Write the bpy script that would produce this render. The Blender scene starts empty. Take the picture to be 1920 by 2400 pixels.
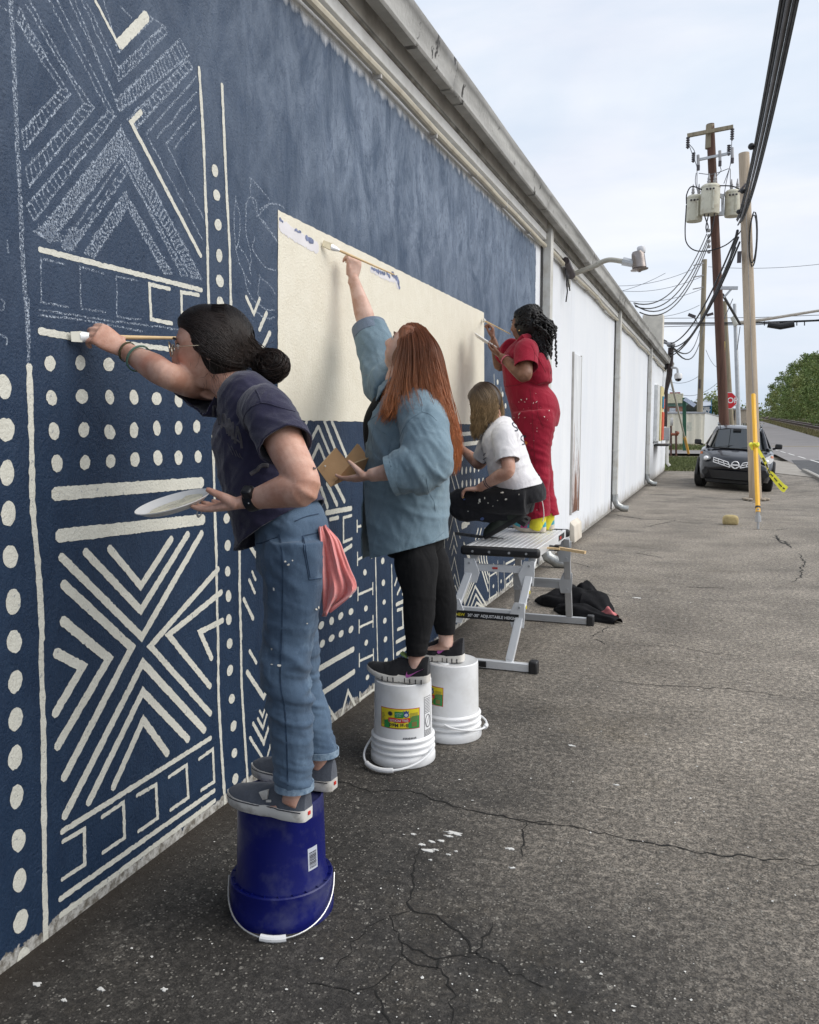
import bpy, bmesh, math, random
import numpy as np
from mathutils import Vector, Matrix
random.seed(7); RNG = np.random.default_rng(7)
SC = bpy.context.scene; COL = SC.collection
R = math.radians
# ---------------------------------------------------------------- camera, sky, sun, exposure
HCAM, DCAM, FPX = 1.5, 1.817, 2000.0           # eye height, distance from the wall, focal length in photo pixels
YAW, PITCH = math.atan(.3632), math.atan(197 / 2000)
cam_data = bpy.data.cameras.new('camera'); cam = bpy.data.objects.new('camera', cam_data); COL.objects.link(cam)
cam.location = (DCAM, 0, HCAM); cam.rotation_euler = (math.pi / 2 - PITCH, 0, YAW)
cam_data.sensor_fit = 'HORIZONTAL'; cam_data.sensor_width = 36; cam_data.lens = 36 * FPX / 1920
cam_data.clip_start = .05; cam_data.clip_end = 3000
SC.camera = cam
world = bpy.data.worlds.new('World'); SC.world = world; world.use_nodes = True
SUN_EL, SUN_AZ = R(42), R(80)                  # sun veiled by cloud, off to the right of the wall
def build_world():
    nt = world.node_tree; n = nt.nodes; n.clear(); L = nt.links.new
    out = n.new('ShaderNodeOutputWorld'); bg = n.new('ShaderNodeBackground'); bg.inputs[1].default_value = .1
    sky = n.new('ShaderNodeTexSky'); sky.sky_type = 'NISHITA'; sky.sun_disc = False
    sky.sun_elevation = SUN_EL; sky.sun_rotation = SUN_AZ; sky.air_density = 1.2; sky.dust_density = 3
    tc = n.new('ShaderNodeTexCoord'); mp = n.new('ShaderNodeMapping'); mp.inputs['Scale'].default_value = (1, 1, 3.4)
    no = n.new('ShaderNodeTexNoise'); no.inputs['Scale'].default_value = 2.1; no.inputs['Detail'].default_value = 7
    no.inputs['Roughness'].default_value = .52; no.inputs['Distortion'].default_value = .5
    L(tc.outputs['Generated'], mp.inputs[0]); L(mp.outputs[0], no.inputs['Vector'])
    r1 = n.new('ShaderNodeValToRGB'); r1.color_ramp.elements[0].position = .36; r1.color_ramp.elements[1].position = .60
    r1.color_ramp.elements[0].color = (.28, .28, .28, 1); r1.color_ramp.elements[1].color = (.97, .97, .97, 1)
    L(no.outputs[0], r1.inputs[0])
    no2 = n.new('ShaderNodeTexNoise'); no2.inputs['Scale'].default_value = 3.3; no2.inputs['Detail'].default_value = 5
    mp2 = n.new('ShaderNodeMapping'); mp2.inputs['Location'].default_value = (3, 1, 2); mp2.inputs['Scale'].default_value = (1, 1, 3.2)
    L(tc.outputs['Generated'], mp2.inputs[0]); L(mp2.outputs[0], no2.inputs['Vector'])
    r2 = n.new('ShaderNodeValToRGB'); r2.color_ramp.elements[0].position = .36; r2.color_ramp.elements[1].position = .66
    r2.color_ramp.elements[0].color = (4.25, 4.5, 5.1, 1); r2.color_ramp.elements[1].color = (5.05, 5.2, 5.55, 1)
    L(no2.outputs[0], r2.inputs[0])
    # thin bright cloud over a clear blue part (sky texture tinted up to daylight level)
    sc = n.new('ShaderNodeMixRGB'); sc.blend_type = 'MULTIPLY'; sc.inputs[0].default_value = 1; sc.inputs[2].default_value = (1.0, 1.05, 1.2, 1)
    add = n.new('ShaderNodeMixRGB'); add.blend_type = 'ADD'; add.inputs[0].default_value = 1; add.inputs[2].default_value = (2.75, 3.45, 4.25, 1)
    sk = n.new('ShaderNodeMixRGB'); sk.blend_type = 'MULTIPLY'; sk.inputs[0].default_value = 1; sk.inputs[2].default_value = (.12, .12, .12, 1)
    L(sky.outputs[0], sk.inputs[1]); L(sk.outputs[0], add.inputs[1])
    mix = n.new('ShaderNodeMixRGB'); L(r1.outputs[0], mix.inputs[0]); L(add.outputs[0], mix.inputs[1]); L(r2.outputs[0], mix.inputs[2])
    L(mix.outputs[0], sc.inputs[1]); sc.inputs[2].default_value = (1, 1, 1, 1)
    L(sc.outputs[0], bg.inputs[0]); L(bg.outputs[0], out.inputs[0])
build_world()
sun_data = bpy.data.lights.new('sun', 'SUN'); sun = bpy.data.objects.new('sun', sun_data); COL.objects.link(sun)
sun_data.energy = 1.5; sun_data.angle = R(58); sun_data.color = (1, .955, .89)
_sd = Vector((math.sin(SUN_AZ) * math.cos(SUN_EL), math.cos(SUN_AZ) * math.cos(SUN_EL), math.sin(SUN_EL)))
sun.rotation_euler = (-_sd).to_track_quat('-Z', 'Y').to_euler(); sun.location = (8, -3, 12)
vs = SC.view_settings; vs.view_transform = 'Standard'; vs.look = 'None'; vs.exposure = .93; vs.gamma = 1; vs.use_curve_mapping = False
SC.cycles.max_bounces = 6; SC.cycles.diffuse_bounces = 3; SC.cycles.glossy_bounces = 3; SC.cycles.transparent_max_bounces = 12

# ---------------------------------------------------------------- measuring: photo pixel -> place
_st, _ct, _sp, _cp = math.sin(YAW), math.cos(YAW), math.sin(PITCH), math.cos(PITCH)
def ray(px, py):
    r, u = px - 960, 1200 - py
    fh = FPX * _cp + u * _sp; up = u * _cp - FPX * _sp
    return Vector((r * _ct - fh * _st, fh * _ct + r * _st, up))
def onwall(px, py, x=0):
    a = ray(px, py); t = (x - DCAM) / a.x; return Vector((x, a.y * t, HCAM + a.z * t))
def onground(px, py, z=0):
    a = ray(px, py); t = (z - HCAM) / a.z; return Vector((DCAM + a.x * t, a.y * t, z))
def at(px, py, Y):
    a = ray(px, py); t = Y / a.y; return Vector((DCAM + a.x * t, Y, HCAM + a.z * t))
def V(*a): return Vector(a)

# ---------------------------------------------------------------- object helpers
def tag(o, label=None, cat=None, group=None, kind=None):
    for k, v in (('label', label), ('category', cat), ('group', group), ('kind', kind)):
        if v: o[k] = v
    return o
def link(name, me, mat=None, parent=None):
    o = bpy.data.objects.new(name, me); COL.objects.link(o)
    if mat is not None and not me.materials: me.materials.append(mat)
    if parent is not None:
        o.parent = parent; o.matrix_parent_inverse = WM(parent).inverted()
    return o
def WM(o):                                       # world matrix without a depsgraph update
    m = Matrix.LocRotScale(o.location, o.rotation_euler, o.scale)
    return m if o.parent is None else WM(o.parent) @ o.matrix_parent_inverse @ m
def thing(name, label, cat, loc=(0, 0, 0), group=None, kind=None):
    o = bpy.data.objects.new(name, None); COL.objects.link(o); o.location = loc; o.empty_display_size = .1
    return tag(o, label, cat, group, kind)
def copy_tree(o, parent=None):
    c = o.copy(); COL.objects.link(c)
    if parent is not None: c.parent = parent
    for ch in list(o.children): copy_tree(ch, c)
    return c
def frame(t, side=None):
    t = Vector(t).normalized()
    s = Vector(side) if side is not None else (Vector((0, 0, 1)) if abs(t.z) < .9 else Vector((1, 0, 0)))
    a = s - t * s.dot(t)
    if a.length < 1e-5: a = t.orthogonal()
    a.normalize(); return a, t.cross(a)
class MB:
    def __init__(s): s.v = []; s.f = []; s.uv = None
    def add(s, vs, fs):
        o = len(s.v); s.v += [tuple(p) for p in vs]; s.f += [tuple(i + o for i in f) for f in fs]; return s
    def box(s, c, d, rot=None):                  # centre, size
        hx, hy, hz = d[0] / 2, d[1] / 2, d[2] / 2
        p = [Vector((x, y, z)) for x in (-hx, hx) for y in (-hy, hy) for z in (-hz, hz)]
        if rot is not None: p = [rot @ q for q in p]
        c = Vector(c)
        return s.add([c + q for q in p], [(0, 1, 3, 2), (4, 6, 7, 5), (0, 4, 5, 1), (2, 3, 7, 6), (0, 2, 6, 4), (1, 5, 7, 3)])
    def bar(s, p, q, w, h, side=None):           # rectangular bar from p to q; w along side
        p, q = Vector(p), Vector(q); a, b = frame(q - p, side)
        r = [a * (w / 2) * i + b * (h / 2) * j for i, j in ((-1, -1), (1, -1), (1, 1), (-1, 1))]
        return s.add([p + x for x in r] + [q + x for x in r], [(3, 2, 1, 0), (4, 5, 6, 7)] + [(i, (i + 1) % 4, 4 + (i + 1) % 4, 4 + i) for i in range(4)])
    def tube(s, path, r, n=8, cap=True, side=None, sq=1.0):
        P = [Vector(p) for p in path]; N = len(P); rr = r if hasattr(r, '__len__') else [r] * N
        vs, fs = [], []; pa = None
        for i in range(N):
            t = (P[min(i + 1, N - 1)] - P[max(i - 1, 0)])
            if t.length < 1e-9: t = Vector((0, 0, 1))
            a, b = frame(t, side if side is not None else pa)
            pa = a
            for k in range(n):
                w = 2 * math.pi * k / n; vs.append(P[i] + (a * math.cos(w) + b * math.sin(w) * sq) * rr[i])
        for i in range(N - 1):
            for k in range(n): fs.append((i * n + k, i * n + (k + 1) % n, (i + 1) * n + (k + 1) % n, (i + 1) * n + k))
        if cap: fs += [tuple(range(n - 1, -1, -1)), tuple((N - 1) * n + k for k in range(n))]
        return s.add(vs, fs)
    def lathe(s, prof, c=(0, 0, 0), n=32, axis=(0, 0, 1), cap=(False, False)):
        ax = Vector(axis).normalized(); a, b = frame(ax, (1, 0, 0) if abs(ax.x) < .9 else (0, 1, 0)); c = Vector(c)
        vs = [c + ax * z + (a * math.cos(2 * math.pi * k / n) + b * math.sin(2 * math.pi * k / n)) * r for r, z in prof for k in range(n)]
        fs = [(i * n + k, i * n + (k + 1) % n, (i + 1) * n + (k + 1) % n, (i + 1) * n + k) for i in range(len(prof) - 1) for k in range(n)]
        if cap[0]: fs.append(tuple(range(n - 1, -1, -1)))
        if cap[1]: fs.append(tuple((len(prof) - 1) * n + k for k in range(n)))
        return s.add(vs, fs)
    def prism(s, poly, d):                       # polygon (3d points) extruded by vector d
        P = [Vector(p) for p in poly]; d = Vector(d); n = len(P)
        return s.add(P + [p + d for p in P], [tuple(range(n - 1, -1, -1)), tuple(range(n, 2 * n))] + [(i, (i + 1) % n, n + (i + 1) % n, n + i) for i in range(n)])
    def poly(s, pts): return s.add(pts, [tuple(range(len(pts)))])
    def ball(s, c, r, n=12, m=8, rot=None):
        r = r if hasattr(r, '__len__') else (r, r, r); c = Vector(c); vs, fs = [], []
        for i in range(m + 1):
            ph = math.pi * i / m
            for k in range(n):
                w = 2 * math.pi * k / n
                q = Vector((r[0] * math.sin(ph) * math.cos(w), r[1] * math.sin(ph) * math.sin(w), r[2] * math.cos(ph)))
                vs.append(c + (rot @ q if rot is not None else q))
        fs = [(i * n + k, (i + 1) * n + k, (i + 1) * n + (k + 1) % n, i * n + (k + 1) % n) for i in range(m) for k in range(n)]
        return s.add(vs, fs)
    def grid(s, fn, nu, nv):
        vs = [fn(i / nu, j / nv) for j in range(nv + 1) for i in range(nu + 1)]
        return s.add(vs, [(j * (nu + 1) + i, j * (nu + 1) + i + 1, (j + 1) * (nu + 1) + i + 1, (j + 1) * (nu + 1) + i) for j in range(nv) for i in range(nu)])
    def mesh(s, name, smooth=35):
        me = bpy.data.meshes.new(name); me.from_pydata(s.v, [], s.f); me.validate(clean_customdata=False)
        if smooth:
            me.shade_smooth(); me.set_sharp_from_angle(angle=R(smooth))
        return me
    def build(s, name, mat, parent=None, smooth=35, bevel=0, fix=True):
        me = s.mesh(name, smooth)
        if fix:
            bm = bmesh.new(); bm.from_mesh(me); bmesh.ops.recalc_face_normals(bm, faces=bm.faces); bm.to_mesh(me); bm.free()
        o = link(name, me, mat, parent)
        if bevel:
            m = o.modifiers.new('bevel', 'BEVEL'); m.width = bevel; m.segments = 2; m.limit_method = 'ANGLE'; m.angle_limit = R(40)
        return o
def spline(pts, k=6):                            # Catmull-Rom through rows of numbers
    P = np.array(pts, float); n = len(P)
    if n < 3: return P if n < 2 else np.array([P[0] + (P[1] - P[0]) * t for t in np.linspace(0, 1, k + 1)])
    Q = np.vstack([2 * P[0] - P[1], P, 2 * P[-1] - P[-2]]); out = []
    for i in range(1, n):
        a, b, c, d = Q[i - 1], Q[i], Q[i + 1], Q[i + 2]
        for t in np.linspace(0, 1, k, endpoint=False):
            out.append(.5 * (2 * b + (c - a) * t + (2 * a - 5 * b + 4 * c - d) * t * t + (3 * b - a - 3 * c + d) * t ** 3))
    out.append(P[-1]); return np.array(out)
def sag(p, q, s, n=14):
    p, q = Vector(p), Vector(q); return [p.lerp(q, i / n) - Vector((0, 0, s * 4 * (i / n) * (1 - i / n))) for i in range(n + 1)]
_H = RNG.random((64, 64, 64))
def vnoise(p):                                   # smooth value noise, p (n,3), 0..1
    p = np.asarray(p, float); i = np.floor(p).astype(int); f = p - i; f = f * f * (3 - 2 * f); out = 0
    for dx in (0, 1):
        for dy in (0, 1):
            for dz in (0, 1):
                w = (f[:, 0] if dx else 1 - f[:, 0]) * (f[:, 1] if dy else 1 - f[:, 1]) * (f[:, 2] if dz else 1 - f[:, 2])
                out = out + w * _H[(i[:, 0] + dx) & 63, (i[:, 1] + dy) & 63, (i[:, 2] + dz) & 63]
    return out
def text_mesh(body, size, font_extrude=0, align='CENTER', bold=0.0, spacing=1.0):
    cu = bpy.data.curves.new('lettering', 'FONT'); cu.body = body; cu.size = size; cu.extrude = font_extrude; cu.align_x = align; cu.align_y = 'CENTER'
    cu.offset = bold; cu.space_character = spacing
    o = bpy.data.objects.new('lettering', cu); COL.objects.link(o)
    dg = bpy.context.evaluated_depsgraph_get(); me = bpy.data.meshes.new_from_object(o.evaluated_get(dg))
    vs = [tuple(v.co) for v in me.vertices]; fs = [tuple(p.vertices) for p in me.polygons]
    bpy.data.objects.remove(o); bpy.data.curves.remove(cu); bpy.data.meshes.remove(me)
    return vs, fs
def put_text(mb, body, size, org, ux, uy, n=None, bold=0.0, align='CENTER', fn=None, spacing=1.0):
    vs, fs = text_mesh(body, size, 0, align, bold, spacing); org, ux, uy = Vector(org or (0, 0, 0)), Vector(ux), Vector(uy)
    mb.add([fn(v[0], v[1]) if fn else org + ux * v[0] + uy * v[1] for v in vs], fs)

# ---------------------------------------------------------------- material helper
class NT:
    def __init__(s, name):
        s.m = bpy.data.materials.new(name); s.m.use_nodes = True; s.t = s.m.node_tree; s.n = s.t.nodes
        s.b = s.n['Principled BSDF']; s.tc = s.n.new('ShaderNodeTexCoord').outputs['Object']
    def l(s, a, b): s.t.links.new(a, b); return s
    def node(s, typ, ins=None, **props):
        o = s.n.new(typ)
        for k, v in props.items(): setattr(o, k, v)
        for k, v in (ins or {}).items():
            if isinstance(v, bpy.types.NodeSocket): s.l(v, o.inputs[k])
            else: o.inputs[k].default_value = v
        return o
    def map(s, scale, loc=(0, 0, 0), rot=(0, 0, 0), src=None):
        return s.node('ShaderNodeMapping', {0: src or s.tc, 'Scale': scale if hasattr(scale, '__len__') else (scale,) * 3, 'Location': loc, 'Rotation': rot}).outputs[0]
    def noise(s, scale, detail=4, rough=.5, vec=None, dist=0):
        return s.node('ShaderNodeTexNoise', {'Vector': vec or s.tc, 'Scale': scale, 'Detail': detail, 'Roughness': rough, 'Distortion': dist}).outputs[0]
    def voro(s, scale, vec=None, feature='F1', rnd=1.0, out='Distance'):
        return s.node('ShaderNodeTexVoronoi', {'Vector': vec or s.tc, 'Scale': scale, 'Randomness': rnd}, feature=feature).outputs[out]
    def ramp(s, src, *stops):
        r = s.node('ShaderNodeValToRGB', {0: src}); e = r.color_ramp.elements
        while len(e) < len(stops): e.new(.5)
        for k, (p, c) in zip(e, stops): k.position = p; k.color = (c, c, c, 1) if not hasattr(c, '__len__') else (*c, 1)
        return r.outputs[0]
    def mix(s, fac, a, b, blend='MIX'):
        o = s.node('ShaderNodeMixRGB', blend_type=blend)
        for k, v in ((0, fac), (1, a), (2, b)):
            if isinstance(v, bpy.types.NodeSocket): s.l(v, o.inputs[k])
            else: o.inputs[k].default_value = v if k == 0 else (*v, 1)
        return o.outputs[0]
    def math(s, op, a, b=0.0, clamp=False):
        o = s.node('ShaderNodeMath', {0: a, 1: b}, operation=op, use_clamp=clamp); return o.outputs[0]
    def sep(s, v=None): return s.node('ShaderNodeSeparateXYZ', {0: v or s.tc}).outputs
    def bump(s, h, dist=.01, strength=1.0, prev=None):
        i = {'Height': h, 'Distance': dist, 'Strength': strength}
        if prev is not None: i['Normal'] = prev
        return s.node('ShaderNodeBump', i).outputs[0]
    def fin(s, color=None, rough=None, normal=None, metal=None, **kw):
        for k, v in (('Base Color', color), ('Roughness', rough), ('Normal', normal), ('Metallic', metal), *kw.items()):
            if v is None: continue
            if isinstance(v, bpy.types.NodeSocket): s.l(v, s.b.inputs[k])
            else: s.b.inputs[k].default_value = (*v, 1) if hasattr(v, '__len__') and len(v) == 3 and 'Radius' not in k else v
        return s.m
def c8(r, g, b):                                 # sRGB bytes -> linear
    f = lambda x: x / 12.92 if x <= .04045 else ((x + .055) / 1.055) ** 2.4
    return tuple(f(x / 255) for x in (r, g, b))
def mat(name, col, rough=.6, metal=0, var=.15, scale=6, bump=0, bscale=60, spec=.5, dirt=None, dirt_amt=.4, dscale=3, **kw):
    t = NT(name); a = tuple(x * (1 - var) for x in col); b = tuple(min(1, x * (1 + var)) for x in col)
    c = t.mix(t.ramp(t.noise(scale, 5), (.3, 0), (.7, 1)), a, b)
    if dirt is not None: c = t.mix(t.ramp(t.noise(dscale, 7, .62), (.5, 0), (.72, dirt_amt)), c, dirt)
    r = t.ramp(t.noise(scale * 1.7, 3), (.3, max(.03, rough - .08)), (.7, min(1, rough + .08)))
    n = t.bump(t.noise(bscale, 4, .6), bump) if bump else None
    return t.fin(c, r, n, metal, **{'Specular IOR Level': spec, **kw})
# ================================================================ ground, road, grass, tracks, wooded bank
def zg(y): return .02 * max(0, y - 70) if y < 400 else 6.6
def asphalt_mat():
    t = NT('worn_asphalt'); x, y, z = t.sep()[0:3]
    stone = t.voro(82, out='Color'); sd = t.voro(82)
    sh = t.node('ShaderNodeSeparateColor', {0: stone}).outputs[0]
    v2 = t.voro(190, out='Color'); sh2 = t.node('ShaderNodeSeparateColor', {0: v2}).outputs[1]
    reach = t.node('ShaderNodeMapRange', {0: t.math('ADD', y, t.math('MULTIPLY', x, 1.9)), 1: 3.4, 2: 8.6, 3: -.28, 4: .42}).outputs[0]
    w = t.ramp(t.math('ADD', t.math('MULTIPLY', t.noise(.75, 6, .62), 1.0), reach), (.28, 0), (.5, .4), (.8, 1))
    tar = t.mix(t.ramp(t.noise(3, 6, .6), (.35, 0), (.65, 1)), (.034, .031, .0275), (.058, .053, .047))
    pale = t.mix(t.ramp(t.noise(1.1, 6, .6), (.35, 0), (.65, 1)), (.19, .165, .134), (.34, .298, .245))
    base = t.mix(w, tar, pale)
    dark = t.ramp(t.noise(.7, 6, .6, t.map((1, 1.2, 1), (0, 7, 0))), (.55, 0), (.68, .6)); base = t.mix(dark, base, (.062, .055, .046))
    moss = t.ramp(t.noise(.9, 7, .66, t.map(1, (9, 4, 0))), (.57, 0), (.7, .4)); base = t.mix(moss, base, (.085, .066, .038))
    # coarse grain: worn stones standing pale in a dark binder
    gr = t.ramp(t.noise(34, 8, .78), (.36, .28), (.5, .95), (.64, 2.1)); gg = t.node('ShaderNodeCombineColor', {0: gr, 1: gr, 2: gr}).outputs[0]; base = t.mix(.85, base, gg, 'MULTIPLY')
    k = t.math('MULTIPLY', t.ramp(sh, (.42, 0), (.75, 1)), t.ramp(sd, (.22, 1), (.40, 0)))
    base = t.mix(t.math('MULTIPLY', k, t.math('ADD', t.math('MULTIPLY', sh2, .7), .2)), base, (.30, .28, .245))
    base = t.mix(t.ramp(sh, (.98, 0), (.99, .5)), base, (.34, .32, .28))
    base = t.mix(t.math('MULTIPLY', t.ramp(sh2, (.35, 1), (.5, 0)), .6), base, (.016, .0145, .013))
    # damp soil and grit gathered along the foot of the wall
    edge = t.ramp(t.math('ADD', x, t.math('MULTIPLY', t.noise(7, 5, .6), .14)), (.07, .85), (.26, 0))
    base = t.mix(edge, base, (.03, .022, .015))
    h = t.math('ADD', t.math('MULTIPLY', k, .5), t.math('MULTIPLY', t.noise(220, 3, .7), .6))
    n = t.bump(h, .006, .9); n = t.bump(t.noise(3, 4), .03, .6, n)
    return t.fin(base, t.ramp(sh, (0, .62), (1, .9)), n, **{'Specular IOR Level': .38})
ASPHALT = asphalt_mat()
def sheet(name, mat_, poly, z, kind='structure', lab=None):
    m = MB(); m.poly([(p[0], p[1], z if len(p) < 3 else p[2]) for p in poly]); o = m.build(name, mat_, smooth=0, fix=False)
    if o.data.polygons[0].normal.z < 0: o.data.flip_normals()
    return tag(o, lab, None, None, kind)
EARTH = mat('dry_earth', (.2, .17, .12), .95, var=.3, scale=.6, bump=.03, bscale=5)
g = MB()
def _terr(u, v):
    x = -60 + 400 * u; y = -30 + 900 * v ** 1.6; return (x, y, zg(y) - (.012 if y > 50 or x > 7 else .25))
g.grid(_terr, 24, 60); tag(g.build('ground', EARTH, fix=False), kind='structure')
def lotz(x, y):                                 # the lot falls away to the street beside the parked car
    a = min(1, max(0, (x - 1.3) / 1.6)); b = min(1, max(0, (y - 19.5) / 2)) * min(1, max(0, (28.5 - y) / 3)); c = min(1, max(0, (4.6 - x) / 1.2)); return -.1 * a * b * c
lot = MB()
def _lot(u, v):
    y = -4 + 46 * v; return (-.25 + u * (4.75 + .25 + (max(0, 27 - y) * .35)), y, lotz(-.25 + u * (4.75 + .25 + (max(0, 27 - y) * .35)), y))
lot.grid(_lot, 40, 150); tag(lot.build('asphalt_lot', ASPHALT, fix=False), kind='structure')
ROADM = mat('grey_road', (.215, .2, .195), .88, var=.12, scale=.8, bump=.004, bscale=120, dirt=(.12, .11, .105), dirt_amt=.5, dscale=.4)
rd = MB(); rd.grid(lambda u, v: (4.75 + u * (7.2 - .0 + 2.4 * min(1, v * 2)), 18 + 330 * v, zg(18 + 330 * v) + .006), 2, 60)
tag(rd.build('road', ROADM, fix=False), kind='structure')
DARKA = mat('dark_asphalt_patch', (.062, .062, .064), .85, var=.2, scale=2, bump=.004, bscale=150)
sheet('asphalt_patch', DARKA, [(4.52, 24), (12.2, 24), (12.2, 42.5), (6.2, 43.6), (4.95, 43.4), (4.55, 34)], .016)
SIDEM = mat('side_street_grey', (.2, .19, .185), .9, var=.12, scale=1)
sheet('side_street', SIDEM, [(-40, 52.5), (4.9, 52.5), (4.9, 60.5), (-40, 61)], .01)
PALE = mat('pale_apron_concrete', (.30, .275, .24), .92, var=.14, scale=1.2, bump=.006, bscale=60, dirt=(.14, .12, .1), dirt_amt=.5)
sheet('apron', PALE, [(2.2, 34), (4.6, 28.2), (4.62, 33), (4.8, 37), (4.2, 44), (1.2, 47), (1.0, 38)], .0145)
WHITEP = mat('road_paint', (.72, .71, .68), .8, var=.08, scale=5, dirt=(.3, .29, .28), dirt_amt=.6, dscale=8)
lines = MB()
for a, b, w in (((4.66, 33.6), (4.66, 24.5), .11),): lines.add([(a[0], a[1], .022), (a[0] + w, a[1], .022), (b[0] + w, b[1], .022), (b[0], b[1], .022)], [(0, 1, 2, 3)])
tag(lines.build('edge_line', WHITEP, fix=False), kind='structure')
for k in range(9):
    y0 = 30 + k * 5.2; m = MB(); xa = 5.85 - (y0 - 38) * .022
    m.add([(xa, y0, .022), (xa + .1, y0, .022), (xa + .04, y0 + 3.4, .022), (xa - .06, y0 + 3.4, .022)], [(0, 1, 2, 3)])
    tag(m.build('lane_marking', WHITEP, fix=False), kind='structure')
# kerb between road and lot
KERB = mat('kerb_concrete', (.3, .28, .25), .9, var=.15, scale=3, dirt=(.1, .09, .08), dirt_amt=.6)
k = MB(); k.bar((4.56, 19, .03), (4.56, 32.5, .03), .12, .13, (1, 0, 0)); tag(k.build('kerb', KERB, bevel=.015), kind='structure')
# grass strips
GRASSM = mat('spring_grass', (.10, .12, .04), .85, var=.45, scale=5)
DRYG = mat('dry_grass', (.17, .15, .065), .9, var=.3, scale=4)
def blades(name, polyfn, n, h, m, w=.012):
    b = MB(); v, f = [], []
    for i in range(n):
        x, y = polyfn(); z = zg(y); a = random.random() * 6.283; hh = h * random.uniform(.4, 1.2); ww = w * random.uniform(.6, 1.6); l = hh * random.uniform(.1, .7); a2 = random.random() * 6.283
        c, s = math.cos(a) * ww, math.sin(a) * ww; o = len(v)
        v += [(x - c, y - s, z), (x + c, y + s, z), (x + math.cos(a2) * l, y + math.sin(a2) * l, z + hh)]; f.append((o, o + 1, o + 2))
    b.v, b.f = v, f; return tag(b.build(name, m, smooth=0, fix=False), kind='stuff')
sheet('verge', mat('verge_soil', (.12, .115, .055), .95, var=.3, scale=3), [(-6, 30.9), (.05, 30.9), (1.0, 31.4), (.9, 45), (-6, 46)], .02)
blades('verge_grass', lambda: (random.uniform(-1.2, .98), random.uniform(31.1, 45.5)), 9000, .11, GRASSM, .016)
blades('roadside_grass', lambda: (random.uniform(-9, 4.2), random.uniform(61.5, 74)), 5000, .2, GRASSM, .04)
sheet('roadside_verge', DRYG, [(-12, 61.2), (4.4, 61.2), (4.4, 76), (-12, 76)], .01)
# railway bank
BANK = mat('railway_bank_gravel', (.27, .225, .165), .95, var=.25, scale=1.4, bump=.05, bscale=6)
bk = MB(); bk.grid(lambda u, v: (12.2 + u * 9, 60 + 290 * v, zg(60 + 290 * v) + .1 + .35 * math.sin(min(1, u * 2) * 1.57)), 6, 40)
tag(bk.build('railway_bank', BANK, fix=False), kind='structure')
blades('bank_grass', lambda: (random.uniform(11.2, 13.2), random.uniform(80, 240)), 9000, .35, DRYG, .08)
blades('track_weeds', lambda: (random.uniform(16.4, 18.5), random.uniform(90, 300)), 9000, .7, GRASSM, .12)
RAILM = mat('rusty_rail', (.085, .055, .04), .6, .6, var=.3, scale=3)
tr = thing('railway_track', 'rusty pair of railway rails on a gravel bank beside the far road', 'railway track', (14.2, 120, zg(120)))
for xo in (13.5, 14.95):
    m = MB(); m.tube([(xo, y, zg(y) + .6) for y in range(70, 340, 10)], .09, 4); m.build('rail', RAILM, tr)
SLEEP = mat('railway_sleeper', (.1, .08, .065), .95)
sm = MB(); sm.box((0, 0, 0), (2.5, .24, .16)); sme = sm.mesh('sleeper', 0); sme.materials.append(SLEEP)
for i in range(150):
    y = 90 + i * 1.2; o = bpy.data.objects.new('sleeper', sme); COL.objects.link(o); o.parent = tr; o.location = (14.2 - tr.location.x, y - tr.location.y, zg(y) + .48 - tr.location.z)
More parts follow.
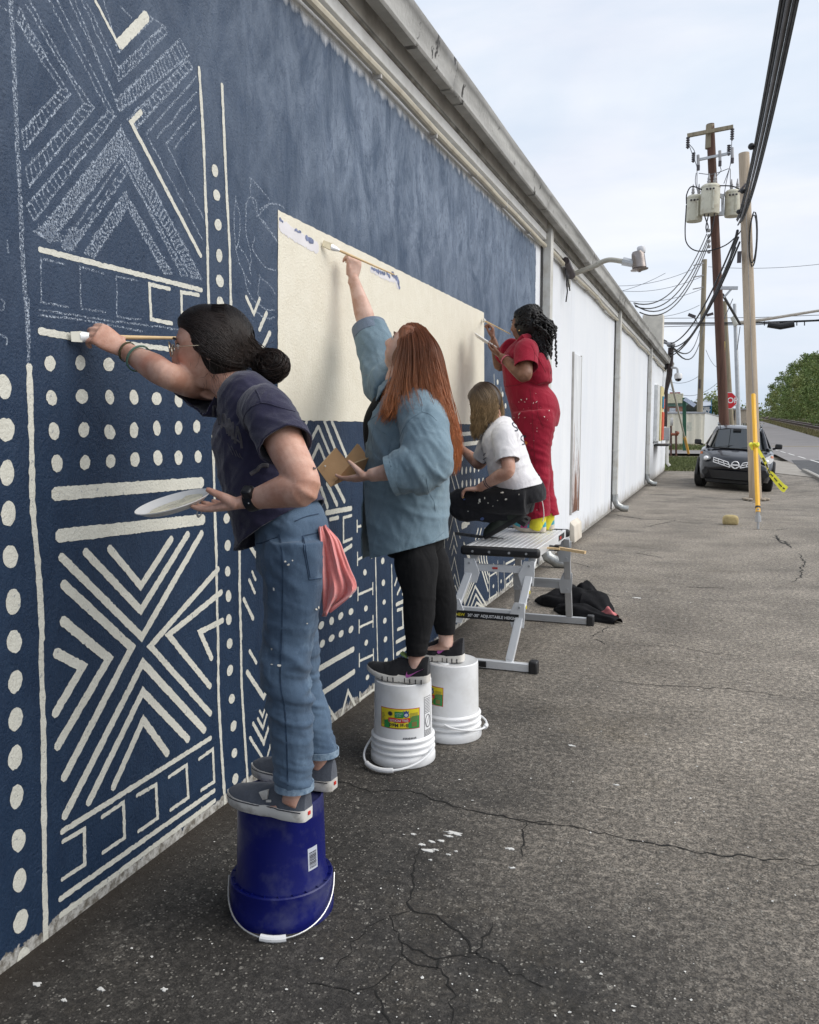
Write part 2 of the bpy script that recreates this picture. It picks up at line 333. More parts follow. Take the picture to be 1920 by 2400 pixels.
# wooded bank beyond the track: one mass of leaf clumps and trunks
def leaf_mat(name, lo, hi, yel):
    t = NT(name); g_ = t.node('ShaderNodeNewGeometry').outputs['Random Per Island']
    big = t.noise(.12, 3); c = t.mix(g_, lo, hi); c = t.mix(t.ramp(big, (.45, 0), (.62, .7)), c, yel)
    c = t.mix(t.ramp(t.noise(.3, 2, vec=t.map(1, (40, 9, 2))), (.56, 0), (.66, .5)), c, tuple(x * .7 for x in lo))
    return t.fin(c, .65, **{'Specular IOR Level': .3, 'Subsurface Weight': 0})
LEAF = leaf_mat('woodland_leaf', (.075, .115, .03), (.19, .26, .075), (.27, .28, .10))
def wood():
    n_t = 76; V_, F_ = [], []
    rg = np.random.default_rng(3)
    for i in range(n_t):
        y = 84 + 266 * (i / n_t) ** 1.1 + rg.uniform(-4, 4); x = 19.5 + rg.uniform(-1, 12) + (i % 3) * 3.0; hgt = rg.uniform(13, 18) + max(0, x - 20) * .45
        if x < 21: hgt *= .72
        zb = zg(y); nc = 34
        for c in range(nc):
            u = rg.random(); r = (1 - abs(u - .45) * 1.25) * rg.uniform(2.6, 4.2); a = rg.uniform(0, 6.283)
            cx, cy, cz = x + math.cos(a) * r, y + math.sin(a) * r, zb + .8 + u * (hgt - 1.2); cr = rg.uniform(.8, 1.7)
            k = 62; d = rg.normal(size=(k, 3)); d /= np.linalg.norm(d, axis=1)[:, None]; pos = np.array([cx, cy, cz]) + d * cr * rg.uniform(.35, 1.1, (k, 1)) * np.array([1, 1, .75])
            for p in pos:
                s = rg.uniform(.13, .32); e1 = rg.normal(size=3); e1 /= np.linalg.norm(e1); e2 = np.cross(e1, rg.normal(size=3)); e2 /= np.linalg.norm(e2); o = len(V_)
                V_ += [p - e1 * s, p + e2 * s * .6, p + e1 * s, p - e2 * s * .6]; F_.append((o, o + 1, o + 2, o + 3))
        # undergrowth at the foot
        for c in range(5):
            cx, cy, cz = x - 3 + rg.uniform(-2, 2), y + rg.uniform(-3, 3), zb + rg.uniform(.3, 2); d = rg.normal(size=(60, 3)) * 1.0
            for q in d:
                p = np.array([cx, cy, cz]) + q; s = rg.uniform(.12, .3); e1 = rg.normal(size=3); e1 /= np.linalg.norm(e1); e2 = np.cross(e1, rg.normal(size=3)); e2 /= np.linalg.norm(e2); o = len(V_)
                V_ += [p - e1 * s, p + e2 * s * .6, p + e1 * s, p - e2 * s * .6]; F_.append((o, o + 1, o + 2, o + 3))
    me = bpy.data.meshes.new('woodland'); me.from_pydata([tuple(v) for v in V_], [], F_); o = link('woodland', me, LEAF); return tag(o, 'dense green wood on the bank beyond the railway track', None, None, 'stuff')
wood()
FARHILL = mat('far_hill_blue_green', (.13, .17, .2), 1, var=.1, scale=.02)
hm = MB(); hm.grid(lambda u, v: (-350 + 700 * u, 700 + v * 120, -2 + 26 * math.sin(v * 1.57) * (.45 + .55 * vnoise([[u * 9, 5, 5]])[0])), 40, 4)
tag(hm.build('hills', FARHILL, fix=False), kind='structure')
# slope under the wood so no light leaks through it
hs = MB(); hs.grid(lambda u, v: (21 + 60 * u, 86 + 260 * v, zg(86 + 260 * v) + .3 + 7 * u), 6, 20); tag(hs.build('hillside', mat('wood_floor', (.055, .075, .028), 1), fix=False), kind='structure')
# ================================================================ the long painted warehouse
BLEN = 31.4; MUR = 8.78
def wall_mat():
    t = NT('painted_stucco'); x, y, z = t.sep()[0:3]
    # stucco relief: grit, trowel sweeps, pits
    grit = t.noise(95, 5, .68); sweep = t.noise(7, 6, .62, t.map((1, 1.6, .55), rot=(.75, 0, 0)), 1.6)
    sweep2 = t.noise(17, 5, .6, t.map((1, 2.2, .5), (4, 2, 7), (-.5, 0, 0)), 1.1); pits = t.ramp(t.voro(26, t.map((1, 1, .7), rot=(.5, 0, 0))), (.03, 0), (.13, 1))
    ridge = t.ramp(sweep, (.40, 1), (.45, .2), (.5, 1))
    # paint: blue coat with a ragged brushed upper edge, thin in patches, over white
    fr = t.noise(1, 5, .6, t.map((1, 15, 3.6))); fr2 = t.noise(1, 4, .5, t.map((1, 3, .6)))
    edge = t.math('ADD', t.math('ADD', z, t.math('MULTIPLY', fr, .13)), t.math('MULTIPLY', fr2, .05))
    top = t.ramp(edge, (0, 1), (1, 1)); top = t.math('LESS_THAN', edge, 3.50)
    soft = t.node('ShaderNodeMapRange', {0: edge, 1: 3.40, 2: 3.44, 3: 1, 4: 0}).outputs[0]
    side = t.math('LESS_THAN', t.math('ADD', y, t.math('MULTIPLY', t.noise(1, 4, .6, t.map((1, 3, 9))), .12)), MUR + .03)
    blue_m = t.math('MULTIPLY', soft, side)
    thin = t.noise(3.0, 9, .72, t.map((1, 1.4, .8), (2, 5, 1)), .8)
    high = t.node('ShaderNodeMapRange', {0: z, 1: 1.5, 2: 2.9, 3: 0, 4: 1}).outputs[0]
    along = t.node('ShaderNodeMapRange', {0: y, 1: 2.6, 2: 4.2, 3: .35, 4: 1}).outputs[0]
    coat_sheen = t.math('MULTIPLY', high, along)
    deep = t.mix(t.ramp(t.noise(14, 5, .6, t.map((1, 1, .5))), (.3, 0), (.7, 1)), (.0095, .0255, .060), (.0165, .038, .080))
    coat = t.mix(t.ramp(thin, (.36, 0), (.62, 1)), (.045, .076, .13), (.205, .255, .335))  # paler blue higher up: thin paint, with sky sheen put into the colour
    blue = t.mix(coat_sheen, deep, coat)
    vst = t.ramp(t.noise(1, 6, .65, t.map((1, 9, 3), (0, 3, 0), (.35, 0, 0)), 1.2), (.5, 0), (.72, .35)); blue = t.mix(t.math('MULTIPLY', vst, coat_sheen), blue, (.025, .055, .12))
    s2 = t.ramp(t.noise(1, 7, .74, t.map((1, 13, 9), (4, 2, 6), (.55, 0, 0)), 1.6), (.52, 0), (.62, .6)); blue = t.mix(t.math('MULTIPLY', s2, coat_sheen), blue, (.030, .054, .105))
    sc = t.ramp(t.noise(1, 5, .7, t.map((1, 26, 5), (8, 1, 0), (.3, 0, 0))), (.68, 0), (.76, .4)); blue = t.mix(t.math('MULTIPLY', sc, t.ramp(t.noise(2.2, 2), (.5, 0), (.62, 1))), blue, (.3, .38, .48))
    # white painted part with grime
    wn = t.noise(1.1, 6, .6, t.map((1, 1, .35))); white = t.mix(t.ramp(wn, (.35, 0), (.7, 1)), (.76, .79, .84), (.84, .86, .89))
    chip = t.math('MULTIPLY', t.ramp(t.noise(1, 7, .72, t.map((1, 5, 2.2))), (.66, 0), (.7, 1)), t.ramp(t.noise(.8, 3), (.5, 0), (.6, .6)))
    white = t.mix(chip, white, (.38, .38, .36))
    low = t.ramp(t.math('ADD', z, t.math('MULTIPLY', t.noise(4, 6, .65), .5)), (.22, .8), (.5, 0)); white = t.mix(low, white, (.30, .27, .22))
    rust = t.ramp(t.math('ADD', z, t.math('MULTIPLY', t.noise(2, 7, .7, t.map((1, 4, 1))), .5)), (.2, .8), (.42, 0)); white = t.mix(t.math('MULTIPLY', rust, t.ramp(t.noise(1.6, 3), (.52, 0), (.6, .8))), white, (.16, .085, .045))
    grime = t.ramp(t.noise(1, 6, .66, t.map((1, 9, .7), (0, 0, 4))), (.56, 0), (.8, .35)); white = t.mix(grime, white, (.4, .4, .39))
    c = t.mix(blue_m, white, blue)
    # unpainted ragged foot
    ft = t.math('LESS_THAN', t.math('SUBTRACT', z, t.math('MULTIPLY', t.noise(12, 6, .7), .12)), -.018)
    foot = t.mix(t.ramp(t.noise(30, 5, .7), (.4, 0), (.6, 1)), (.16, .145, .12), (.52, .51, .48)); c = t.mix(ft, c, foot)
    n = t.bump(grit, .006, .8); n = t.bump(ridge, .004, .35, n); n = t.bump(sweep2, .008, .4, n); n = t.bump(pits, .003, .4, n)
    return t.fin(c, t.ramp(thin, (.3, .42), (.7, .58)), n, **{'Specular IOR Level': .32})
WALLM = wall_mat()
bld = thing('warehouse', 'long low stucco warehouse with a half painted blue mural on its side', 'building', (0, 15, 0))
w = MB()
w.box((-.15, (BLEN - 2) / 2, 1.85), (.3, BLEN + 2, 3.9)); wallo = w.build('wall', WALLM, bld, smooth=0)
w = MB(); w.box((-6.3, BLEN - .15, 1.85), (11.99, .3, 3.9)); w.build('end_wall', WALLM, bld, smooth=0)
TRIM = mat('dull_white_trim', (.84, .84, .825), .6, var=.05, scale=2, dirt=(.42, .4, .36), dirt_amt=.4, dscale=5, bump=.003, bscale=40)
TRIMD = mat('mildewed_soffit', (.84, .83, .81), .7, var=.2, scale=3, dirt=(.2, .19, .17), dirt_amt=.7, dscale=2.2)
def gutter_mat():
    t = NT('peeling_gutter_paint'); c = t.mix(t.ramp(t.noise(1.4, 6, .6, t.map((1, .5, 4))), (.35, 0), (.7, 1)), (.30, .295, .28), (.58, .575, .55))
    z = t.sep()[2]; zz = t.math('ADD', z, t.math('MULTIPLY', t.noise(1, 6, .65, t.map((1, 1.6, 5))), .06)); c = t.mix(t.ramp(t.math('SUBTRACT', zz, 3.0), (.60, 0), (.685, 0), (.72, .75), (.755, .35)), c, (.09, .085, .075)); c = t.mix(t.ramp(t.math('SUBTRACT', zz, 3.0), (.588, .8), (.612, 0)), c, (.12, .115, .10)); v = t.ramp(t.noise(1, 6, .7, t.map((1, 5.5, 4), (0, 2, 0), (.6, 0, 0))), (.60, 0), (.62, 1)); s = t.ramp(t.noise(1, 3, .5, t.map((1, 1.1, 3), (4, 0, 3))), (.44, 0), (.5, 1))
    c = t.mix(t.math('MULTIPLY', v, s), c, (.035, .03, .026)); return t.fin(c, .55, t.bump(t.noise(30, 4), .004), **{'Specular IOR Level': .4})
GUT = gutter_mat()
CAP = mat('aged_gutter_lip', (.26, .25, .225), .6, var=.35, scale=6, dirt=(.06, .055, .045), dirt_amt=.9, dscale=9)
Y0, Y1 = -1.0, BLEN
b = MB(); b.box((.022, (Y0 + Y1) / 2, 3.485), (.044, Y1 - Y0, .07)); b.build('frieze_board', TRIM, bld, bevel=.004)
b = MB(); b.box((.03, (Y0 + Y1) / 2, 3.53), (.06, Y1 - Y0, .018)); b.build('drip_moulding', CAP, bld)
b = MB(); b.box((.024, (Y0 + Y1) / 2, 3.614), (.048, Y1 - Y0, .148)); b.build('upper_board', TRIMD, bld)
# soffit, fascia and half-round-lipped gutter
b = MB(); b.box((.058, (Y0 + Y1) / 2, 3.70), (.116, Y1 - Y0, .02)); b.build('soffit', TRIMD, bld)
prof = [(.115, 3.68), (.115, 3.565), (.122, 3.55), (.185, 3.55), (.195, 3.565), (.20, 3.62), (.218, 3.67), (.223, 3.72), (.213, 3.723), (.208, 3.71)]
def extr(pr, y0, y1, nseg=40, wob=.0):
    m = MB(); N = len(pr)
    ys = [y0 + (y1 - y0) * i / nseg for i in range(nseg + 1)]
    for y in ys:
        d = wob * (vnoise([[y * .7, 1, 1]])[0] - .5); m.v += [(p[0] + d, y, p[1] + d) for p in pr]
    m.f = [(i * N + k, i * N + k + 1, (i + 1) * N + k + 1, (i + 1) * N + k) for i in range(nseg) for k in range(N - 1)]; return m
GS = [Y0, 2.2, 5.25, 8.3, 11.4, 14.5, 17.6, 20.7, 23.8, 26.9, Y1]
for a, c in zip(GS[:-1], GS[1:]):
    m = extr([(p[0], p[1] + .015) for p in prof], a + .004, c - .004, 14, .012); o = m.build('gutter_section', GUT, bld, smooth=25)
    sm_ = o.modifiers.new('sheet', 'SOLIDIFY'); sm_.thickness = .004
    j = extr([(p[0] * 1.004, p[1] + .0135) for p in prof], c - .03, c + .02, 1); 
    if c < Y1 - 1: o = j.build('gutter_joint', GUT, bld, smooth=25); sm_ = o.modifiers.new('sheet', 'SOLIDIFY'); sm_.thickness = .005
b = MB(); b.prism([(-.3, Y0, 3.83), (.21, Y0, 3.74), (.21, Y0, 3.755), (-.3, Y0, 3.9)], (0, Y1 - Y0, 0)); b.build('roof_edge', CAP, bld)
b = MB(); b.prism([(-12, Y0, 4.6), (-.3, Y0, 3.85), (-.3, Y0, 3.9), (-12, Y0, 4.7)], (0, Y1 - Y0 - .02, 0)); b.build('roof', mat('flat_roofing', (.3, .3, .3), .9), bld)
# rusty chips on the gutter as in the photo are paint loss; conduit runs along the top of the mural
COND = mat('cream_conduit', (.55, .51, .41), .45, var=.08, scale=3, dirt=(.25, .2, .13), dirt_amt=.5, dscale=6)
def pipe_run(ya, yb, z0, x0=.035):
    m = MB(); n = int((yb - ya) / .25) + 1; m.tube([(x0 + .012 * vnoise([[y * 1.7, 2, 3]])[0], y, z0 - .018 * vnoise([[y * .6, 7, 3]])[0] * 2 + .012 * math.sin(y * 2.1)) for y in np.linspace(ya, yb, n)], .025, 10, side=(1, 0, 0)); return m.build('conduit', COND, bld)
for ya, yb in ((Y0, 9.0), (9.25, 15.6), (15.95, 22.9), (23.2, 29.5)): pipe_run(ya, yb, 3.40)
CLIP = mat('rusty_clip', (.5, .48, .45), .6, .3)
cm = MB(); cm.box((0, 0, 0), (.05, .022, .05)); cme = cm.mesh('clip', 0); cme.materials.append(CLIP)
for i in range(30):
    o = bpy.data.objects.new('conduit_clip', cme); COL.objects.link(o); o.parent = bld; y = .6 + i * .95; o.location = (.036, y - 15, 3.372 + .012 * math.sin(y * 2.1))
# downspouts
SPOUT = mat('white_downspout', (.62, .62, .59), .5, var=.07, scale=2, dirt=(.33, .28, .2), dirt_amt=.6, dscale=4)
GALV = mat('galvanised_elbow', (.42, .43, .42), .4, .7, var=.2, scale=20, bump=.003, bscale=60)
def spout(y, w_=.12, foot=True, mt=SPOUT):
    m = MB(); m.bar((.055, y, 3.655), (.055, y, .30), w_, .085, (0, 1, 0)); ds = m.build('downspout', mt, bld, bevel=.008)
    for zz in (1.1, 2.4): m = MB(); m.box((.055, y, zz), (.096, w_ + .022, .035)); m.build('strap', mt, ds)
    if foot:
        m = MB(); m.tube([(.055, y, .31), (.06, y, .2), (.1, y, .11), (.2, y, .055), (.3, y, .045)], [.058, .06, .062, .062, .06], 12, side=(0, 1, 0)); m.build('elbow', GALV, bld)
spout(9.12, .13); spout(15.75, .13); spout(23.05, .13)
for y in (8.98, 15.56, 22.86):
    m = MB(); m.tube([(.012, y, 3.4), (.012, y, .05)], .009, 6); m.build('cable', mat('black_cable_cover', (.03, .03, .03), .6), bld)
# bare metal panel with rust, and the concrete block at its foot
def rust_mat():
    t = NT('flaking_galvanised_panel'); x, y, z = t.sep()[0:3]
    c = t.mix(t.ramp(t.noise(1, 7, .7, t.map((1, 10, 1.2))), (.5, 0), (.68, 1)), (.62, .64, .66), (.82, .84, .85))
    hz = t.node('ShaderNodeMapRange', {0: z, 1: .3, 2: 2.3, 3: .21, 4: -.09}).outputs[0]
    r = t.ramp(t.math('ADD', t.noise(1, 6, .7, t.map((1, 14, 1.1), (3, 0, 2))), hz), (.60, 0), (.68, 1)); c = t.mix(r, c, (.22, .085, .04))
    r2 = t.ramp(t.math('ADD', t.noise(1, 6, .7, t.map((1, 22, 2), (1, 5, 2))), hz), (.66, 0), (.7, 1)); c = t.mix(r2, c, (.07, .03, .018))
    return t.fin(c, .7, t.bump(t.noise(50, 4), .001), 0)
m = MB(); m.box((.012, 11.42, 1.42), (.024, .62, 2.06)); rp = m.build('metal_panel', rust_mat(), bld, bevel=.003)
for yy in (11.1, 11.74): m = MB(); m.box((.014, yy, 1.42), (.028, .012, 2.1)); m.build('panel_edge', CLIP, rp)
m = MB(); m.prism([(.0, 11.15, 0), (.07, 11.15, 0), (.06, 11.15, .22), (0, 11.15, .28)], (0, .62, 0)); m.build('foot_block', mat('stained_cement_block', (.62, .57, .49), .9, var=.12, dirt=(.3, .2, .12), dirt_amt=.5), bld, bevel=.01)
# sign board, brackets and service gear near the far corner
def onboard(mb, y, z, w_, h_, x=.08): mb.box((x, y, z), (.03, w_, h_))
m = MB(); m.box((.05, 26.3, 1.92), (.1, 1.7, 1.62)); sb = m.build('sign_board', mat('sign_board_white', (.6, .61, .6), .6), bld, bevel=.006)
m = MB(); m.box((.115, 27.05, 1.92), (.03, 1.3, 1.62)); m.build('yellow_panel', mat('sign_yellow', (.62, .53, .26), .55), sb)
SGR = mat('sign_red', (.62, .1, .05), .5)
m = MB(); m.box((.145, 27.3, 1.56), (.03, .8, .84)); m.build('red_panel', SGR, sb)
m = MB(); m.box((.145, 27.15, 2.28), (.03, .5, .34)); m.build('blue_panel', mat('sign_blue', (.03, .22, .4), .5), sb)
m = MB(); m.box((.150, 27.55, 2.24), (.03, .26, .3)); m.build('scarlet_panel', SGR, sb)
m = MB(); m.box((.2, 26.6, 1.0), (.4, 1.7, .05)); m.build('shelf', mat('black_shelf', (.02, .02, .02), .5), bld)
# ================================================================ mural paint: every stroke is a thin coat of paint on the wall
CR = {'A': (0, 0, 2.464), 'B': (0, 700, 2.464), 'C': (0, 1500, 2.396), 'D': (400, 700, 3.45), 'E': (500, 1200, 2.155), 'G': (750, 1200, 3.317), 'H': (1000, 700, 3.593), 'K': (1000, 1200, 3.45), 'T': (600, 0, 2.464)}
def wp(c, x, y): o = CR[c]; q = onwall(o[0] + x / o[2], o[1] + y / o[2]); return (q.y, q.z)
def stroke_mat(name, a, b, gap):
    t = NT(name); c = t.mix(t.ramp(t.noise(9, 6, .6), (.3, 0), (.7, 1)), a, b)
    grit = t.noise(95, 5, .68); n = t.bump(grit, .005, .8); n = t.bump(t.noise(17, 5, .6, t.map((1, 2.2, .5), (4, 2, 7), (-.5, 0, 0)), 1.1), .008, .4, n)
    if gap: c = t.mix(t.ramp(t.noise(60, 4, .6), (.62, 0), (.7, .55)), c, (.06, .09, .16))
    return t.fin(c, .55, n)
CREAM = stroke_mat('cream_mural_paint', (.58, .57, .50), (.68, .67, .595), True)
PANELM = stroke_mat('cream_panel_paint', (.735, .685, .56), (.79, .745, .625), False)
def chalk_mat():
    t = NT('chalk_dust'); a = t.math('MULTIPLY', t.ramp(t.noise(150, 4, .75), (.47, 0), (.64, 1)), .78); t.l(a, t.b.inputs['Alpha'])
    return t.fin((.58, .66, .77), .9)
CHALK = chalk_mat()
LX = .0007; _NS = [0]
def paint_ribbon(pts, w, name='painted_line', m=None, x=LX, rag=.0009, closed=False, parent=None, mitre=True):
    # one brush stroke: outline of a polyline with sharp elbows, round ends and a slightly ragged edge
    _NS[0] += 1; x += .00001 * (_NS[0] % 90); m = m or CREAM; ws = w if hasattr(w, '__len__') else [w] * len(pts); P = [Vector((p[0], p[1])) for p in pts]
    L_, R_ = [], []
    for i in range(len(P)):
        t0 = (P[i] - P[i - 1]).normalized() if i else None; t1 = (P[i + 1] - P[i]).normalized() if i < len(P) - 1 else None
        t0 = t0 or t1; t1 = t1 or t0; n0, n1 = Vector((-t0.y, t0.x)), Vector((-t1.y, t1.x)); n = (n0 + n1)
        n = n.normalized() if n.length > .2 else n0; k = min(2.6, 1 / max(.35, n.dot(n0))); L_.append(P[i] + n * ws[i] / 2 * k); R_.append(P[i] - n * ws[i] / 2 * k)
    def sub(Q):
        out = []
        for a, b in zip(Q[:-1], Q[1:]):
            k = max(1, int((b - a).length / .009)); out += [a.lerp(b, i / k) for i in range(k)]
        return out + [Q[-1]]
    def jit(Q): return [q + Vector((random.gauss(0, rag), random.gauss(0, rag))) for q in Q]
    mb = MB()
    for i in range(len(P) - 1):
        k = max(1, int((P[i + 1] - P[i]).length / .009)); rows = []
        for j in range(k + 1):
            a = L_[i].lerp(L_[i + 1], j / k); b = R_[i].lerp(R_[i + 1], j / k)
            if 0 < j < k: a, b = jit([a, b])
            rows.append((a, b))
        tE = (P[i + 1] - P[i]).normalized()
        if i == 0: rows.insert(0, (rows[0][0].lerp(rows[0][1], .25) - tE * ws[0] * .32, rows[0][0].lerp(rows[0][1], .75) - tE * ws[0] * .32))
        if i == len(P) - 2: rows.append((rows[-1][0].lerp(rows[-1][1], .25) + tE * ws[-1] * .32, rows[-1][0].lerp(rows[-1][1], .75) + tE * ws[-1] * .32))
        vs = [(x, q.x, q.y) for r in rows for q in r]; mb.add(vs, [(2 * q, 2 * q + 1, 2 * q + 3, 2 * q + 2) for q in range(len(rows) - 1)])
    me = mb.mesh(name, 0); o = link(name, me, m, parent or wallo)
    return o
def S(c, w, *pts): return paint_ribbon([wp(c, *p) for p in pts], w)
def VL(c, w, *pts):                              # long vertical line drawn by hand: gentle wander
    q = spline([wp(c, *p) for p in pts], 10); q = [(a[0] + .006 * (vnoise([[a[1] * 5, 3, 1]])[0] - .5), a[1]) for a in q]; return paint_ribbon(q, [w * random.uniform(.75, 1.2) for _ in q], rag=.001)
def dot(y, z, ry, rz):
    _NS[0] += 1; LX = .0007 + .00001 * (_NS[0] % 90); n = 22; mb = MB(); a0 = random.random() * 6; vs = [(LX, y, z)]
    for k in range(n):
        a = 2 * math.pi * k / n; r = 1 + .06 * math.sin(2 * a + a0) + random.gauss(0, .03); vs.append((LX, y + ry * r * math.cos(a), z + rz * r * math.sin(a)))
    mb.add(vs, [(0, 1 + k, 1 + (k + 1) % n) for k in range(n)]); return link('painted_dot', mb.mesh('painted_dot', 0), CREAM, wallo)
def DOTS(c, ry, rz, *pts):
    for p in pts: q = wp(c, *p); dot(q[0], q[1], ry * random.uniform(.9, 1.1), rz * random.uniform(.9, 1.1))
# --- left border and first panel
VL('B', .022, (165, 390), (180, 800), (190, 1200), (215, 1500), (240, 1971), ); VL('C', .021, (228, -5), (240, 500), (247, 1000), (256, 1715))
DOTS('B', .027, .034, (22, 508), (33, 755), (40, 1005), (48, 1240), (58, 1490), (76, 1750))
DOTS('C', .026, .034, (80, 10), (85, 235), (87, 445), (85, 660), (93, 880), (103, 1125), (110, 1350), (115, 1580), (130, 1800))
DOTS('B', .0235, .0235, (288, 373), (463, 370), (627, 380), (1030, 405), (297, 573), (472, 565), (632, 568), (773, 570), (904, 577), (1030, 588), (1135, 588), (310, 765), (483, 757), (632, 770), (773, 760), (905, 748), (1030, 745), (1135, 738), (328, 950), (490, 947), (638, 938), (778, 928), (910, 918), (1030, 918), (1143, 913))
S('B', .021, (228, 187), (420, 222)); S('B', .016, (700, 255), (1025, 298))
S('B', .041, (315, 1128), (1165, 1062)); S('B', .041, (338, 1370), (1172, 1275))
S('B', .026, (630, 1440), (812, 1660), (990, 1385)); S('B', .027, (490, 1460), (812, 1800), (1085, 1358)); S('B', .027, (350, 1490), (818, 1955), (1165, 1352))
S('C', .030, (353, -315), (738, 42), (357, 775)); S('C', .031, (350, -110), (610, 105), (320, 600)); S('C', .031, (312, 72), (462, 150), (307, 415))
S('C', .024, (1225, -400), (842, 35), (1182, 415)); S('C', .024, (1243, -270), (945, -28), (1180, 262)); S('C', .023, (1250, -110), (1122, -45), (1188, 105))
S('C', .029, (360, 992), (800, 128), (1148, 508)); S('C', .028, (495, 915), (800, 290), (1056, 560)); S('C', .027, (634, 830), (803, 450), (940, 640))
S('C', .019, (345, 1078), (1183, 550)); S('C', .019, (335, 1455), (1203, 845)); S('C', .019, (337, 1548), (1206, 902))
for h in (((350, 1133), (472, 1062), (474, 1260), (346, 1345)), ((570, 995), (692, 912), (698, 1110), (575, 1195)), ((767, 875), (874, 812), (884, 1000), (775, 1075)), ((946, 770), (1046, 702), (1056, 885), (955, 955)), ((1116, 670), (1194, 612), (1202, 795), (1128, 845))): S('C', .014, *h)
# --- dot column between two lines
VL('A', .0165, (1150, 390), (1175, 800), (1190, 1250), (1205, 1760)); VL('A', .0165, (1283, 490), (1300, 900), (1320, 1350), (1333, 1760))
VL('B', .017, (1228, 790), (1240, 1200), (1250, 1700), (1258, 1971)); VL('B', .017, (1378, 1290), (1383, 1700), (1390, 1971)); VL('C', .017, (1222, 0), (1226, 300), (1245, 640), (1266, 965)); VL('C', .017, (1350, 0), (1356, 250), (1375, 560), (1390, 800))
DOTS('A', .024, .022, (1240, 985), (1250, 1127), (1258, 1297), (1265, 1475), (1268, 1622), (1272, 1750)); DOTS('B', .022, .022, (1308, 1268), (1313, 1425), (1313, 1575), (1318, 1717), (1320, 1853)); DOTS('C', .022, .021, (1288, 20), (1290, 170), (1300, 330), (1310, 483), (1315, 635), (1320, 780))
S('A', .0165, (228, 1440), (1165, 1675)); S('A', .014, (980, 1668), (862, 1642), (872, 1843), (993, 1868)); S('A', .014, (1148, 1704), (1046, 1686), (1052, 1870))
# painted parts of the upper cross
S('A', .012, (550, 5), (678, 245)); S('A', .034, (690, 255), (846, 92)); S('A', .017, (815, 645), (756, 706), (1160, 1478))
# --- arrow column
S('A', .016, (1420, 1712), (1466, 1812), (1500, 1722)); S('A', .02, (1540, 1805), (1497, 1905)); S('A', .02, (1560, 1920), (1515, 2010)); S('B', .02, (1556, 195), (1515, 290))
S('B', .02, (1420, 1392), (1490, 1502)); S('B', .013, (1455, 1575), (1476, 1625)); S('B', .015, (1437, 1622), (1472, 1700)); S('B', .018, (1406, 1732), (1462, 1850))
S('C', .016, (1400, 60), (1440, 130)); S('C', .022, (1386, 178), (1480, 322), (1506, 265)); S('C', .013, (1457, 397), (1474, 430), (1490, 376)); S('C', .014, (1446, 440), (1476, 495), (1505, 392)); S('C', .018, (1420, 467), (1481, 578), (1530, 412)); S('C', .014, (1402, 547), (1491, 690), (1544, 500))
# --- second panel, seen between the first and second painter
DOTS('E', .030, .019, (503, 690), (550, 665), (597, 637), (645, 615), (695, 593), (545, 572), (597, 550), (643, 525), (695, 503), (690, 415))
S('E', .030, (492, 815), (708, 692)); S('E', .030, (520, 935), (712, 806)); S('E', .021, (552, 1030), (567, 968), (635, 1072), (680, 905), (722, 992))
def ibeam(c, x0, y0, x1, y1, sr): S(c, .0125, (x0, y0 - sr * 1.1), (x0, y0 + sr * .9)); S(c, .0125, (x1, y1 - sr * .9), (x1, y1 + sr * .9)); S(c, .014, (x0 + 3, y0), (x1 - 3, y1))
for a in ((728, 240, 800, 203), (730, 417, 805, 387), (736, 582, 806, 552), (737, 752, 808, 722), (740, 945, 811, 898)): ibeam('E', *a, 33)
ibeam('E', 726, 75, 790, 60, 30)
DOTS('E', .026, .017, (765, 305), (770, 487), (772, 660), (778, 835))
VL('E', .014, (818, 215), (824, 500), (831, 780)); VL('G', .014, (555, 410), (562, 800), (571, 1145)); VL('G', .014, (432, 1180), (440, 1330))
DOTS('G', .026, .017, (487, 380), (492, 550), (498, 700), (503, 845), (508, 990), (512, 1155))
S('G', .024, (592, 720), (672, 682)); S('G', .024, (592, 1012), (690, 958)); S('G', .024, (595, 1105), (690, 1050)); S('G', .02, (600, 765), (640, 750), (645, 895), (602, 915)); S('G', .02, (600, 640), (655, 520)); S('G', .018, (580, 570), (606, 490)); S('G', .02, (640, 640), (668, 580))
S('D', .022, (1190, 1035), (1085, 1240)); S('D', .024, (1195, 1180), (1122, 1340)); S('D', .022, (1065, 1150), (1090, 1060)); S('D', .024, (1240, 985), (1345, 1260)); S('D', .024, (1300, 985), (1425, 1290)); S('D', .02, (1195, 1035), (1320, 1340)); S('D', .02, (1195, 1180), (1250, 1310)); S('D', .022, (1100, 990), (1060, 1075))
S('D', .026, (1215, 1530), (1268, 1688)); S('D', .026, (1262, 1490), (1345, 1668)); S('D', .026, (1308, 1450), (1405, 1640))
S('D', .026, (1255, 1732), (1460, 1695)); S('D', .02, (1285, 1785), (1355, 1770)); S('D', .016, (1462, 1752), (1396, 1772), (1396, 1968), (1465, 1940)); S('D', .022, (1390, 2045), (1462, 1995))
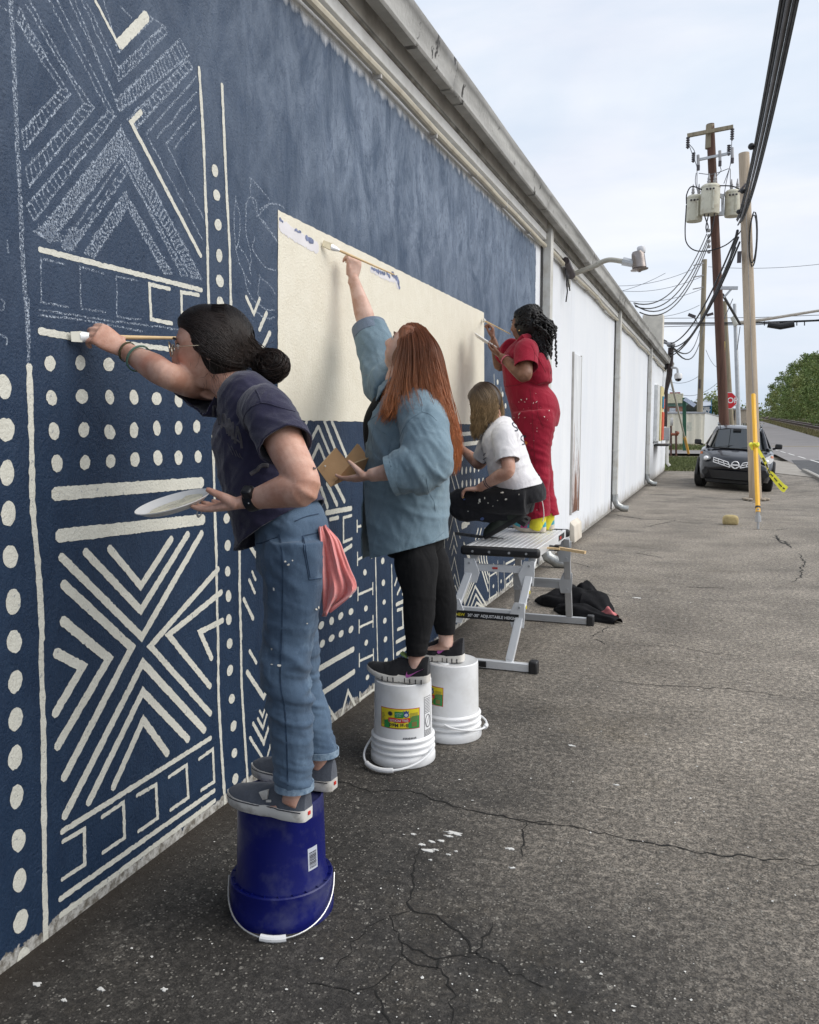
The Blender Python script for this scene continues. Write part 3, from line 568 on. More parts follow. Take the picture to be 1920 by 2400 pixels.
# --- strip right of the second painter
VL('G', .013, (897, 215), (905, 350), (911, 480)); VL('G', .013, (965, 195), (970, 350), (976, 550)); DOTS('G', .026, .017, (938, 285), (940, 405), (940, 510))
for (ax, ay, lx, ly, rx, ry, w_) in ((220, 15, 168, 230, 272, 212, .012), (220, 165, 186, 302, 248, 280, .012), (220, 272, 203, 350, 240, 335, .012), (225, 370, 176, 575, 274, 615, .012), (226, 505, 184, 655, 270, 660, .012), (230, 595, 190, 725, 266, 690, .012), (229, 670, 214, 750, 246, 745, .012)):
    S('K', w_, (lx, ly), (ax, ay), (rx, ry))
for k in range(7):                               # cross panel behind the platform
    o = k * 16; S('K', .022, (300 + k * 4, 250 + o * 1.2), (385 + o * .3, 560 - (6 - k) * 6 + o * 2.0 - 60), (300 + k * 3, 720 + o * .9)) if k < 3 else None
for k in range(4): S('K', .022, (268 + k * 30, 935 - k * 14), (392 + k * 6, 600 + k * 66), (486, 760 + k * 52 if k < 2 else 800))
for k in range(4): S('K', .022, (402 + k * 24, 235 + k * 4), (426 + k * 20, 400 - k * 2), (498, 640 - k * 66))
for x0 in (395, 420, 450, 480): S('K', .022, (x0, 225), (x0 + 22, 135))
VL('K', .013, (505, 500), (508, 620), (511, 750)); VL('K', .013, (575, 395), (578, 540), (582, 700)); VL('K', .012, (625, 400), (628, 540), (632, 690))
for y0 in (520, 700): ibeam('K', 508, y0, 566, y0 - 34, 26)
ibeam('K', 498, 160, 548, 138, 22); VL('K', .012, (556, 120), (558, 150), (560, 180))
DOTS('K', .024, .016, (540, 432), (540, 600), (600, 460), (602, 560))
for k in range(5): S('K', .02, (640, 420 + k * 62), (690, 395 + k * 52), (735, 365 + k * 40))
S('K', .016, (640, 545), (640, 590), (672, 572), (672, 530)); S('K', .016, (690, 520), (690, 560), (718, 545), (718, 505))
for k in range(4): S('K', .016, (842 + k * 18, 372 + k * 6), (852 + k * 16, 470 - k * 10))
S('K', .018, (845, 480), (905, 430)); S('K', .018, (845, 380), (900, 350)); S('K', .02, (290, 105), (345, 92)); 
# --- below the cream panel at the crouching painter
S('H', .030, (288, 1143), (500, 1118)); S('H', .032, (292, 1228), (490, 1205))
DOTS('H', .022, .028, (300, 1338), (413, 1308), (435, 1304), (458, 1300), (298, 1450), (333, 1445), (368, 1440), (402, 1436), (437, 1430), (300, 1560), (335, 1555), (370, 1550), (405, 1545), (440, 1540), (475, 1532))
VL('H', .014, (220, 1405), (245, 1500), (272, 1600)); S('H', .014, (228, 1330), (238, 1385)); S('H', .014, (205, 1490), (240, 1620)); S('H', .05, (298, 1915), (340, 1895)); S('H', .012, (246, 1290), (262, 1335))
VL('H', .012, (567, 635), (569, 715), (571, 790)); VL('H', .012, (625, 745), (627, 800), (629, 860)); DOTS('H', .03, .024, (597, 702), (640, 805), (664, 902))
# --- big cream panel with touch-ups
q0, q1, q2, q3 = onwall(651, 492), onwall(650, 984), onwall(1135, 995), onwall(1134, 733)
pm = MB()
def _pan(u, v):
    a = q1.lerp(q2, u); b = q0.lerp(q3, u); p = a.lerp(b, v); e = .006
    return (LX + .0016, p.y + (random.gauss(0, .001) if u in (0, 1) else 0), p.z + (random.gauss(0, .0013) if v in (0, 1) else 0))
pm.grid(_pan, 120, 30); link('cream_panel', pm.mesh('cream_panel', 0), PANELM, wallo)
DAB = mat('thin_blue_dab', (.15, .18, .30), .6, var=.5, scale=25); LAV = mat('lavender_primer', (.69, .67, .69), .6, var=.06, scale=9)
def TD(w_, m_, *pts): return paint_ribbon([wp('T', *p) for p in pts], w_, 'paint_touch_up', m_, LX + .0018, .004)
TD(.055, LAV, (140, 1300), (200, 1345), (300, 1405), (350, 1430)); TD(.03, LAV, (660, 1552), (720, 1590), (805, 1620)); TD(.03, LAV, (805, 1610), (820, 1660))
def TD2(*a):
    o = TD(*a); o.data.transform(Matrix.Translation((.0010, 0, 0))); return o
TD2(.022, DAB, (285, 1372), (325, 1395)); TD2(.016, DAB, (664, 1548), (700, 1568), (742, 1580)); TD2(.02, DAB, (752, 1572), (770, 1600)); TD2(.026, DAB, (782, 1578), (815, 1610), (826, 1662)); TD2(.012, DAB, (133, 1262), (150, 1280)); TD2(.01, DAB, (220, 1330), (255, 1340))
# --- chalk drawing still waiting for paint
def CH(w_, *pts, c='A', wob=2.5):
    out = []
    for a, b in zip(pts[:-1], pts[1:]):
        k = max(2, int(math.hypot(b[0] - a[0], b[1] - a[1]) / 40)); out += [(a[0] + (b[0] - a[0]) * i / k + random.gauss(0, wob), a[1] + (b[1] - a[1]) * i / k + random.gauss(0, wob)) for i in range(k)]
    out.append(pts[-1]); return paint_ribbon([wp(c, *p) for p in out], w_, 'chalk_line', CHALK, LX - .0003, .0012)
def HATCH(a0, a1, b0, b1, n, w_=.006):           # zigzag filling between two edges
    pts = []
    for i in range(n + 1):
        f = i / n; p, q = (a0[0] + (a1[0] - a0[0]) * f, a0[1] + (a1[1] - a0[1]) * f), (b0[0] + (b1[0] - b0[0]) * f, b0[1] + (b1[1] - b0[1]) * f); pts += [p, q] if i % 2 else [q, p]
    CH(w_, *pts, wob=3)
CH(.016, (62, 0), (75, 220), (90, 640), (108, 1000), (130, 1500), (150, 1750), (166, 1975), wob=1.5); CH(.012, (160, 0), (166, 380), c='B', wob=1)
for pts in (((110, 40), (250, 300), (400, 545), (140, 860)), ((95, 120), (240, 350), (352, 512), (128, 755)), ((170, 0), (400, 420), (540, 620), (165, 1078)), ((150, 30), (490, 600), (150, 972)), ((330, 0), (665, 670), (195, 1270)), ((280, 0), (625, 642), (155, 1188)),
            ((470, 0), (685, 465), (965, 190)), ((500, 10), (685, 395), (935, 158)), ((430, 0), (690, 640), (1090, 320)), ((400, 0), (680, 585), (1040, 225)), ((600, 0), (682, 300), (880, 110)), ((700, 40), (760, 105)), ((820, 60), (960, 160)),
            ((735, 690), (1080, 350)), ((790, 735), (1110, 390)), ((1130, 445), (845, 775), (1170, 1385)), ((1135, 530), (905, 797)), ((1135, 612), (960, 832), (1175, 1260)), ((1135, 698), (1005, 860)),
            ((225, 1340), (700, 745), (1165, 1610)), ((285, 1390), (700, 868), (1110, 1600)), ((360, 1420), (700, 920), (1082, 1590)), ((410, 1440), (740, 985), (1050, 1590)), ((490, 1460), (720, 1110), (992, 1580)), ((540, 1482), (735, 1195), (950, 1582))): CH(.0075, *pts)
HATCH((400, 545), (140, 860), (352, 512), (128, 755), 12); HATCH((540, 620), (165, 1078), (490, 600), (150, 972), 15); HATCH((665, 670), (195, 1270), (625, 642), (155, 1188), 22); HATCH((690, 560), (1040, 225), (690, 640), (1090, 320), 24, .009); HATCH((685, 395), (935, 158), (685, 440), (965, 190), 16); HATCH((760, 690), (1080, 350), (790, 735), (1110, 390), 16, .009)
HATCH((700, 745), (225, 1340), (700, 868), (285, 1390), 44, .013); HATCH((700, 745), (1165, 1610), (700, 868), (1110, 1600), 30, .011); HATCH((720, 960), (400, 1430), (740, 990), (420, 1440), 14); HATCH((720, 1110), (490, 1460), (735, 1195), (540, 1482), 20, .009); HATCH((720, 1110), (992, 1580), (735, 1195), (950, 1582), 22, .009); HATCH((700, 920), (1082, 1590), (740, 985), (1050, 1590), 20, .008)
HATCH((225, 1340), (310, 1290), (285, 1390), (330, 1350), 8, .02); HATCH((360, 1420), (420, 1330), (400, 1440), (470, 1350), 9, .018); HATCH((95, 120), (240, 350), (110, 60), (260, 310), 10)
for pts in (((370, 1525), (235, 1490), (237, 1745), (395, 1770)), ((600, 1580), (460, 1540), (465, 1780), (615, 1805)), ((790, 1620), (670, 1595), (675, 1830), (815, 1845)), ((225, 1790), (620, 1850), (1040, 1905)), ((222, 1818), (500, 1850), (820, 1912)), ((0, 1720), (20, 1750), (18, 1785), (0, 1790)), ((0, 1930), (38, 1955), (36, 1990)), ((40, 1390), (48, 1460)), ((0, 35), (62, 75))): CH(.006, *pts, wob=1.5)
random.seed(21)
for pts in (((1360, 1130), (1350, 1300), (1370, 1480), (1420, 1600), (1450, 1640)), ((1360, 1150), (1385, 1260), (1375, 1400), (1360, 1440)), ((1445, 1025), (1450, 1130), (1500, 1260), (1595, 1380)), ((1450, 1030), (1520, 1110), (1555, 1170), (1480, 1250)), ((1420, 1180), (1440, 1140), (1475, 1160), (1485, 1230)), ((1500, 1210), (1550, 1180), (1600, 1180), (1640, 1200)), ((1420, 1180), (1420, 1340), (1450, 1480), (1440, 1560)), ((1470, 1370), (1460, 1440), (1530, 1540), (1590, 1560)), ((1510, 1265), (1540, 1300), (1600, 1400)), ((1490, 1590), (1560, 1650), (1590, 1700)), ((1410, 1590), (1440, 1700), (1520, 1780), (1585, 1790)), ((1500, 1590), (1490, 1700), (1510, 1740)), ((1480, 1800), (1540, 1840), (1585, 1830)), ((1380, 1420), (1430, 1500), (1450, 1590))): CH(.0065, *[tuple(p) for p in spline(pts, 5)], wob=1.5)
random.seed(9)
# ================================================================ poles, wires, far buildings, stop sign, lamp, camera
WOODT = lambda n, a, v=.25: None
def wood_mat(name, a, b, dark=None):
    t = NT(name); c = t.mix(t.ramp(t.noise(1, 6, .65, t.map((14, 14, .7))), (.34, 0), (.66, 1)), a, b)
    if dark: c = t.mix(t.ramp(t.noise(1, 6, .7, t.map((9, 9, .4), (3, 1, 0))), (.6, 0), (.68, .9)), c, dark)
    return t.fin(c, .85, t.bump(t.noise(1, 5, .6, t.map((40, 40, 1.5))), .01))
TANW = wood_mat('pale_pole_wood', (.36, .285, .205), (.50, .41, .31), (.2, .15, .1)); REDW = wood_mat('creosote_pole_wood', (.06, .028, .019), (.125, .062, .042), (.035, .02, .015)); GREYW = wood_mat('weathered_pole_wood', (.21, .175, .115), (.33, .28, .2), (.1, .08, .05))
STEEL = mat('galvanised_steel', (.46, .47, .48), .45, .6, var=.1); DKW = mat('black_cable', (.012, .012, .014), .6); GREYC = mat('grey_wire', (.12, .12, .13), .6); WIREF = mat('thin_far_wire', (.22, .23, .25), .7)
CREAMT = mat('cream_transformer_paint', (.60, .575, .46), .45, var=.06, dirt=(.3, .22, .14), dirt_amt=.5, dscale=5); CERAM = mat('grey_porcelain', (.34, .33, .33), .3); DARKI = mat('dark_insulator', (.05, .04, .045), .4)
def pole_between(name, label, cat, p, q, r0, r1, m, group=None):
    t = thing(name, label, cat, p, group); b = MB(); P = [Vector(p).lerp(Vector(q), i / 10) for i in range(11)]
    b.tube(P, [r0 + (r1 - r0) * i / 10 for i in range(11)], 16); b.build('shaft', m, t); return t
def mpx(px): return px
TP0 = onground(1771, 1171); TP0 = V(TP0.x, TP0.y, 0); TP1 = at(1744, 359, TP0.y + .1)
tan_pole = pole_between('utility_pole', 'pale tan wooden utility pole with yellow guard in front of the parked car', 'utility pole', TP0, TP1, .125, .105, TANW)
def along(p, q, z): return p.lerp(q, (z - p.z) / (q.z - p.z))
pp = along(TP0, TP1, 5.9)
b = MB(); b.box(pp + V(-.08, -.13, 0), (.06, .12, .3)); b.box(pp + V(-.1, -.15, -.9), (.08, .1, .22)); b.tube([pp + V(-.02, -.15, .55), pp + V(-.16, -.18, .4)], .02, 6); b.build('bracket', DARKI, tan_pole)
b = MB(); b.tube([pp + V(.14 + .09 * math.cos(a) * .8 + .02, -.1, -.55 + .55 * math.sin(a)) for a in np.linspace(0, 6.283, 20)], .013, 6); b.tube([pp + V(.15 + .07 * math.cos(a), -.13, -.55 + .48 * math.sin(a)) for a in np.linspace(0, 6.283, 20)], .013, 6); b.build('coiled_cable', DKW, tan_pole)
b = MB(); 
for i in range(10): a = i * .6; b.ball(TP0 + V(.22 * math.cos(a), -.2 + .2 * math.sin(a), .03), (.055, .055, .03), 8, 5)
b.build('footing', mat('crumbled_pole_footing', (.33, .28, .22), .95, var=.3, scale=12), tan_pole)
# guy wire, anchor and yellow guard
G0 = onground(1777, 1240); GA = at(1777, 1201, G0.y); GT = at(1766, 925, G0.y + 1.4)
guy = thing('guy_guard', 'yellow plastic guy wire guard slanting up from the asphalt', 'guy guard', G0)
b = MB(); b.tube([GA, GT], .035, 10); b.build('guard_sleeve', mat('yellow_plastic', (.80, .42, .02), .45, var=.05), guy)
b = MB(); b.tube([G0, GA + V(0, 0, .06)], .018, 8); b.tube([G0.lerp(GA, .45), G0.lerp(GA, .8)], .045, 8); b.tube([G0.lerp(GA, .8), G0.lerp(GA, 1.05)], .03, 8); b.build('anchor_rod', STEEL, guy)
b = MB(); b.tube([GT, along(TP0, TP1, 6.6)], .005, 5); b.build('guy_strand', GREYC, guy)
b = MB(); b.tube([GA.lerp(GT, .03), GA.lerp(GT, .045)], .038, 10); b.build('band', DKW, guy)
TAPE = mat('yellow_caution_tape', (.72, .68, .04), .5, var=.06)
k0 = at(1768, 1042, G0.y + .75); tp = thing('caution_tape', 'yellow caution tape tied round the slanting guard and blowing to the right', 'caution tape', k0)
pts = [at(1770, 1043, G0.y + .7), at(1781, 1060, G0.y + .72), at(1795, 1085, G0.y + .7), at(1803, 1105, G0.y + .6), at(1815, 1120, G0.y + .5), at(1832, 1140, G0.y + .35), at(1843, 1148, G0.y + .3)]
q = spline([tuple(p) for p in pts], 8); b = MB(); n_ = len(q); vs = []
for i, p in enumerate(q):
    f = i / (n_ - 1); w_ = (.02 + .04 * f) if f < .96 else .05; an = 3.2 * f * (1 - .35 * f) + .4; u = V(math.cos(an) * .8, .3, math.sin(an) * .8) if f < .55 else V(.8, .25, .58).lerp(V(math.cos(an), .3, math.sin(an)), .25)
    u.normalize(); vs += [Vector(p) - u * w_, Vector(p), Vector(p) + u * w_]
b.add(vs, [(3 * i + j, 3 * i + j + 1, 3 * i + j + 4, 3 * i + j + 3) for i in range(n_ - 1) for j in (0, 1)]); b.build('loose_end', TAPE, tp)
b = MB(); b.tube([k0 + V(math.cos(a) * .06, math.sin(a) * .06, .02 * math.sin(3 * a)) for a in np.linspace(0, 6.28, 16)], .022, 6); b.tube([k0 + V(-.05, -.03, 0), at(1764, 1055, G0.y + .7)], [.03, .012], 6); b.build('knot', TAPE, tp)
b = MB()
for k in range(7):
    i = 12 + k * 5
    if i + 3 < n_: b.tube([Vector(q[i]) + V(0, -.012, 0), Vector(q[i + 3]) + V(0, -.012, 0)], .01, 4)
b.build('lettering', DKW, tp)
# red transformer pole
RY = 30.0; RP1 = at(1665, 291, RY); RPb = at(1697, 985, RY); d_ = (RPb - RP1); RP0 = RP1 + d_ * (RP1.z / -d_.z)
red = pole_between('transformer_pole', 'dark red brown utility pole carrying three cream transformers', 'utility pole', RP0, RP1, .165, .125, REDW)
def bar(name, m, pa, pb, w, par, n=4): b = MB(); b.bar(pa, pb, w, w); return b.build(name, m, par)
dy = V(0, -.17, 0)
bar('crossarm', GREYW, at(1611, 318, RY - .2), at(1719, 297, RY - .2), .11, red); bar('lower_crossarm', STEEL, at(1634, 375, RY - .2), at(1716, 358, RY - .2), .075, red)
b = MB(); b.tube([RP1 + V(0, 0, -.02), RP1 + V(0, 0, -.75)], [.13, .135], 14); b.build('grey_cap', GREYW, red)
def insul(pt, h, r=.06, par=red, m=DARKI):
    b = MB(); pr = []
    for i in range(5): pr += [(r, -h * i / 5), (r, -h * (i + .45) / 5), (r * .5, -h * (i + .55) / 5), (r * .5, -h * (i + 1) / 5)]
    b.lathe(pr, pt, 10, cap=(True, True)); b.build('insulator', m, par)
for px, py, h in ((1613, 322, .35), (1717, 302, .35), (1709, 340, .32), (1626, 358, .3)): insul(at(px, py, RY - .2), h)
for px, py in ((1636, 372), (1687, 362), (1716, 355)):
    c = at(px, py, RY - .25); b = MB(); b.tube([c + V(0, 0, .12), c + V(.02, 0, -.2)], .045, 8); b.build('fuse_cutout', CERAM, red); b = MB(); b.tube([c + V(.02, 0, -.2), c + V(.02, 0, -.36)], .05, 8); b.build('fuse_tube', DARKI, red)
for k, (px, py, yo) in enumerate(((1628, 491, -.1), (1665, 470, -.5), (1718, 479, .1))):
    c = at(px, py, RY + yo); h = .86 if k == 1 else .76; r = .29 if k == 1 else .255
    b = MB(); b.lathe([(r * .94, -h / 2), (r, -h / 2 + .04), (r, h / 2 - .05), (r * 1.04, h / 2 - .045), (r * 1.04, h / 2), (r * .85, h / 2 + .05), (.02, h / 2 + .08)], c, 24, cap=(True, False)); o = b.build('transformer', CREAMT, red)
    b = MB(); b.box(c + V(.1, -r - .01, 0), (.05, .05, h * .75)); b.build('seam_rib', CREAMT, o)
    for dx in (-.06, .12): b = MB(); b.lathe([(.06, 0), (.06, .05), (.035, .06), (.055, .1), (.055, .14), (.03, .15), (.05, .19), (.03, .26), (.015, .36)], c + V(dx, 0, h / 2 + .05), 10); b.build('bushing', CERAM, o)
    for dx in (-.1, 0, .1): b = MB(); b.ball(c + V(dx, -r - .02, h / 2 - .14), .035, 8, 6); b.build('terminal', DARKI, o)
bar('transformer_hanger', STEEL, at(1687, 458, RY), at(1697, 462, RY), .12, red); bar('transformer_hanger', STEEL, at(1694, 455, RY), at(1694, 502, RY), .09, red); bar('transformer_hanger', STEEL, at(1680, 502, RY), at(1697, 500, RY), .12, red)
bar('lower_arm', STEEL, at(1680, 675, RY - .2), at(1730, 675, RY - .2), .1, red); bar('arm_brace', STEEL, at(1697, 697, RY - .2), at(1714, 678, RY - .2), .06, red)
b = MB(); b.bar(RP0 + V(-.2, -.05, .5), RP0 + V(-.2, -.05, 4.3), .05, .05); b.build('yellow_marker', mat('faded_yellow_guard', (.62, .46, .16), .6), red)
def wire(name, pts, r, par=None, m=DKW, sm=True): b = MB(); b.tube([tuple(p) for p in (spline([tuple(p) for p in pts], 8) if sm else pts)], r, 5); return b.build(name, m, par)
for pts in (((1613, 335), (1619, 350), (1632, 385), (1634, 395)), ((1614, 336), (1626, 350), (1629, 360)), ((1716, 320), (1714, 360), (1711, 390), (1697, 430)), ((1711, 390), (1702, 430), (1694, 480)), ((1634, 400), (1634, 440), (1636, 450)), ((1632, 405), (1630, 425), (1634, 445)), ((1638, 406), (1670, 408), (1708, 395)), ((1688, 390), (1690, 400), (1680, 412)), ((1712, 395), (1712, 440))):
    wire('jumper_wire', [at(x, y, RY - .25) for x, y in pts], .012, red, GREYC)
for pts in (((1609, 478), (1610, 455), (1622, 437), (1650, 446)), ((1609, 480), (1606, 540), (1610, 570), (1630, 587), (1665, 587), (1700, 575), (1725, 555), (1738, 540)), ((1648, 448), (1649, 490), (1653, 510), (1660, 530), (1657, 540)), ((1657, 448), (1658, 475), (1661, 500), (1655, 530), (1657, 545)), ((1671, 445), (1675, 475), (1674, 510), (1667, 545), (1660, 560)), ((1682, 435), (1715, 436), (1733, 443))):
    wire('transformer_lead', [at(x, y, RY - .62) for x, y in pts], .02, red)
for y in np.linspace(540, 590, 5): b = MB(); b.ball(at(1662, y, RY - .25), .06, 8, 6); b.build('spool_insulator', CERAM, red)
# other poles
def far_pole(name, label, cat, x0, y0, x1, y1, Y, r, m, grp=None): a = at(x1, y1, Y); b_ = at(x0, y0, Y); return pole_between(name, label, cat, V(b_.x, Y, zg(Y) if b_.z < 1 else b_.z), a, r, r * .75, m, grp)
fp = far_pole('utility_pole', 'thin weathered utility pole with three side insulators in front of the pale shed', 'utility pole', 1638, 1041, 1652, 608, 82, .27, GREYW)
for y in (617, 645, 673): a = at(1651 - (y - 608) * .03, y, 81.5); b = MB(); b.tube([a, a + V(-.9, 0, -.12)], .05, 6); b.build('insulator_arm', CERAM, fp)
b = MB(); b.box(at(1643, 987, 81.4), (.32, .1, .36)); b.build('yellow_tag', mat('yellow_tag', (.7, .4, .06), .6), fp); b = MB(); b.box(at(1640, 900, 81.4), (.16, .5, .8)); b.build('dark_plate', DARKI, fp)
fl = thing('floodlight', 'small dark floodlights on the weathered pole far down the street', 'floodlight', at(1628, 742, 81.3))
b = MB(); b.box(at(1622, 740, 81.3), (.66, .3, .26), Matrix.Rotation(.4, 3, 'Y')); b.build('head', DARKI, fl); b = MB(); b.bar(at(1627, 744, 81.4), at(1634, 754, 81.4), .08, .08); b.build('arm', DARKI, fl); b = MB(); b.box(at(1664, 737, 81.3), (.6, .3, .2), Matrix.Rotation(-.25, 3, 'Y')); b.build('far_head', DARKI, fl)
far_pole('utility_pole', 'greenish wooden pole just behind the stop sign and the dark red pole', 'utility pole', 1714, 1000, 1698, 706, 52, .16, GREYW)
sp = far_pole('signal_pole', 'grey steel traffic signal pole with a long mast arm to the right', 'signal pole', 1732, 1000, 1722, 712, 48, .115, STEEL)
b = MB(); b.tube([at(1733, 756, 47.9), at(1790, 749, 46.5), at(1925, 727, 45)], [.085, .075, .06], 10); b.build('mast_arm', mat('beige_mast_arm', (.5, .45, .38), .5), sp)
b = MB(); b.tube([at(1718, 742, 47.8), at(1727, 762, 47.8)], .14, 10); b.build('control_box', mat('pale_box', (.55, .54, .48), .6), sp)
# stop sign
st_c = at(1707, 939, 42.5); st = thing('stop_sign', 'red octagonal stop sign partly hidden by the dark red pole', 'stop sign', V(st_c.x, st_c.y, 0))
def octo(r): return [(r * math.cos(R(22.5 + 45 * k)), r * math.sin(R(22.5 + 45 * k))) for k in range(8)]
ux = V(_ct, _st, 0).normalized(); ux = V(1, .12, 0).normalized(); nrm = V(ux.y, -ux.x, 0)
for nm, r, dpt, m in (('border', .415, 0, mat('sign_white', (.75, .75, .75), .5)), ('red_face', .385, .006, mat('stop_sign_red', (.56, .012, .022), .45, var=.05))):
    b = MB(); b.prism([st_c + nrm * dpt + ux * x + V(0, 0, z) for x, z in octo(r)], nrm * .008); b.build(nm, m, st)
b = MB(); put_text(b, 'STOP', .36, st_c + nrm * .018, ux, V(0, 0, 1), bold=.006); b.build('lettering', bpy.data.materials['sign_white'], st, smooth=0)
b = MB(); b.bar(V(st_c.x, st_c.y + .03, 0), V(st_c.x, st_c.y + .03, st_c.z + .3), .06, .04); b.build('post', STEEL, st)
# cables
cab = thing('cable_bundle', 'thick black bundle of overhead cables passing the tan pole', 'cable bundle', along(TP0, TP1, 5.6))
PA = along(TP0, TP1, 5.75) + V(-.16, -.16, 0); far_ = at(1835, 0, 7.6); MAST = at(1572, 806, 29.4)
dirn = (PA - far_)
for k, (o1, o2) in enumerate(((-.04, 0), (-.018, .02), (.004, -.015), (.026, .01), (.05, -.01), (.07, .015))):
    a = far_ + V(o1, 0, o2 * .5) - dirn * .35 + V(0, 0, .18); b = MB(); b.tube(sag(a, PA + V(o1 * .6, -.02 * k, o2 - .05 * (k % 3)), .42 + .02 * k, 26), .0125 if k % 2 else .016, 6); b.build('cable', DKW if k != 2 else GREYC, cab)
for k, (o1, sg) in enumerate(((0, .5), (.02, .52), (.05, .58), (-.03, .47))):
    b = MB(); b.tube(sag(PA + V(o1, 0, -.25 - .1 * k), MAST + V(o1 * .4, -.1, -.25 * (k % 2) - .05 * k), sg * 1.0, 22), .019, 6); b.build('service_cable', DKW, cab)
b = MB(); b.tube(sag(PA + V(0, .1, -.2), at(1688, 655, RY - .4), .25, 14), .03, 6); b.build('branch_cable', DKW, cab)
for f in (.3, .55, .72): b = MB(); p = far_.lerp(PA, f); b.ball(p + V(-.07, 0, -.33), .04, 8, 6); b.build('cable_tie', DKW, cab)
svc = thing('service_wires', 'three sagging service wires from the transformers down to the warehouse roof', 'power wires', at(1660, 560, RY - .4))
for k, (px, py, qx, qy, s) in enumerate(((1657, 548, 1486, 710, .7), (1660, 556, 1490, 718, .75), (1662, 570, 1500, 732, .8), (1660, 564, 1488, 714, .9))): b = MB(); b.tube(sag(at(px, py, RY - .4), at(qx, qy, 22.0), s, 18), .016, 5); b.build('wire', DKW, svc)
b = MB(); b.tube(sag(at(1575, 812, 29.0), at(1640, 775, 81), .9, 14), .03, 5)
b.tube(sag(at(1578, 815, 29.0), at(1650, 760, 81), 1.4, 14), .03, 5); b.build('far_wire', DKW, svc)
tw = thing('street_cables', 'level black cables crossing the street behind the poles with a black splice case', 'cables', at(1700, 757, 50))
for (y0, y1, y2, r, m) in ((757, 757, 750, .05, DKW), (761, 760, 752, .02, DKW), (746, 745, 738, .02, GREYC), (767, 762, 748, .02, DKW)): b = MB(); b.tube([at(1515, y0, 50), at(1680, y1, 50), at(1775, y1 - 1, 50), at(1930, y2, 50)], r * .8, 6); b.build('cable', m, tw)
b = MB(); b.tube([at(1800, 760, 49.8), at(1830, 765, 49.8), at(1862, 759, 49.8)], .17, 10); b.build('splice_case', DKW, tw)
for x in (1792, 1868, 1886): b = MB(); b.bar(at(x, 753, 49.9), at(x, 763, 49.9), .05, .05); b.build('spacer', DKW, tw)
fw = thing('distant_wires', 'faint thin power lines strung far across the pale sky', 'power lines')
for (a, c, s) in (((1340, 690), (1560, 640), 3), ((1450, 670), (1650, 619), 2), ((1460, 682), (1650, 646), 2), ((1470, 705), (1650, 675), 2), ((1515, 742), (1640, 715), 1.5), ((1660, 625), (1930, 618), 1), ((1560, 890), (1640, 880), 2), ((1570, 912), (1690, 890), 4), ((1655, 820), (1680, 860), 1)): b = MB(); b.tube(sag(at(*a, 85), at(*c, 85), s * .25, 10), .022, 4); b.build('wire', WIREF, fw)
for pts in (((1690, 765), (1718, 700)), ((1735, 765), (1728, 820))): b = MB(); b.tube([at(*p, 47) for p in pts], .02, 4); b.build('wire', GREYC, fw)
b = MB(); b.tube([at(1694, 690, 40), at(1735, 760, 47)], .06, 6); b.build('wire', DKW, fw)
# ---------------------------------------------------------------- wall mounted lamp near the second bay
LB = V(.02, 10.6, 3.40); lmp = thing('wall_lamp', 'grey floodlight on a curved pipe arm reaching out from the white wall', 'wall lamp', LB)
LH = at(1497, 607, LB.y - .1); ARM = mat('aged_lamp_arm', (.42, .405, .35), .5, .3, var=.15, scale=8, dirt=(.2, .17, .12), dirt_amt=.5)
b = MB(); q = spline([(.02, 10.6, 3.33), (.16, 10.6, 3.38), (.35, 10.6, 3.44), tuple(at(1402, 618, 10.6)), tuple(at(1428, 609, 10.6)), tuple(at(1463, 613, 10.6))], 8); b.tube([tuple(p) for p in q], .03, 12); b.build('arm', ARM, lmp)
b = MB(); b.tube([at(1460, 612, LB.y), at(1487, 618, LB.y)], [.05, .045], 10); b.build('clamp', STEEL, lmp)
LT = Matrix.Rotation(-.12, 3, 'Y'); b = MB(); b.lathe([(0.014, -0.137), (0.036, -0.119), (0.101, -0.112), (0.104, -0.104), (0.068, -0.101), (0.083, -0.086), (0.079, 0.000), (0.075, 0.076), (0.063, 0.101), (0.032, 0.108)], at(1497, 610, LB.y), 24, axis=LT @ V(0, 0, 1), cap=(True, True)); b.build('head', mat('brown_grey_metal', (.3, .265, .25), .35, .8, var=.2), lmp)
b = MB(); b.lathe([(0.043, 0.000), (0.048, 0.014), (0.048, 0.065), (0.041, 0.076), (0.000, 0.079)], at(1504, 593, LB.y), 16, axis=LT @ V(0, 0, 1), cap=(True, False)); b.build('photocell', mat('pale_photocell', (.6, .6, .62), .4), lmp)
b = MB(); b.box(LB + V(0, 0, -.06), (.03, .12, .26)); b.build('mount_plate', ARM, lmp)
jb = thing('junction_box', 'small black junction box with loose wires beside the lamp arm', 'junction box', LB + V(0, -.35, -.05)); b = MB(); b.tube([LB + V(.04, -.5, .02), LB + V(.05, -.1, -.08)], .05, 10); b.build('box', DARKI, jb)
b = MB(); b.tube([LB + V(.03, -.4, -.05), LB + V(.05, -.36, -.3), LB + V(.03, -.33, -.42)], .008, 5); b.tube([LB + V(.03, -.3, -.1), LB + V(.06, -.25, -.28), LB + V(.04, -.2, -.2)], .008, 5); b.build('loose_wire', DKW, jb)
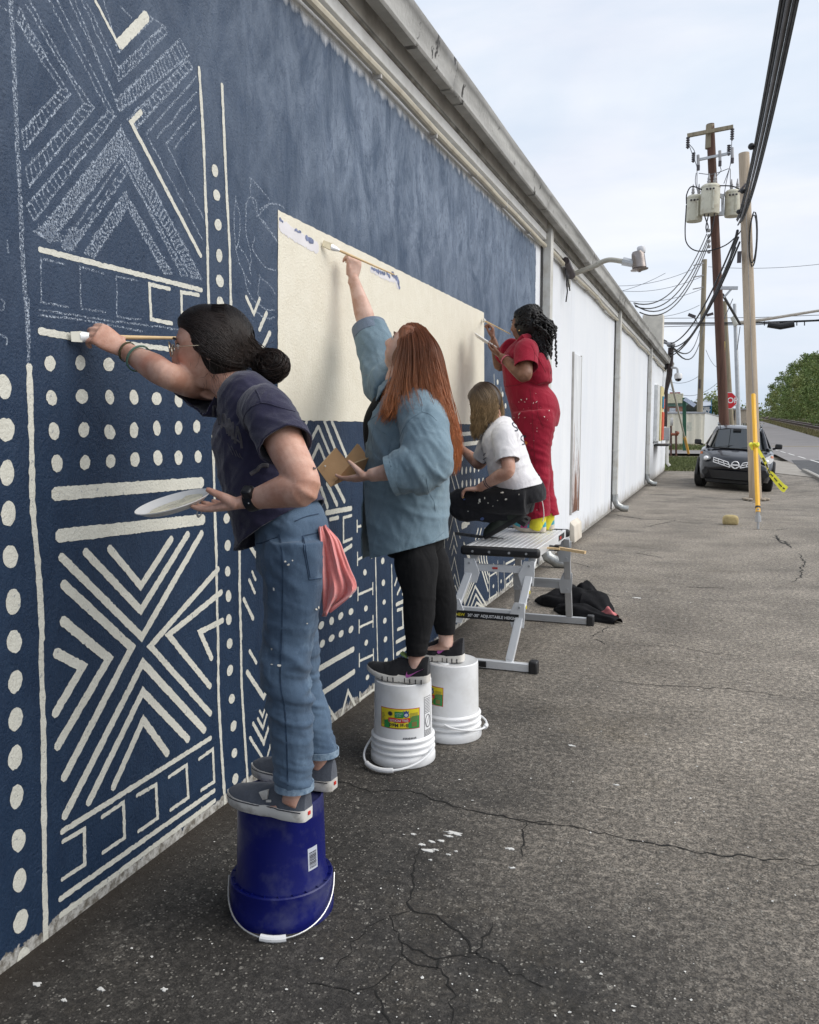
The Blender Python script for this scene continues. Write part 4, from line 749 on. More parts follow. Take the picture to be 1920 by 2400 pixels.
# ---------------------------------------------------------------- service mast and dome camera at the far corner
SY = 29.2; ms = thing('service_mast', 'dark electrical service mast and conduits on the far corner of the warehouse', 'service mast', V(.2, SY, 1))
b = MB(); b.tube([at(1576, 812, SY), at(1572, 880, SY), at(1562, 915, SY), at(1560, 1000, SY)], .055, 8); b.tube([at(1570, 815, SY), at(1567, 870, SY), at(1560, 925, SY)], .05, 8); b.build('conduit', mat('dark_brown_conduit', (.045, .03, .027), .5), ms)
b = MB(); b.ball(at(1573, 808, SY), (.14, .14, .09), 10, 6); b.tube([at(1569, 806, SY), at(1552, 800, SY)], .05, 8); b.build('weatherhead', mat('grey_weatherhead', (.25, .25, .26), .5), ms)
b = MB(); b.tube([at(1546, 800, SY), at(1552, 795, SY), at(1562, 800, SY), at(1567, 810, SY)], .03, 6); b.tube([at(1553, 858, SY), at(1560, 866, SY), at(1567, 850, SY)], .04, 6); b.ball(at(1556, 860, SY), .12, 8, 6); b.build('wire_loops', DKW, ms)
mt_ = thing('meter_box', 'grey electric meter box low on the far corner of the warehouse', 'meter box', at(1562, 1015, SY)); b = MB(); b.box(at(1562, 1017, SY), (.22, .3, .42)); b.build('box', mat('grey_meter_paint', (.36, .37, .38), .5), mt_, bevel=.02); b = MB(); b.tube([at(1572, 988, SY), at(1578, 988, SY)], .13, 12, side=(0, 0, 1)); b.build('meter_dial', mat('pale_meter', (.45, .45, .44), .3), mt_)
b = MB(); b.tube([at(1564, 1030, SY), at(1564, 1085, SY), at(1570, 1092, SY)], .05, 8); b.build('pipe', SPOUT, mt_)
dc = thing('dome_camera', 'white dome security camera hanging from a bracket at the building corner', 'security camera', at(1590, 880, SY - .2)); c = at(1590, 884, SY - .2)
b = MB(); b.lathe([(.0, .13), (.1, .12), (.125, .08), (.125, -.03), (.11, -.05)], c, 20); b.build('housing', mat('camera_white', (.7, .7, .7), .4), dc)
b = MB(); b.lathe([(.105, -.05), (.09, -.1), (.05, -.13), (0, -.14)], c, 20); b.build('dome', mat('smoked_dome', (.01, .01, .012), .1), dc)
b = MB(); b.tube([tuple(p) for p in spline([tuple(at(1573, 862, SY - .2)), tuple(at(1583, 862, SY - .2)), tuple(at(1588, 865, SY - .2)), tuple(at(1589, 876, SY - .2))], 5)], .035, 8); b.build('bracket', STEEL, dc)
gp = thing('corner_guy_guard', 'grey and yellow guy guard slanting from the warehouse corner to the grass', 'guy guard', at(1613, 1062, 50)); A0, A1 = at(1570, 880, 30), at(1614, 1062, 50)
b = MB(); b.tube([A0, A0.lerp(A1, .7)], .04, 8); b.build('grey_sleeve', mat('grey_sleeve', (.5, .48, .44), .6), gp); b = MB(); b.tube([A0.lerp(A1, .7), A1], .07, 8); b.build('yellow_sleeve', bpy.data.materials['yellow_plastic'], gp)
# gas meter posts
gm = thing('gas_regulator', 'rusty brown posts with a red pipe standing on the grass strip', 'gas pipe', at(1575, 1068, 46)); RUSTP = mat('rusty_brown_pipe', (.09, .04, .03), .7, var=.3, scale=9); 
for x, y0, y1 in ((1573, 1070, 998), (1585, 1072, 1010)): b = MB(); b.tube([at(x, y0, 46), at(x, y1, 46)], .05, 10); b.build('post', RUSTP, gm)
b = MB(); b.tube([at(1573, 1018, 45.9), at(1590, 1018, 45.9)], .07, 10); b.ball(at(1588, 1015, 45.9), .1, 10, 6); b.build('red_pipe', mat('oxide_red_pipe', (.24, .07, .035), .6, var=.2), gm)
gpst = thing('green_post', 'dark green steel post holding a tilted solar panel', 'post', at(1605, 1056, 58)); b = MB(); b.bar(at(1605, 1056, 58), at(1604, 932, 58), .22, .22); b.build('shaft', mat('green_paint', (.02, .1, .055), .5), gpst)
b = MB(); b.box(at(1617, 943, 57.6), (.8, .7, .03), Matrix.Rotation(.6, 3, 'Y') @ Matrix.Rotation(.35, 3, 'X')); b.build('solar_panel', mat('solar_panel_blue', (.12, .15, .21), .25), gpst); b = MB(); b.box(at(1616, 1000, 57.4), (.3, .25, .55)); b.build('control_box', mat('pale_cabinet', (.55, .55, .45), .6), gpst)
# ---------------------------------------------------------------- far buildings
SHED = thing('metal_shed', 'pale ribbed metal shed behind the weathered pole', 'shed', at(1650, 1043, 78)); WS = mat('cream_ribbed_metal', (.74, .70, .58), .6, var=.04); WG = mat('white_ribbed_metal', (.66, .68, .68), .6, var=.04)
sA, sB, sC = at(1560, 1043, 78), at(1650, 1043, 78), at(1684, 1034, 104)
def ribbed(mb, p, q, h, n, d):
    t = (q - p); nr = V(t.y, -t.x, 0).normalized() * d; N = n * 4
    pts = [p + t * i / N + (nr if i % 4 in (1, 2) else V(0, 0, 0)) for i in range(N + 1)]; mb.add([(a.x, a.y, 0) for a in pts] + [(a.x, a.y, h) for a in pts], [(i, i + 1, N + 2 + i, N + 1 + i) for i in range(N)])
b = MB(); ribbed(b, V(sA.x - 14, 78, 0), V(sB.x, 78, 0), 2.72, 30, .07); b.build('front_wall', WS, SHED, smooth=0); b = MB(); ribbed(b, V(sB.x, 78.02, 0), V(sC.x, 104, 0), 2.72, 22, .07); b.build('side_wall', WG, SHED, smooth=0)
b = MB(); b.prism([V(sA.x - 14, 77.9, 2.73), V(sB.x + .05, 77.9, 2.73), V(sC.x + .1, 104, 2.73), V(sC.x - 4, 104, 3.3), V(sA.x - 14, 104, 3.3)], (0, 0, .12)); b.build('roof', mat('grey_metal_roof', (.32, .33, .35), .5), SHED)
BR = thing('brick_shop', 'low red brick shop with green roof band and cream sign behind the shed', 'shop', at(1590, 1000, 92)); 
def bx(px0, py0, px1, py1, Y, d): a, c = at(px0, py1, Y), at(px1, py0, Y); return ((a.x + c.x) / 2, Y + d / 2, (a.z + c.z) / 2), (abs(c.x - a.x), d, abs(c.z - a.z))
def brick_mat():
    t = NT('far_red_brick'); br = t.node('ShaderNodeTexBrick', {'Vector': t.map((1, 1, 1), rot=(R(90), 0, 0)), 'Color1': (.42, .16, .1, 1), 'Color2': (.5, .22, .14, 1), 'Mortar': (.45, .38, .33, 1), 'Scale': 2.2}).outputs[0]; return t.fin(br, .9)
for nm, q, d, m in (('brick_wall', (1540, 945, 1616, 1010), 8, brick_mat()), ('roof_band', (1540, 938, 1622, 953), 8.6, mat('green_fascia', (.12, .2, .16), .6)), ('sign', (1562, 922, 1601, 945), 1.2, mat('cream_sign', (.56, .52, .36), .6))): b = MB(); b.box(*bx(*q, 92 - (.3 if nm != 'brick_wall' else 0) - (.4 if nm == 'sign' else 0), d)); b.build(nm, m, BR, bevel=.02)
b = MB(); b.box(*bx(1569, 956, 1584, 969, 91.85, .2)); f = b.build('window', mat('pale_window_frame', (.7, .7, .68), .5), BR); b = MB(); b.box(*bx(1570, 957, 1583, 968, 91.8, .1)); b.build('pane', mat('pale_pane', (.62, .64, .66), .2), f)
b = MB(); b.box(*bx(1570, 919, 1594, 922, 92, 1)); b.build('red_roof_cap', mat('roof_red', (.3, .06, .06), .6), BR)
b = MB(); 
for i in range(14): b.ball(at(1622 + random.uniform(-6, 8), 965 + random.uniform(-14, 9), 88), random.uniform(.25, .6), 8, 6)
pl = tag(b.build('shrub', mat('dark_shrub', (.03, .035, .025), .9, var=.4, scale=2)), 'dark bush in front of the brick shop wall', 'shrub')
SB = thing('blue_store', 'blue fronted steel supply store with grey roof beyond the shed', 'store', at(1655, 970, 125)); STB = mat('store_blue', (.025, .17, .32), .6)
b = MB(); b.box(*bx(1630, 952, 1668, 985, 125, 10)); b.build('blue_wall', STB, SB); b = MB(); b.prism([at(1622, 953, 124.5), at(1669, 951, 124.5), at(1667, 930, 133), at(1634, 929, 133)], (0, 3, 0)); b.build('roof', mat('store_roof_grey', (.42, .45, .5), .6), SB); b = MB(); b.box(*bx(1666, 934, 1669, 972, 124.6, .6)); b.build('blue_trim', STB, SB)
b = MB(); c = at(1653, 958, 124.8); put_text(b, 'STEEL', .55, c, V(1, .0, 0), V(0, 0, 1), bold=.03); put_text(b, 'SUPPLY', .55, at(1648, 965, 124.8), V(1, 0, 0), V(0, 0, 1), bold=.03); b.build('lettering', bpy.data.materials['sign_white'], SB, smooth=0)
FB = thing('tan_building', 'small tan building far away beside the signal pole', 'building', at(1720, 985, 140)); b = MB(); b.box(*bx(1703, 960, 1752, 992, 140, 8)); b.build('wall', mat('tan_wall', (.5, .42, .33), .8), FB); b = MB(); b.box(*bx(1702, 957, 1753, 961, 139.8, 8.4)); b.build('roof', mat('tan_roof', (.35, .33, .32), .8), FB); b = MB(); b.box(*bx(1719, 964, 1723, 985, 139.9, .3)); b.build('door', DARKI, FB)
BB = thing('roof_unit', 'small cream box standing on the far end of the warehouse roof', 'roof unit', at(1532, 775, 27)); b = MB(); b.box(at(1531, 779, 27), (.6, .5, 1.0)); b.build('housing', mat('cream_unit', (.66, .62, .54), .7), BB, bevel=.02)
def tree(label, px, py_top, py_bot, Y, wd, seed, grp=None):
    rg = np.random.default_rng(seed); top, bot = at(px, py_top, Y), at(px, py_bot, Y); h = top.z - bot.z; t = thing('tree', label, 'tree', bot, grp); V_, F_ = [], []
    for c in range(26):
        u = rg.random(); r = wd * .5 * (1 - abs(u - .45)) * rg.uniform(.2, 1); a = rg.uniform(0, 6.28); ctr = np.array([bot.x + math.cos(a) * r, Y + math.sin(a) * r, bot.z + h * (.15 + .8 * u)])
        for q in rg.normal(size=(46, 3)) * wd * .11:
            p = ctr + q; s = rg.uniform(.12, .26); e1 = rg.normal(size=3); e1 /= np.linalg.norm(e1); e2 = np.cross(e1, rg.normal(size=3)); e2 /= np.linalg.norm(e2); o = len(V_); V_ += [p - e1 * s, p + e2 * s * .6, p + e1 * s, p - e2 * s * .6]; F_.append((o, o + 1, o + 2, o + 3))
    me = bpy.data.meshes.new('crown'); me.from_pydata([tuple(v) for v in V_], [], F_); link('crown', me, LEAF, t); b = MB(); b.tube([V(bot.x, Y, zg(Y)), V(bot.x, Y, bot.z + h * .6)], [.15, .06], 8); b.build('trunk', GREYW, t)
tree('dark round tree between the blue store and the red pole', 1680, 930, 975, 130, 5, 4); tree('low dark tree far off right of the signal pole', 1750, 958, 990, 150, 6, 5)
# ================================================================ buckets, platform, coat, rock, paint chips, cracks
def plastic(name, col, rough=.35, **k): return mat(name, col, rough, var=.06, scale=4, spec=.45, **k)
BLUEP = mat('blue_bucket_plastic', (.003, .006, .105), .38, var=.12, scale=5, dirt=(.10, .105, .16), dirt_amt=.5, dscale=7, spec=.3, bump=.0006, bscale=30)
WHITEPL = mat('white_bucket_plastic', (.76, .765, .77), .38, var=.02, scale=4, dirt=(.45, .43, .39), dirt_amt=.45, dscale=5, spec=.4)
def on_cyl(c, r_at, ang0, hgt0):                # returns f(u,v): label coordinates wrapped round the tapered side
    def f(u, v, d=.0012): z = hgt0 + v; r = r_at(z) + d; a = ang0 + u / r; return Vector((c[0] + r * math.cos(a), c[1] + r * math.sin(a), c[2] + z))
    return f
def patch(f, u0, u1, v0, v1, d, n=10): m = MB(); m.grid(lambda a, b: f(u0 + (u1 - u0) * a, v0 + (v1 - v0) * b, d), n, 2); return m
def bucket(label, c, H, rt, rb, m, handle_dir, style):
    t = thing('bucket', label, 'bucket', c, 'upturned buckets used as steps'); c = Vector(c)
    r_at = lambda z: rb + (rt - rb) * z / H
    if style == 'blue': pr = [(.0, H - .008), (rt - .012, H - .008), (rt - .006, H - .004), (rt - .003, H), (rt + .001, H - .001), (rt + .002, H - .01), (r_at(.285) + .001, .285), (r_at(.13), .13), (rb + .003, .115), (rb + .004, .105)]
    else: pr = [(0, H - .004), (rt - .012, H - .004), (rt - .004, H), (rt, H - .004), (rt + .001, H - .02), (r_at(.14), .14), (r_at(.12), .128)]
    b = MB(); b.lathe(pr, c, 56); b.build('shell', m, t)
    if style == 'blue':
        # skirt: deep collar with webs under the upturned rim
        cr = rb + .018; b = MB(); b.lathe([(r_at(.1) + .002, .108), (cr - .003, .112), (cr, .108), (cr, .035), (cr + .002, .03), (cr + .001, .0), (cr - .008, .0), (rb, .02)], c, 56); b.build('rim_collar', m, t)
        for k in range(22):
            a = k * 6.283 / 22; b = MB(); b.box(c + V(math.cos(a) * (rb + .009), math.sin(a) * (rb + .008), .108), (.012, .003, .012), Matrix.Rotation(a, 3, 'Z')); b.build('rim_web', m, t)
    else:
        for k, z in enumerate((.118, .09, .062, .02)):
            b = MB(); ro = rb + .010 + .001 * k; h = .0075 if k < 3 else .03; b.lathe([(rb - .001, z + h + .004), (ro - .002, z + h * .6), (ro, z + h * .3), (ro, z - h * .5), (ro - .002, z - h * .6), (rb + .001, z - h * .6 - .004), (rb + .001, z - .03 if k < 3 else .0)], c, 56); b.build('rim_ring', m, t)
    return t, r_at
BC = onground(662, 2122); BC = V(BC.x, BC.y, 0); BH = .37
bb, bra = bucket('dark blue plastic bucket upside down under the painter in the navy shirt', BC, BH, .131, .142, BLUEP, 0, 'blue')
WIREW = mat('bright_wire', (.62, .62, .6), .35, .7, var=.05); GRIPW = plastic('white_grip', (.74, .74, .74))
def bail(par, c, rr, z0, ang, drop, out, m, r, grip, flat=False):
    d = V(math.cos(ang), math.sin(ang), 0); s = V(-d.y, d.x, 0); pts = []
    for a in np.linspace(0, math.pi, 28): pts.append(Vector(c) + s * (rr * math.cos(a)) + d * ((rr + out) * math.sin(a) ** .9) + V(0, 0, z0 - drop * math.sin(a) ** .6))
    b = MB(); b.tube(pts, r, 8); h = b.build('handle', m, par); b = MB(); k = len(pts) // 2; g_ = [pts[i] for i in range(k - grip, k + grip + 1)]; b.tube(g_, .0105 if not flat else .011, 10); b.build('grip', GRIPW, h)
vdir = math.atan2(-BC.y, DCAM - BC.x)            # bearing from the bucket to the camera
bail(bb, BC, .164, .105, vdir - .10, .096, .03, WIREW, .0026, 2)
f = on_cyl(BC, bra, vdir + .76, .2); LBL = mat('barcode_label', (.5, .53, .6), .5, var=.03)
b = patch(f, -.02, .02, -.035, .035, .0008, 4); lb = b.build('barcode', LBL, bb); b = MB(); z = -.028; dk = mat('print_black', (.02, .02, .03), .6)
while z < .022: h = random.choice((.0012, .002, .003)); b.grid(lambda u, v, z=z, h=h: f(-.015 + .03 * u, z + h * v, .0014), 3, 1); z += h + random.choice((.0012, .002))
b.build('barcode_bars', dk, lb)
# white pickle buckets
YEL = mat('label_yellow', (.70, .58, .02), .45, var=.05); GRN = mat('label_green', (.02, .26, .06), .45, var=.2, scale=20); REDL = mat('label_red', (.52, .03, .02), .45); BLU = mat('label_blue', (.03, .06, .22), .5); OLV = mat('label_olive', (.2, .17, .05), .5)
def pickle(par, c, ra, ang, full=True, H0=.225):
    f0 = on_cyl(c, ra, ang, H0); f = lambda u, v, d=.001: f0(-u * -1, v, d)
    # label printed for an upright bucket, so here it is upside down: (u,v) -> (-u,-v)
    g_ = lambda u, v, d: f0(u, v, d)
    lw, lh = .094, .046
    def P(nm, u0, u1, v0, v1, d, m, parent): o = patch(g_, u0, u1, v0, v1, d, 14).build(nm, m, parent); return o
    L_ = P('label', -lw, lw, -lh, lh, .0008, REDL, par); P('label_field', -lw + .003, lw - .003, -lh + .003, lh - .003, .0012, YEL, L_)
    if full:
        m = MB(); m.grid(lambda a, b: g_(-lw + .02 + (2 * lw - .023) * a, -lh + .003 + (.03 + .022 * a + .006 * math.sin(a * 9)) * b, .0015), 24, 2); m.build('green_swoosh', GRN, L_)
        fl = lambda ou, ov, d: (lambda x, y: g_(ou - x, ov - y, d))
        m = MB(); m.grid(lambda a, b: g_(-.045 + .085 * a, -.041 + (.026 + .004 * math.sin(a * 15)) * b, .0019), 20, 2); m.build('name_plate', YEL, L_)
        m = MB(); put_text(m, 'Best Maid', .022, 0, V(1, 0, 0), V(0, 1, 0), bold=.0006, fn=fl(-.003, -.028, .0023)); m.build('brand_lettering', dk, L_, smooth=0)
        m = MB(); m.grid(lambda a, b: g_(-.052 + .1 * a, -.016 + .002 * math.sin(a * 8) + .019 * b, .0021), 20, 2); m.build('red_ribbon', REDL, L_)
        m = MB(); put_text(m, 'DILL PICKLES', .0145, 0, V(1, 0, 0), V(0, 1, 0), bold=.0003, fn=fl(-.003, -.0065, .0026)); m.build('ribbon_lettering', LBL, L_, smooth=0)
        m = MB(); m.grid(lambda a, b: g_(-.022 + .04 * a, .005 + .028 * b, .0021), 10, 2); m.build('green_badge', GRN, L_)
        m = MB(); put_text(m, '16-22', .0085, 0, V(1, 0, 0), V(0, 1, 0), fn=fl(-.003, .014, .0026)); put_text(m, 'COUNT', .009, 0, V(1, 0, 0), V(0, 1, 0), fn=fl(-.003, .024, .0026)); m.build('badge_lettering', LBL, L_, smooth=0)
        def disc(u, v, r, d, m_, nm): q = MB(); q.add([g_(u, v, d)] + [g_(u + r * math.cos(a), v + r * .9 * math.sin(a), d) for a in np.linspace(0, 6.283, 17)[:-1]], [(0, 1 + k, 1 + (k + 1) % 16) for k in range(16)]); q.build(nm, m_, L_, smooth=0)
        disc(.03, .018, .013, .0021, BLU, 'blue_seal'); disc(.03, .018, .008, .0026, LBL, 'seal_centre'); disc(-.043, .022, .012, .0021, OLV, 'round_seal'); disc(-.043, .022, .009, .0026, dk, 'seal_ring')
        q = MB(); q.add([g_(.02, .026, .0024), g_(.04, .026, .0024), g_(.043, .038, .0024), g_(.036, .032, .0024), g_(.03, .04, .0024), g_(.024, .032, .0024), g_(.017, .038, .0024)], [(0, 1, 2, 3, 4, 5, 6)]); q.build('crown_mark', BLU, L_, smooth=0)
        P('barcode', .055, .08, -.036, -.014, .0019, OLV, L_)
        for k in range(8): P('small_print', .045 + .003 * (k % 2), .085, -.008 + k * .0045, -.006 + k * .0045, .0019, OLV, L_)
        for k in range(9): P('fine_print', -.09, -.068 - .003 * (k % 3), -.03 + k * .006, -.0275 + k * .006, .0019, OLV, L_)
    return f0
W1C = V(.50, 3.54, 0); W2C = V(.62, 3.90, 0); WH = .375
wb1, wr1 = bucket('white plastic pickle bucket upside down with a yellow label, nearer the camera', W1C, WH, .128, .135, WHITEPL, 0, 'white')
wb2, wr2 = bucket('white plastic bucket upside down behind the labelled one, red haired painter on top', W2C, WH, .128, .135, WHITEPL, 0, 'white')
v1 = math.atan2(-W1C.y, DCAM - W1C.x); v2 = math.atan2(-W2C.y, DCAM - W2C.x)
pickle(wb1, W1C, wr1, v1 - .12); pickle(wb2, W2C, wr2, v2 - 1.02)
f = on_cyl(W1C, wr1, v1 + .98, .21); GRP = mat('grey_print', (.12, .12, .13), .6)
def frame_print(par, f, u0, u1, v0, v1, w=.0025):
    for nm, a in (('print_frame', (u0, u1, v0, v0 + w)), ('print_frame', (u0, u1, v1 - w, v1)), ('print_frame', (u0, u0 + w, v0, v1)), ('print_frame', (u1 - w, u1, v0, v1))): patch(f, *a, .0012, 3).build(nm, GRP, par)
frame_print(wb1, f, -.024, .03, -.085, .1); b = MB(); 
for k in range(10): b.grid(lambda a, c, k=k: f(-.019 + .04 * a, .025 + k * .007 + .003 * c, .0013), 2, 1)
for k in range(5): b.grid(lambda a, c, k=k: f(-.019 + .045 * a, -.078 + k * .006 + .003 * c, .0013), 2, 1)
for a0 in np.linspace(0, 6.283, 18)[:-1]: b.grid(lambda a, c, a0=a0: f(.003 + (.017 + .004 * c) * math.cos(a0 + .37 * a), -.012 + (.026 + .004 * c) * math.sin(a0 + .37 * a), .0013), 2, 1)
b.grid(lambda a, c: f(-.008 + .022 * a, -.03 + .036 * a + .004 * c, .0013), 3, 1); b.build('warning_print', GRP, wb1)
f = on_cyl(W1C, wr1, v1 + .22, .135); b = MB(); put_text(b, 'BM 3281 07', .011, 0, V(1, 0, 0), V(0, 1, 0), fn=lambda x, y: f(-x, -y, .0012)); 
b.v, b.f = [], []
for k in range(9): b.grid(lambda a, c, k=k: f(-.03 + k * .007 + .005 * a, -.004 + random.uniform(0, .003) + .008 * c, .0012), 2, 1)
b.build('date_code', GRP, wb1)
f2 = on_cyl(W2C, wr2, v2 - .98, .12); b = MB()
for k in range(4): b.grid(lambda a, c, k=k: f2(-.01 + k * .006 + .004 * a, .008 * c, .0012), 2, 1)
b.build('date_code', GRP, wb2)
bail(wb1, W1C, .158, .08, v1 - .52, .062, .055, WHITEPL, .005, 4, True); bail(wb2, W2C, .153, .10, v2 + 1.35, .04, .02, WHITEPL, .005, 1, True)
b = MB(); b.lathe([(0, .004), (.028, .004), (.031, 0)], W2C + V(-.02, -.055, WH - .004), 24); b.build('centre_boss', WHITEPL, wb2)
# ---------------------------------------------------------------- adjustable work platform
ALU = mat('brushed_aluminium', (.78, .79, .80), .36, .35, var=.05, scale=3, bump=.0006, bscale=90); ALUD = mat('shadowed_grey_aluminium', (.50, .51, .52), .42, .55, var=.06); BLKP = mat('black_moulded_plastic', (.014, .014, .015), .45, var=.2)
PZ = .74; PY0, PY1 = 5.28, 6.40; PX0, PX1 = .28, .75
plat = thing('work_platform', 'aluminium folding work platform that two painters share', 'work platform', V(.55, 5.8, 0))
nsl = 11
for k in range(nsl):
    x = PX0 + .03 + (PX1 - PX0 - .06) * (k + .5) / nsl; b = MB(); b.box((x, (PY0 + PY1) / 2, PZ - .012), ((PX1 - PX0 - .06) / nsl - .007, PY1 - PY0 - .06, .018)); b.build('deck_slat', ALU, plat, bevel=.002)
for x in (PX0 + .012, PX1 - .012): b = MB(); b.box((x, (PY0 + PY1) / 2, PZ - .032), (.024, PY1 - PY0 - .04, .064)); b.build('side_rail', ALU, plat, bevel=.003)
for y, nm in ((PY0, 'end_cap'), (PY1, 'end_cap')): 
    b = MB(); n = 16; pr = []
    b.box(((PX0 + PX1) / 2, y, PZ - .028), (PX1 - PX0 + .05, .05, .06)); ec = b.build(nm, BLKP, plat, bevel=.018)
    for x in (PX0 + .06, PX0 + .17, PX1 - .17, PX1 - .06): b = MB(); b.tube([(x, y - .024, PZ - .03), (x, y - .031, PZ - .03)], .008, 8); b.build('rivet', STEEL, ec)
b = MB(); b.box((PX1 + .001, PY1 - .22, PZ - .03), (.004, .22, .04)); b.build('sticker', BLKP, plat); b = MB(); b.box((PX1 + .003, PY1 - .27, PZ - .03), (.004, .06, .02)); b.build('red_sticker', REDL, plat)
def leg_frame(y0, tilt, fr, X0, X1, fx0, fx1, light, ms):
    # two legs, upper cross bar, adjustable lower cross bar and stabiliser foot
    top = PZ - .06; yb = y0 + tilt; A = lambda s, z: V((X0 if s < 0 else X1) + ((fx0 if s < 0 else fx1) - (X0 if s < 0 else X1)) * (1 - z / top), y0 + (yb - y0) * (1 - z / top), z)
    fr_ = MB(); fr_.bar(A(-1, top - .08), A(1, top - .08), .03, .045, (0, 1, 0)); F = fr_.build('upper_crossbar', ms, plat, bevel=.002)
    for s in (-1, 1):
        b = MB(); b.bar(A(s, .06), A(s, top), .05, .03, (1, 0, 0)); b.build('leg', ms, plat, bevel=.004)
        b = MB(); b.bar(A(s, .03), A(s, .36), .042, .024, (1, 0, 0)); b.build('inner_leg', ALU if light else ALUD, plat, bevel=.003)
        for z, hh in ((top - .1, .16), (.33, .16)):
            b = MB(); p = A(s, z); b.prism([p + V(-s * .0 - .035, -.022, hh / 2), p + V(.035, -.022, hh / 2), p + V(.035 if s > 0 else .07, -.022, -.01), p + V(.03 if s > 0 else .05, -.022, -hh / 2), p + V(-.03 if s < 0 else -.05, -.022, -hh / 2), p + V(-.035 if s < 0 else -.07, -.022, -.01)], (0, .006, 0)); g_ = b.build('gusset', ms, plat, bevel=.003)
            for dz in (-.05, .05): b = MB(); b.tube([p + V(0, -.022, dz), p + V(0, -.03, dz)], .008, 8); b.build('rivet', STEEL, g_)
    b = MB(); b.bar(A(-1, .31), A(1, .31), .03, .05, (0, 1, 0)); mb_ = b.build('height_bar', BLKP if light else ALUD, plat, bevel=.002)
    b = MB(); b.bar(A(-1, .345), A(1, .345), .04, .02, (0, 1, 0)); b.build('height_bar_top', ms, plat)
    b = MB(); p, q = A(-1, .03) + V(-.12, 0, 0), A(1, .03) + V(.16, 0, 0); b.bar(p, q, .04, .05, (0, 1, 0)); b.build('stabiliser', ms, plat, bevel=.003)
    for e in (p, q): b = MB(); b.box(e, (.055, .07, .095)); b.build('foot', BLKP, plat, bevel=.01)
    return A
A = leg_frame(PY0 + .06, -.27, 1, .34, .72, .15, .62, True, ALU)
b = MB(); b.box((.36, PY0 - .225, .032), (.26, .012, .036)); b.build('stabiliser_label', BLKP, plat, bevel=.003)
b = MB(); ctr = (A(-1, .31) + A(1, .31)) / 2 + V(0, -.0265, 0); put_text(b, '20"-30" ADJUSTABLE HEIGHT', .026, ctr + V(.05, 0, 0), (A(1, .31) - A(-1, .31)).normalized(), V(0, 0, 1), bold=.0004); b.build('height_lettering', WHITEPL, plat, smooth=0)
b = MB(); put_text(b, 'NEW', .026, ctr + V(-.165, 0, 0), V(1, 0, 0), V(0, 0, 1), bold=.0006); b.build('new_lettering', YEL, plat, smooth=0)
b = MB(); b.box((.53, PY0 + .018, PZ - .138), (.14, .008, .02)); b.build('maker_label', BLKP, plat); b = MB(); b.box((.48, PY0 + .014, PZ - .138), (.035, .008, .012)); b.build('red_label', REDL, plat)
for k in range(7): z = .33 + k * .045; b = MB(); p = A(1, z); b.box(p + V(.027, .005, 0), (.004, .018, .02)); b.build('height_mark', YEL if k % 2 else BLKP, plat)
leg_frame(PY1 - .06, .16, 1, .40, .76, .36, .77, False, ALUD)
# long handled tools left on the deck
BRW = mat('pale_brush_wood', (.66, .47, .25), .5, var=.1, scale=30)
stk = thing('paint_stick', 'long thin paint stick and edging bar lying across the work platform', 'paint stick', V(.6, 5.7, PZ)); b = MB(); b.bar(at(1068, 1250, 5.75), at(1306, 1283, 5.72), .02, .022, (0, 0, 1)); b.build('bar', mat('paint_spattered_dark_bar', (.1, .1, .1), .5, var=.4, scale=40), stk); b = MB(); b.box(at(1306, 1284, 5.72), (.03, .05, .04)); b.build('end_block', BLKP, stk); b = MB(); b.bar(at(1310, 1285, 5.72), at(1372, 1295, 5.66), .018, .026, (0, 0, 1)); b.bar(at(1210, 1277, 5.65), at(1312, 1287, 5.64), .012, .02, (0, 0, 1)); b.build('wood_handle', BRW, stk)
# ---------------------------------------------------------------- black coat dropped on the asphalt
CLB = mat('black_fleece', (.012, .012, .0135), .95, var=.3, scale=9, bump=.004, bscale=130, spec=.15); PINK = mat('pink_lining', (.60, .19, .19), .9, var=.12)
def cloth_heap(name, label, cat, path, widths, hts, m, seed):
    q = spline([tuple(p) for p in path], 10); w = spline([(a,) for a in widths], 10)[:, 0]; h = spline([(a,) for a in hts], 10)[:, 0]; n = len(q); K = 26; vs = []
    for i in range(n):
        t = q[min(i + 1, n - 1)] - q[max(i - 1, 0)]; s = np.array([-t[1], t[0], 0]); s /= np.linalg.norm(s)
        for k in range(K):
            a = math.pi * k / (K - 1); nz = vnoise([[i * .22 + seed, k * .28, 1.3], [i * .5, k * .5, seed + 3]]); f = .6 + .6 * nz[0] + .08 * nz[1]
            vs.append(tuple(q[i] + s * w[i] * math.cos(a) * (.85 + .3 * nz[0]) + np.array([0, 0, .003 + h[i] * f * math.sin(a) ** .7])))
    b = MB(); b.add(vs, [(i * K + k, i * K + k + 1, (i + 1) * K + k + 1, (i + 1) * K + k) for i in range(n - 1) for k in range(K - 1)]); return b
ct = thing('coat', 'crumpled black coat with pink lining lying on the asphalt by the platform', 'coat', onground(1350, 1435))
def gp(x, y): return onground(x, y)
cloth_heap('', '', '', [gp(1262, 1408), gp(1300, 1415), gp(1345, 1420), gp(1390, 1425), gp(1425, 1440)], (.05, .15, .18, .17, .06), (.03, .12, .15, .14, .02), CLB, 1).build('body_cloth', CLB, ct, smooth=80)
cloth_heap('', '', '', [gp(1310, 1430), gp(1350, 1443), gp(1400, 1452), gp(1450, 1463)], (.06, .1, .09, .05), (.04, .1, .07, .045), CLB, 5).build('sleeve', CLB, ct, smooth=80)
cloth_heap('', '', '', [gp(1340, 1400), gp(1375, 1408), gp(1400, 1414)], (.03, .1, .05), (.05, .17, .07), CLB, 9).build('hood', CLB, ct, smooth=80)
cloth_heap('', '', '', [gp(1402, 1446), gp(1425, 1452), gp(1446, 1457)], (.02, .035, .03), (.03, .085, .055), PINK, 3).build('lining', PINK, ct, smooth=80)
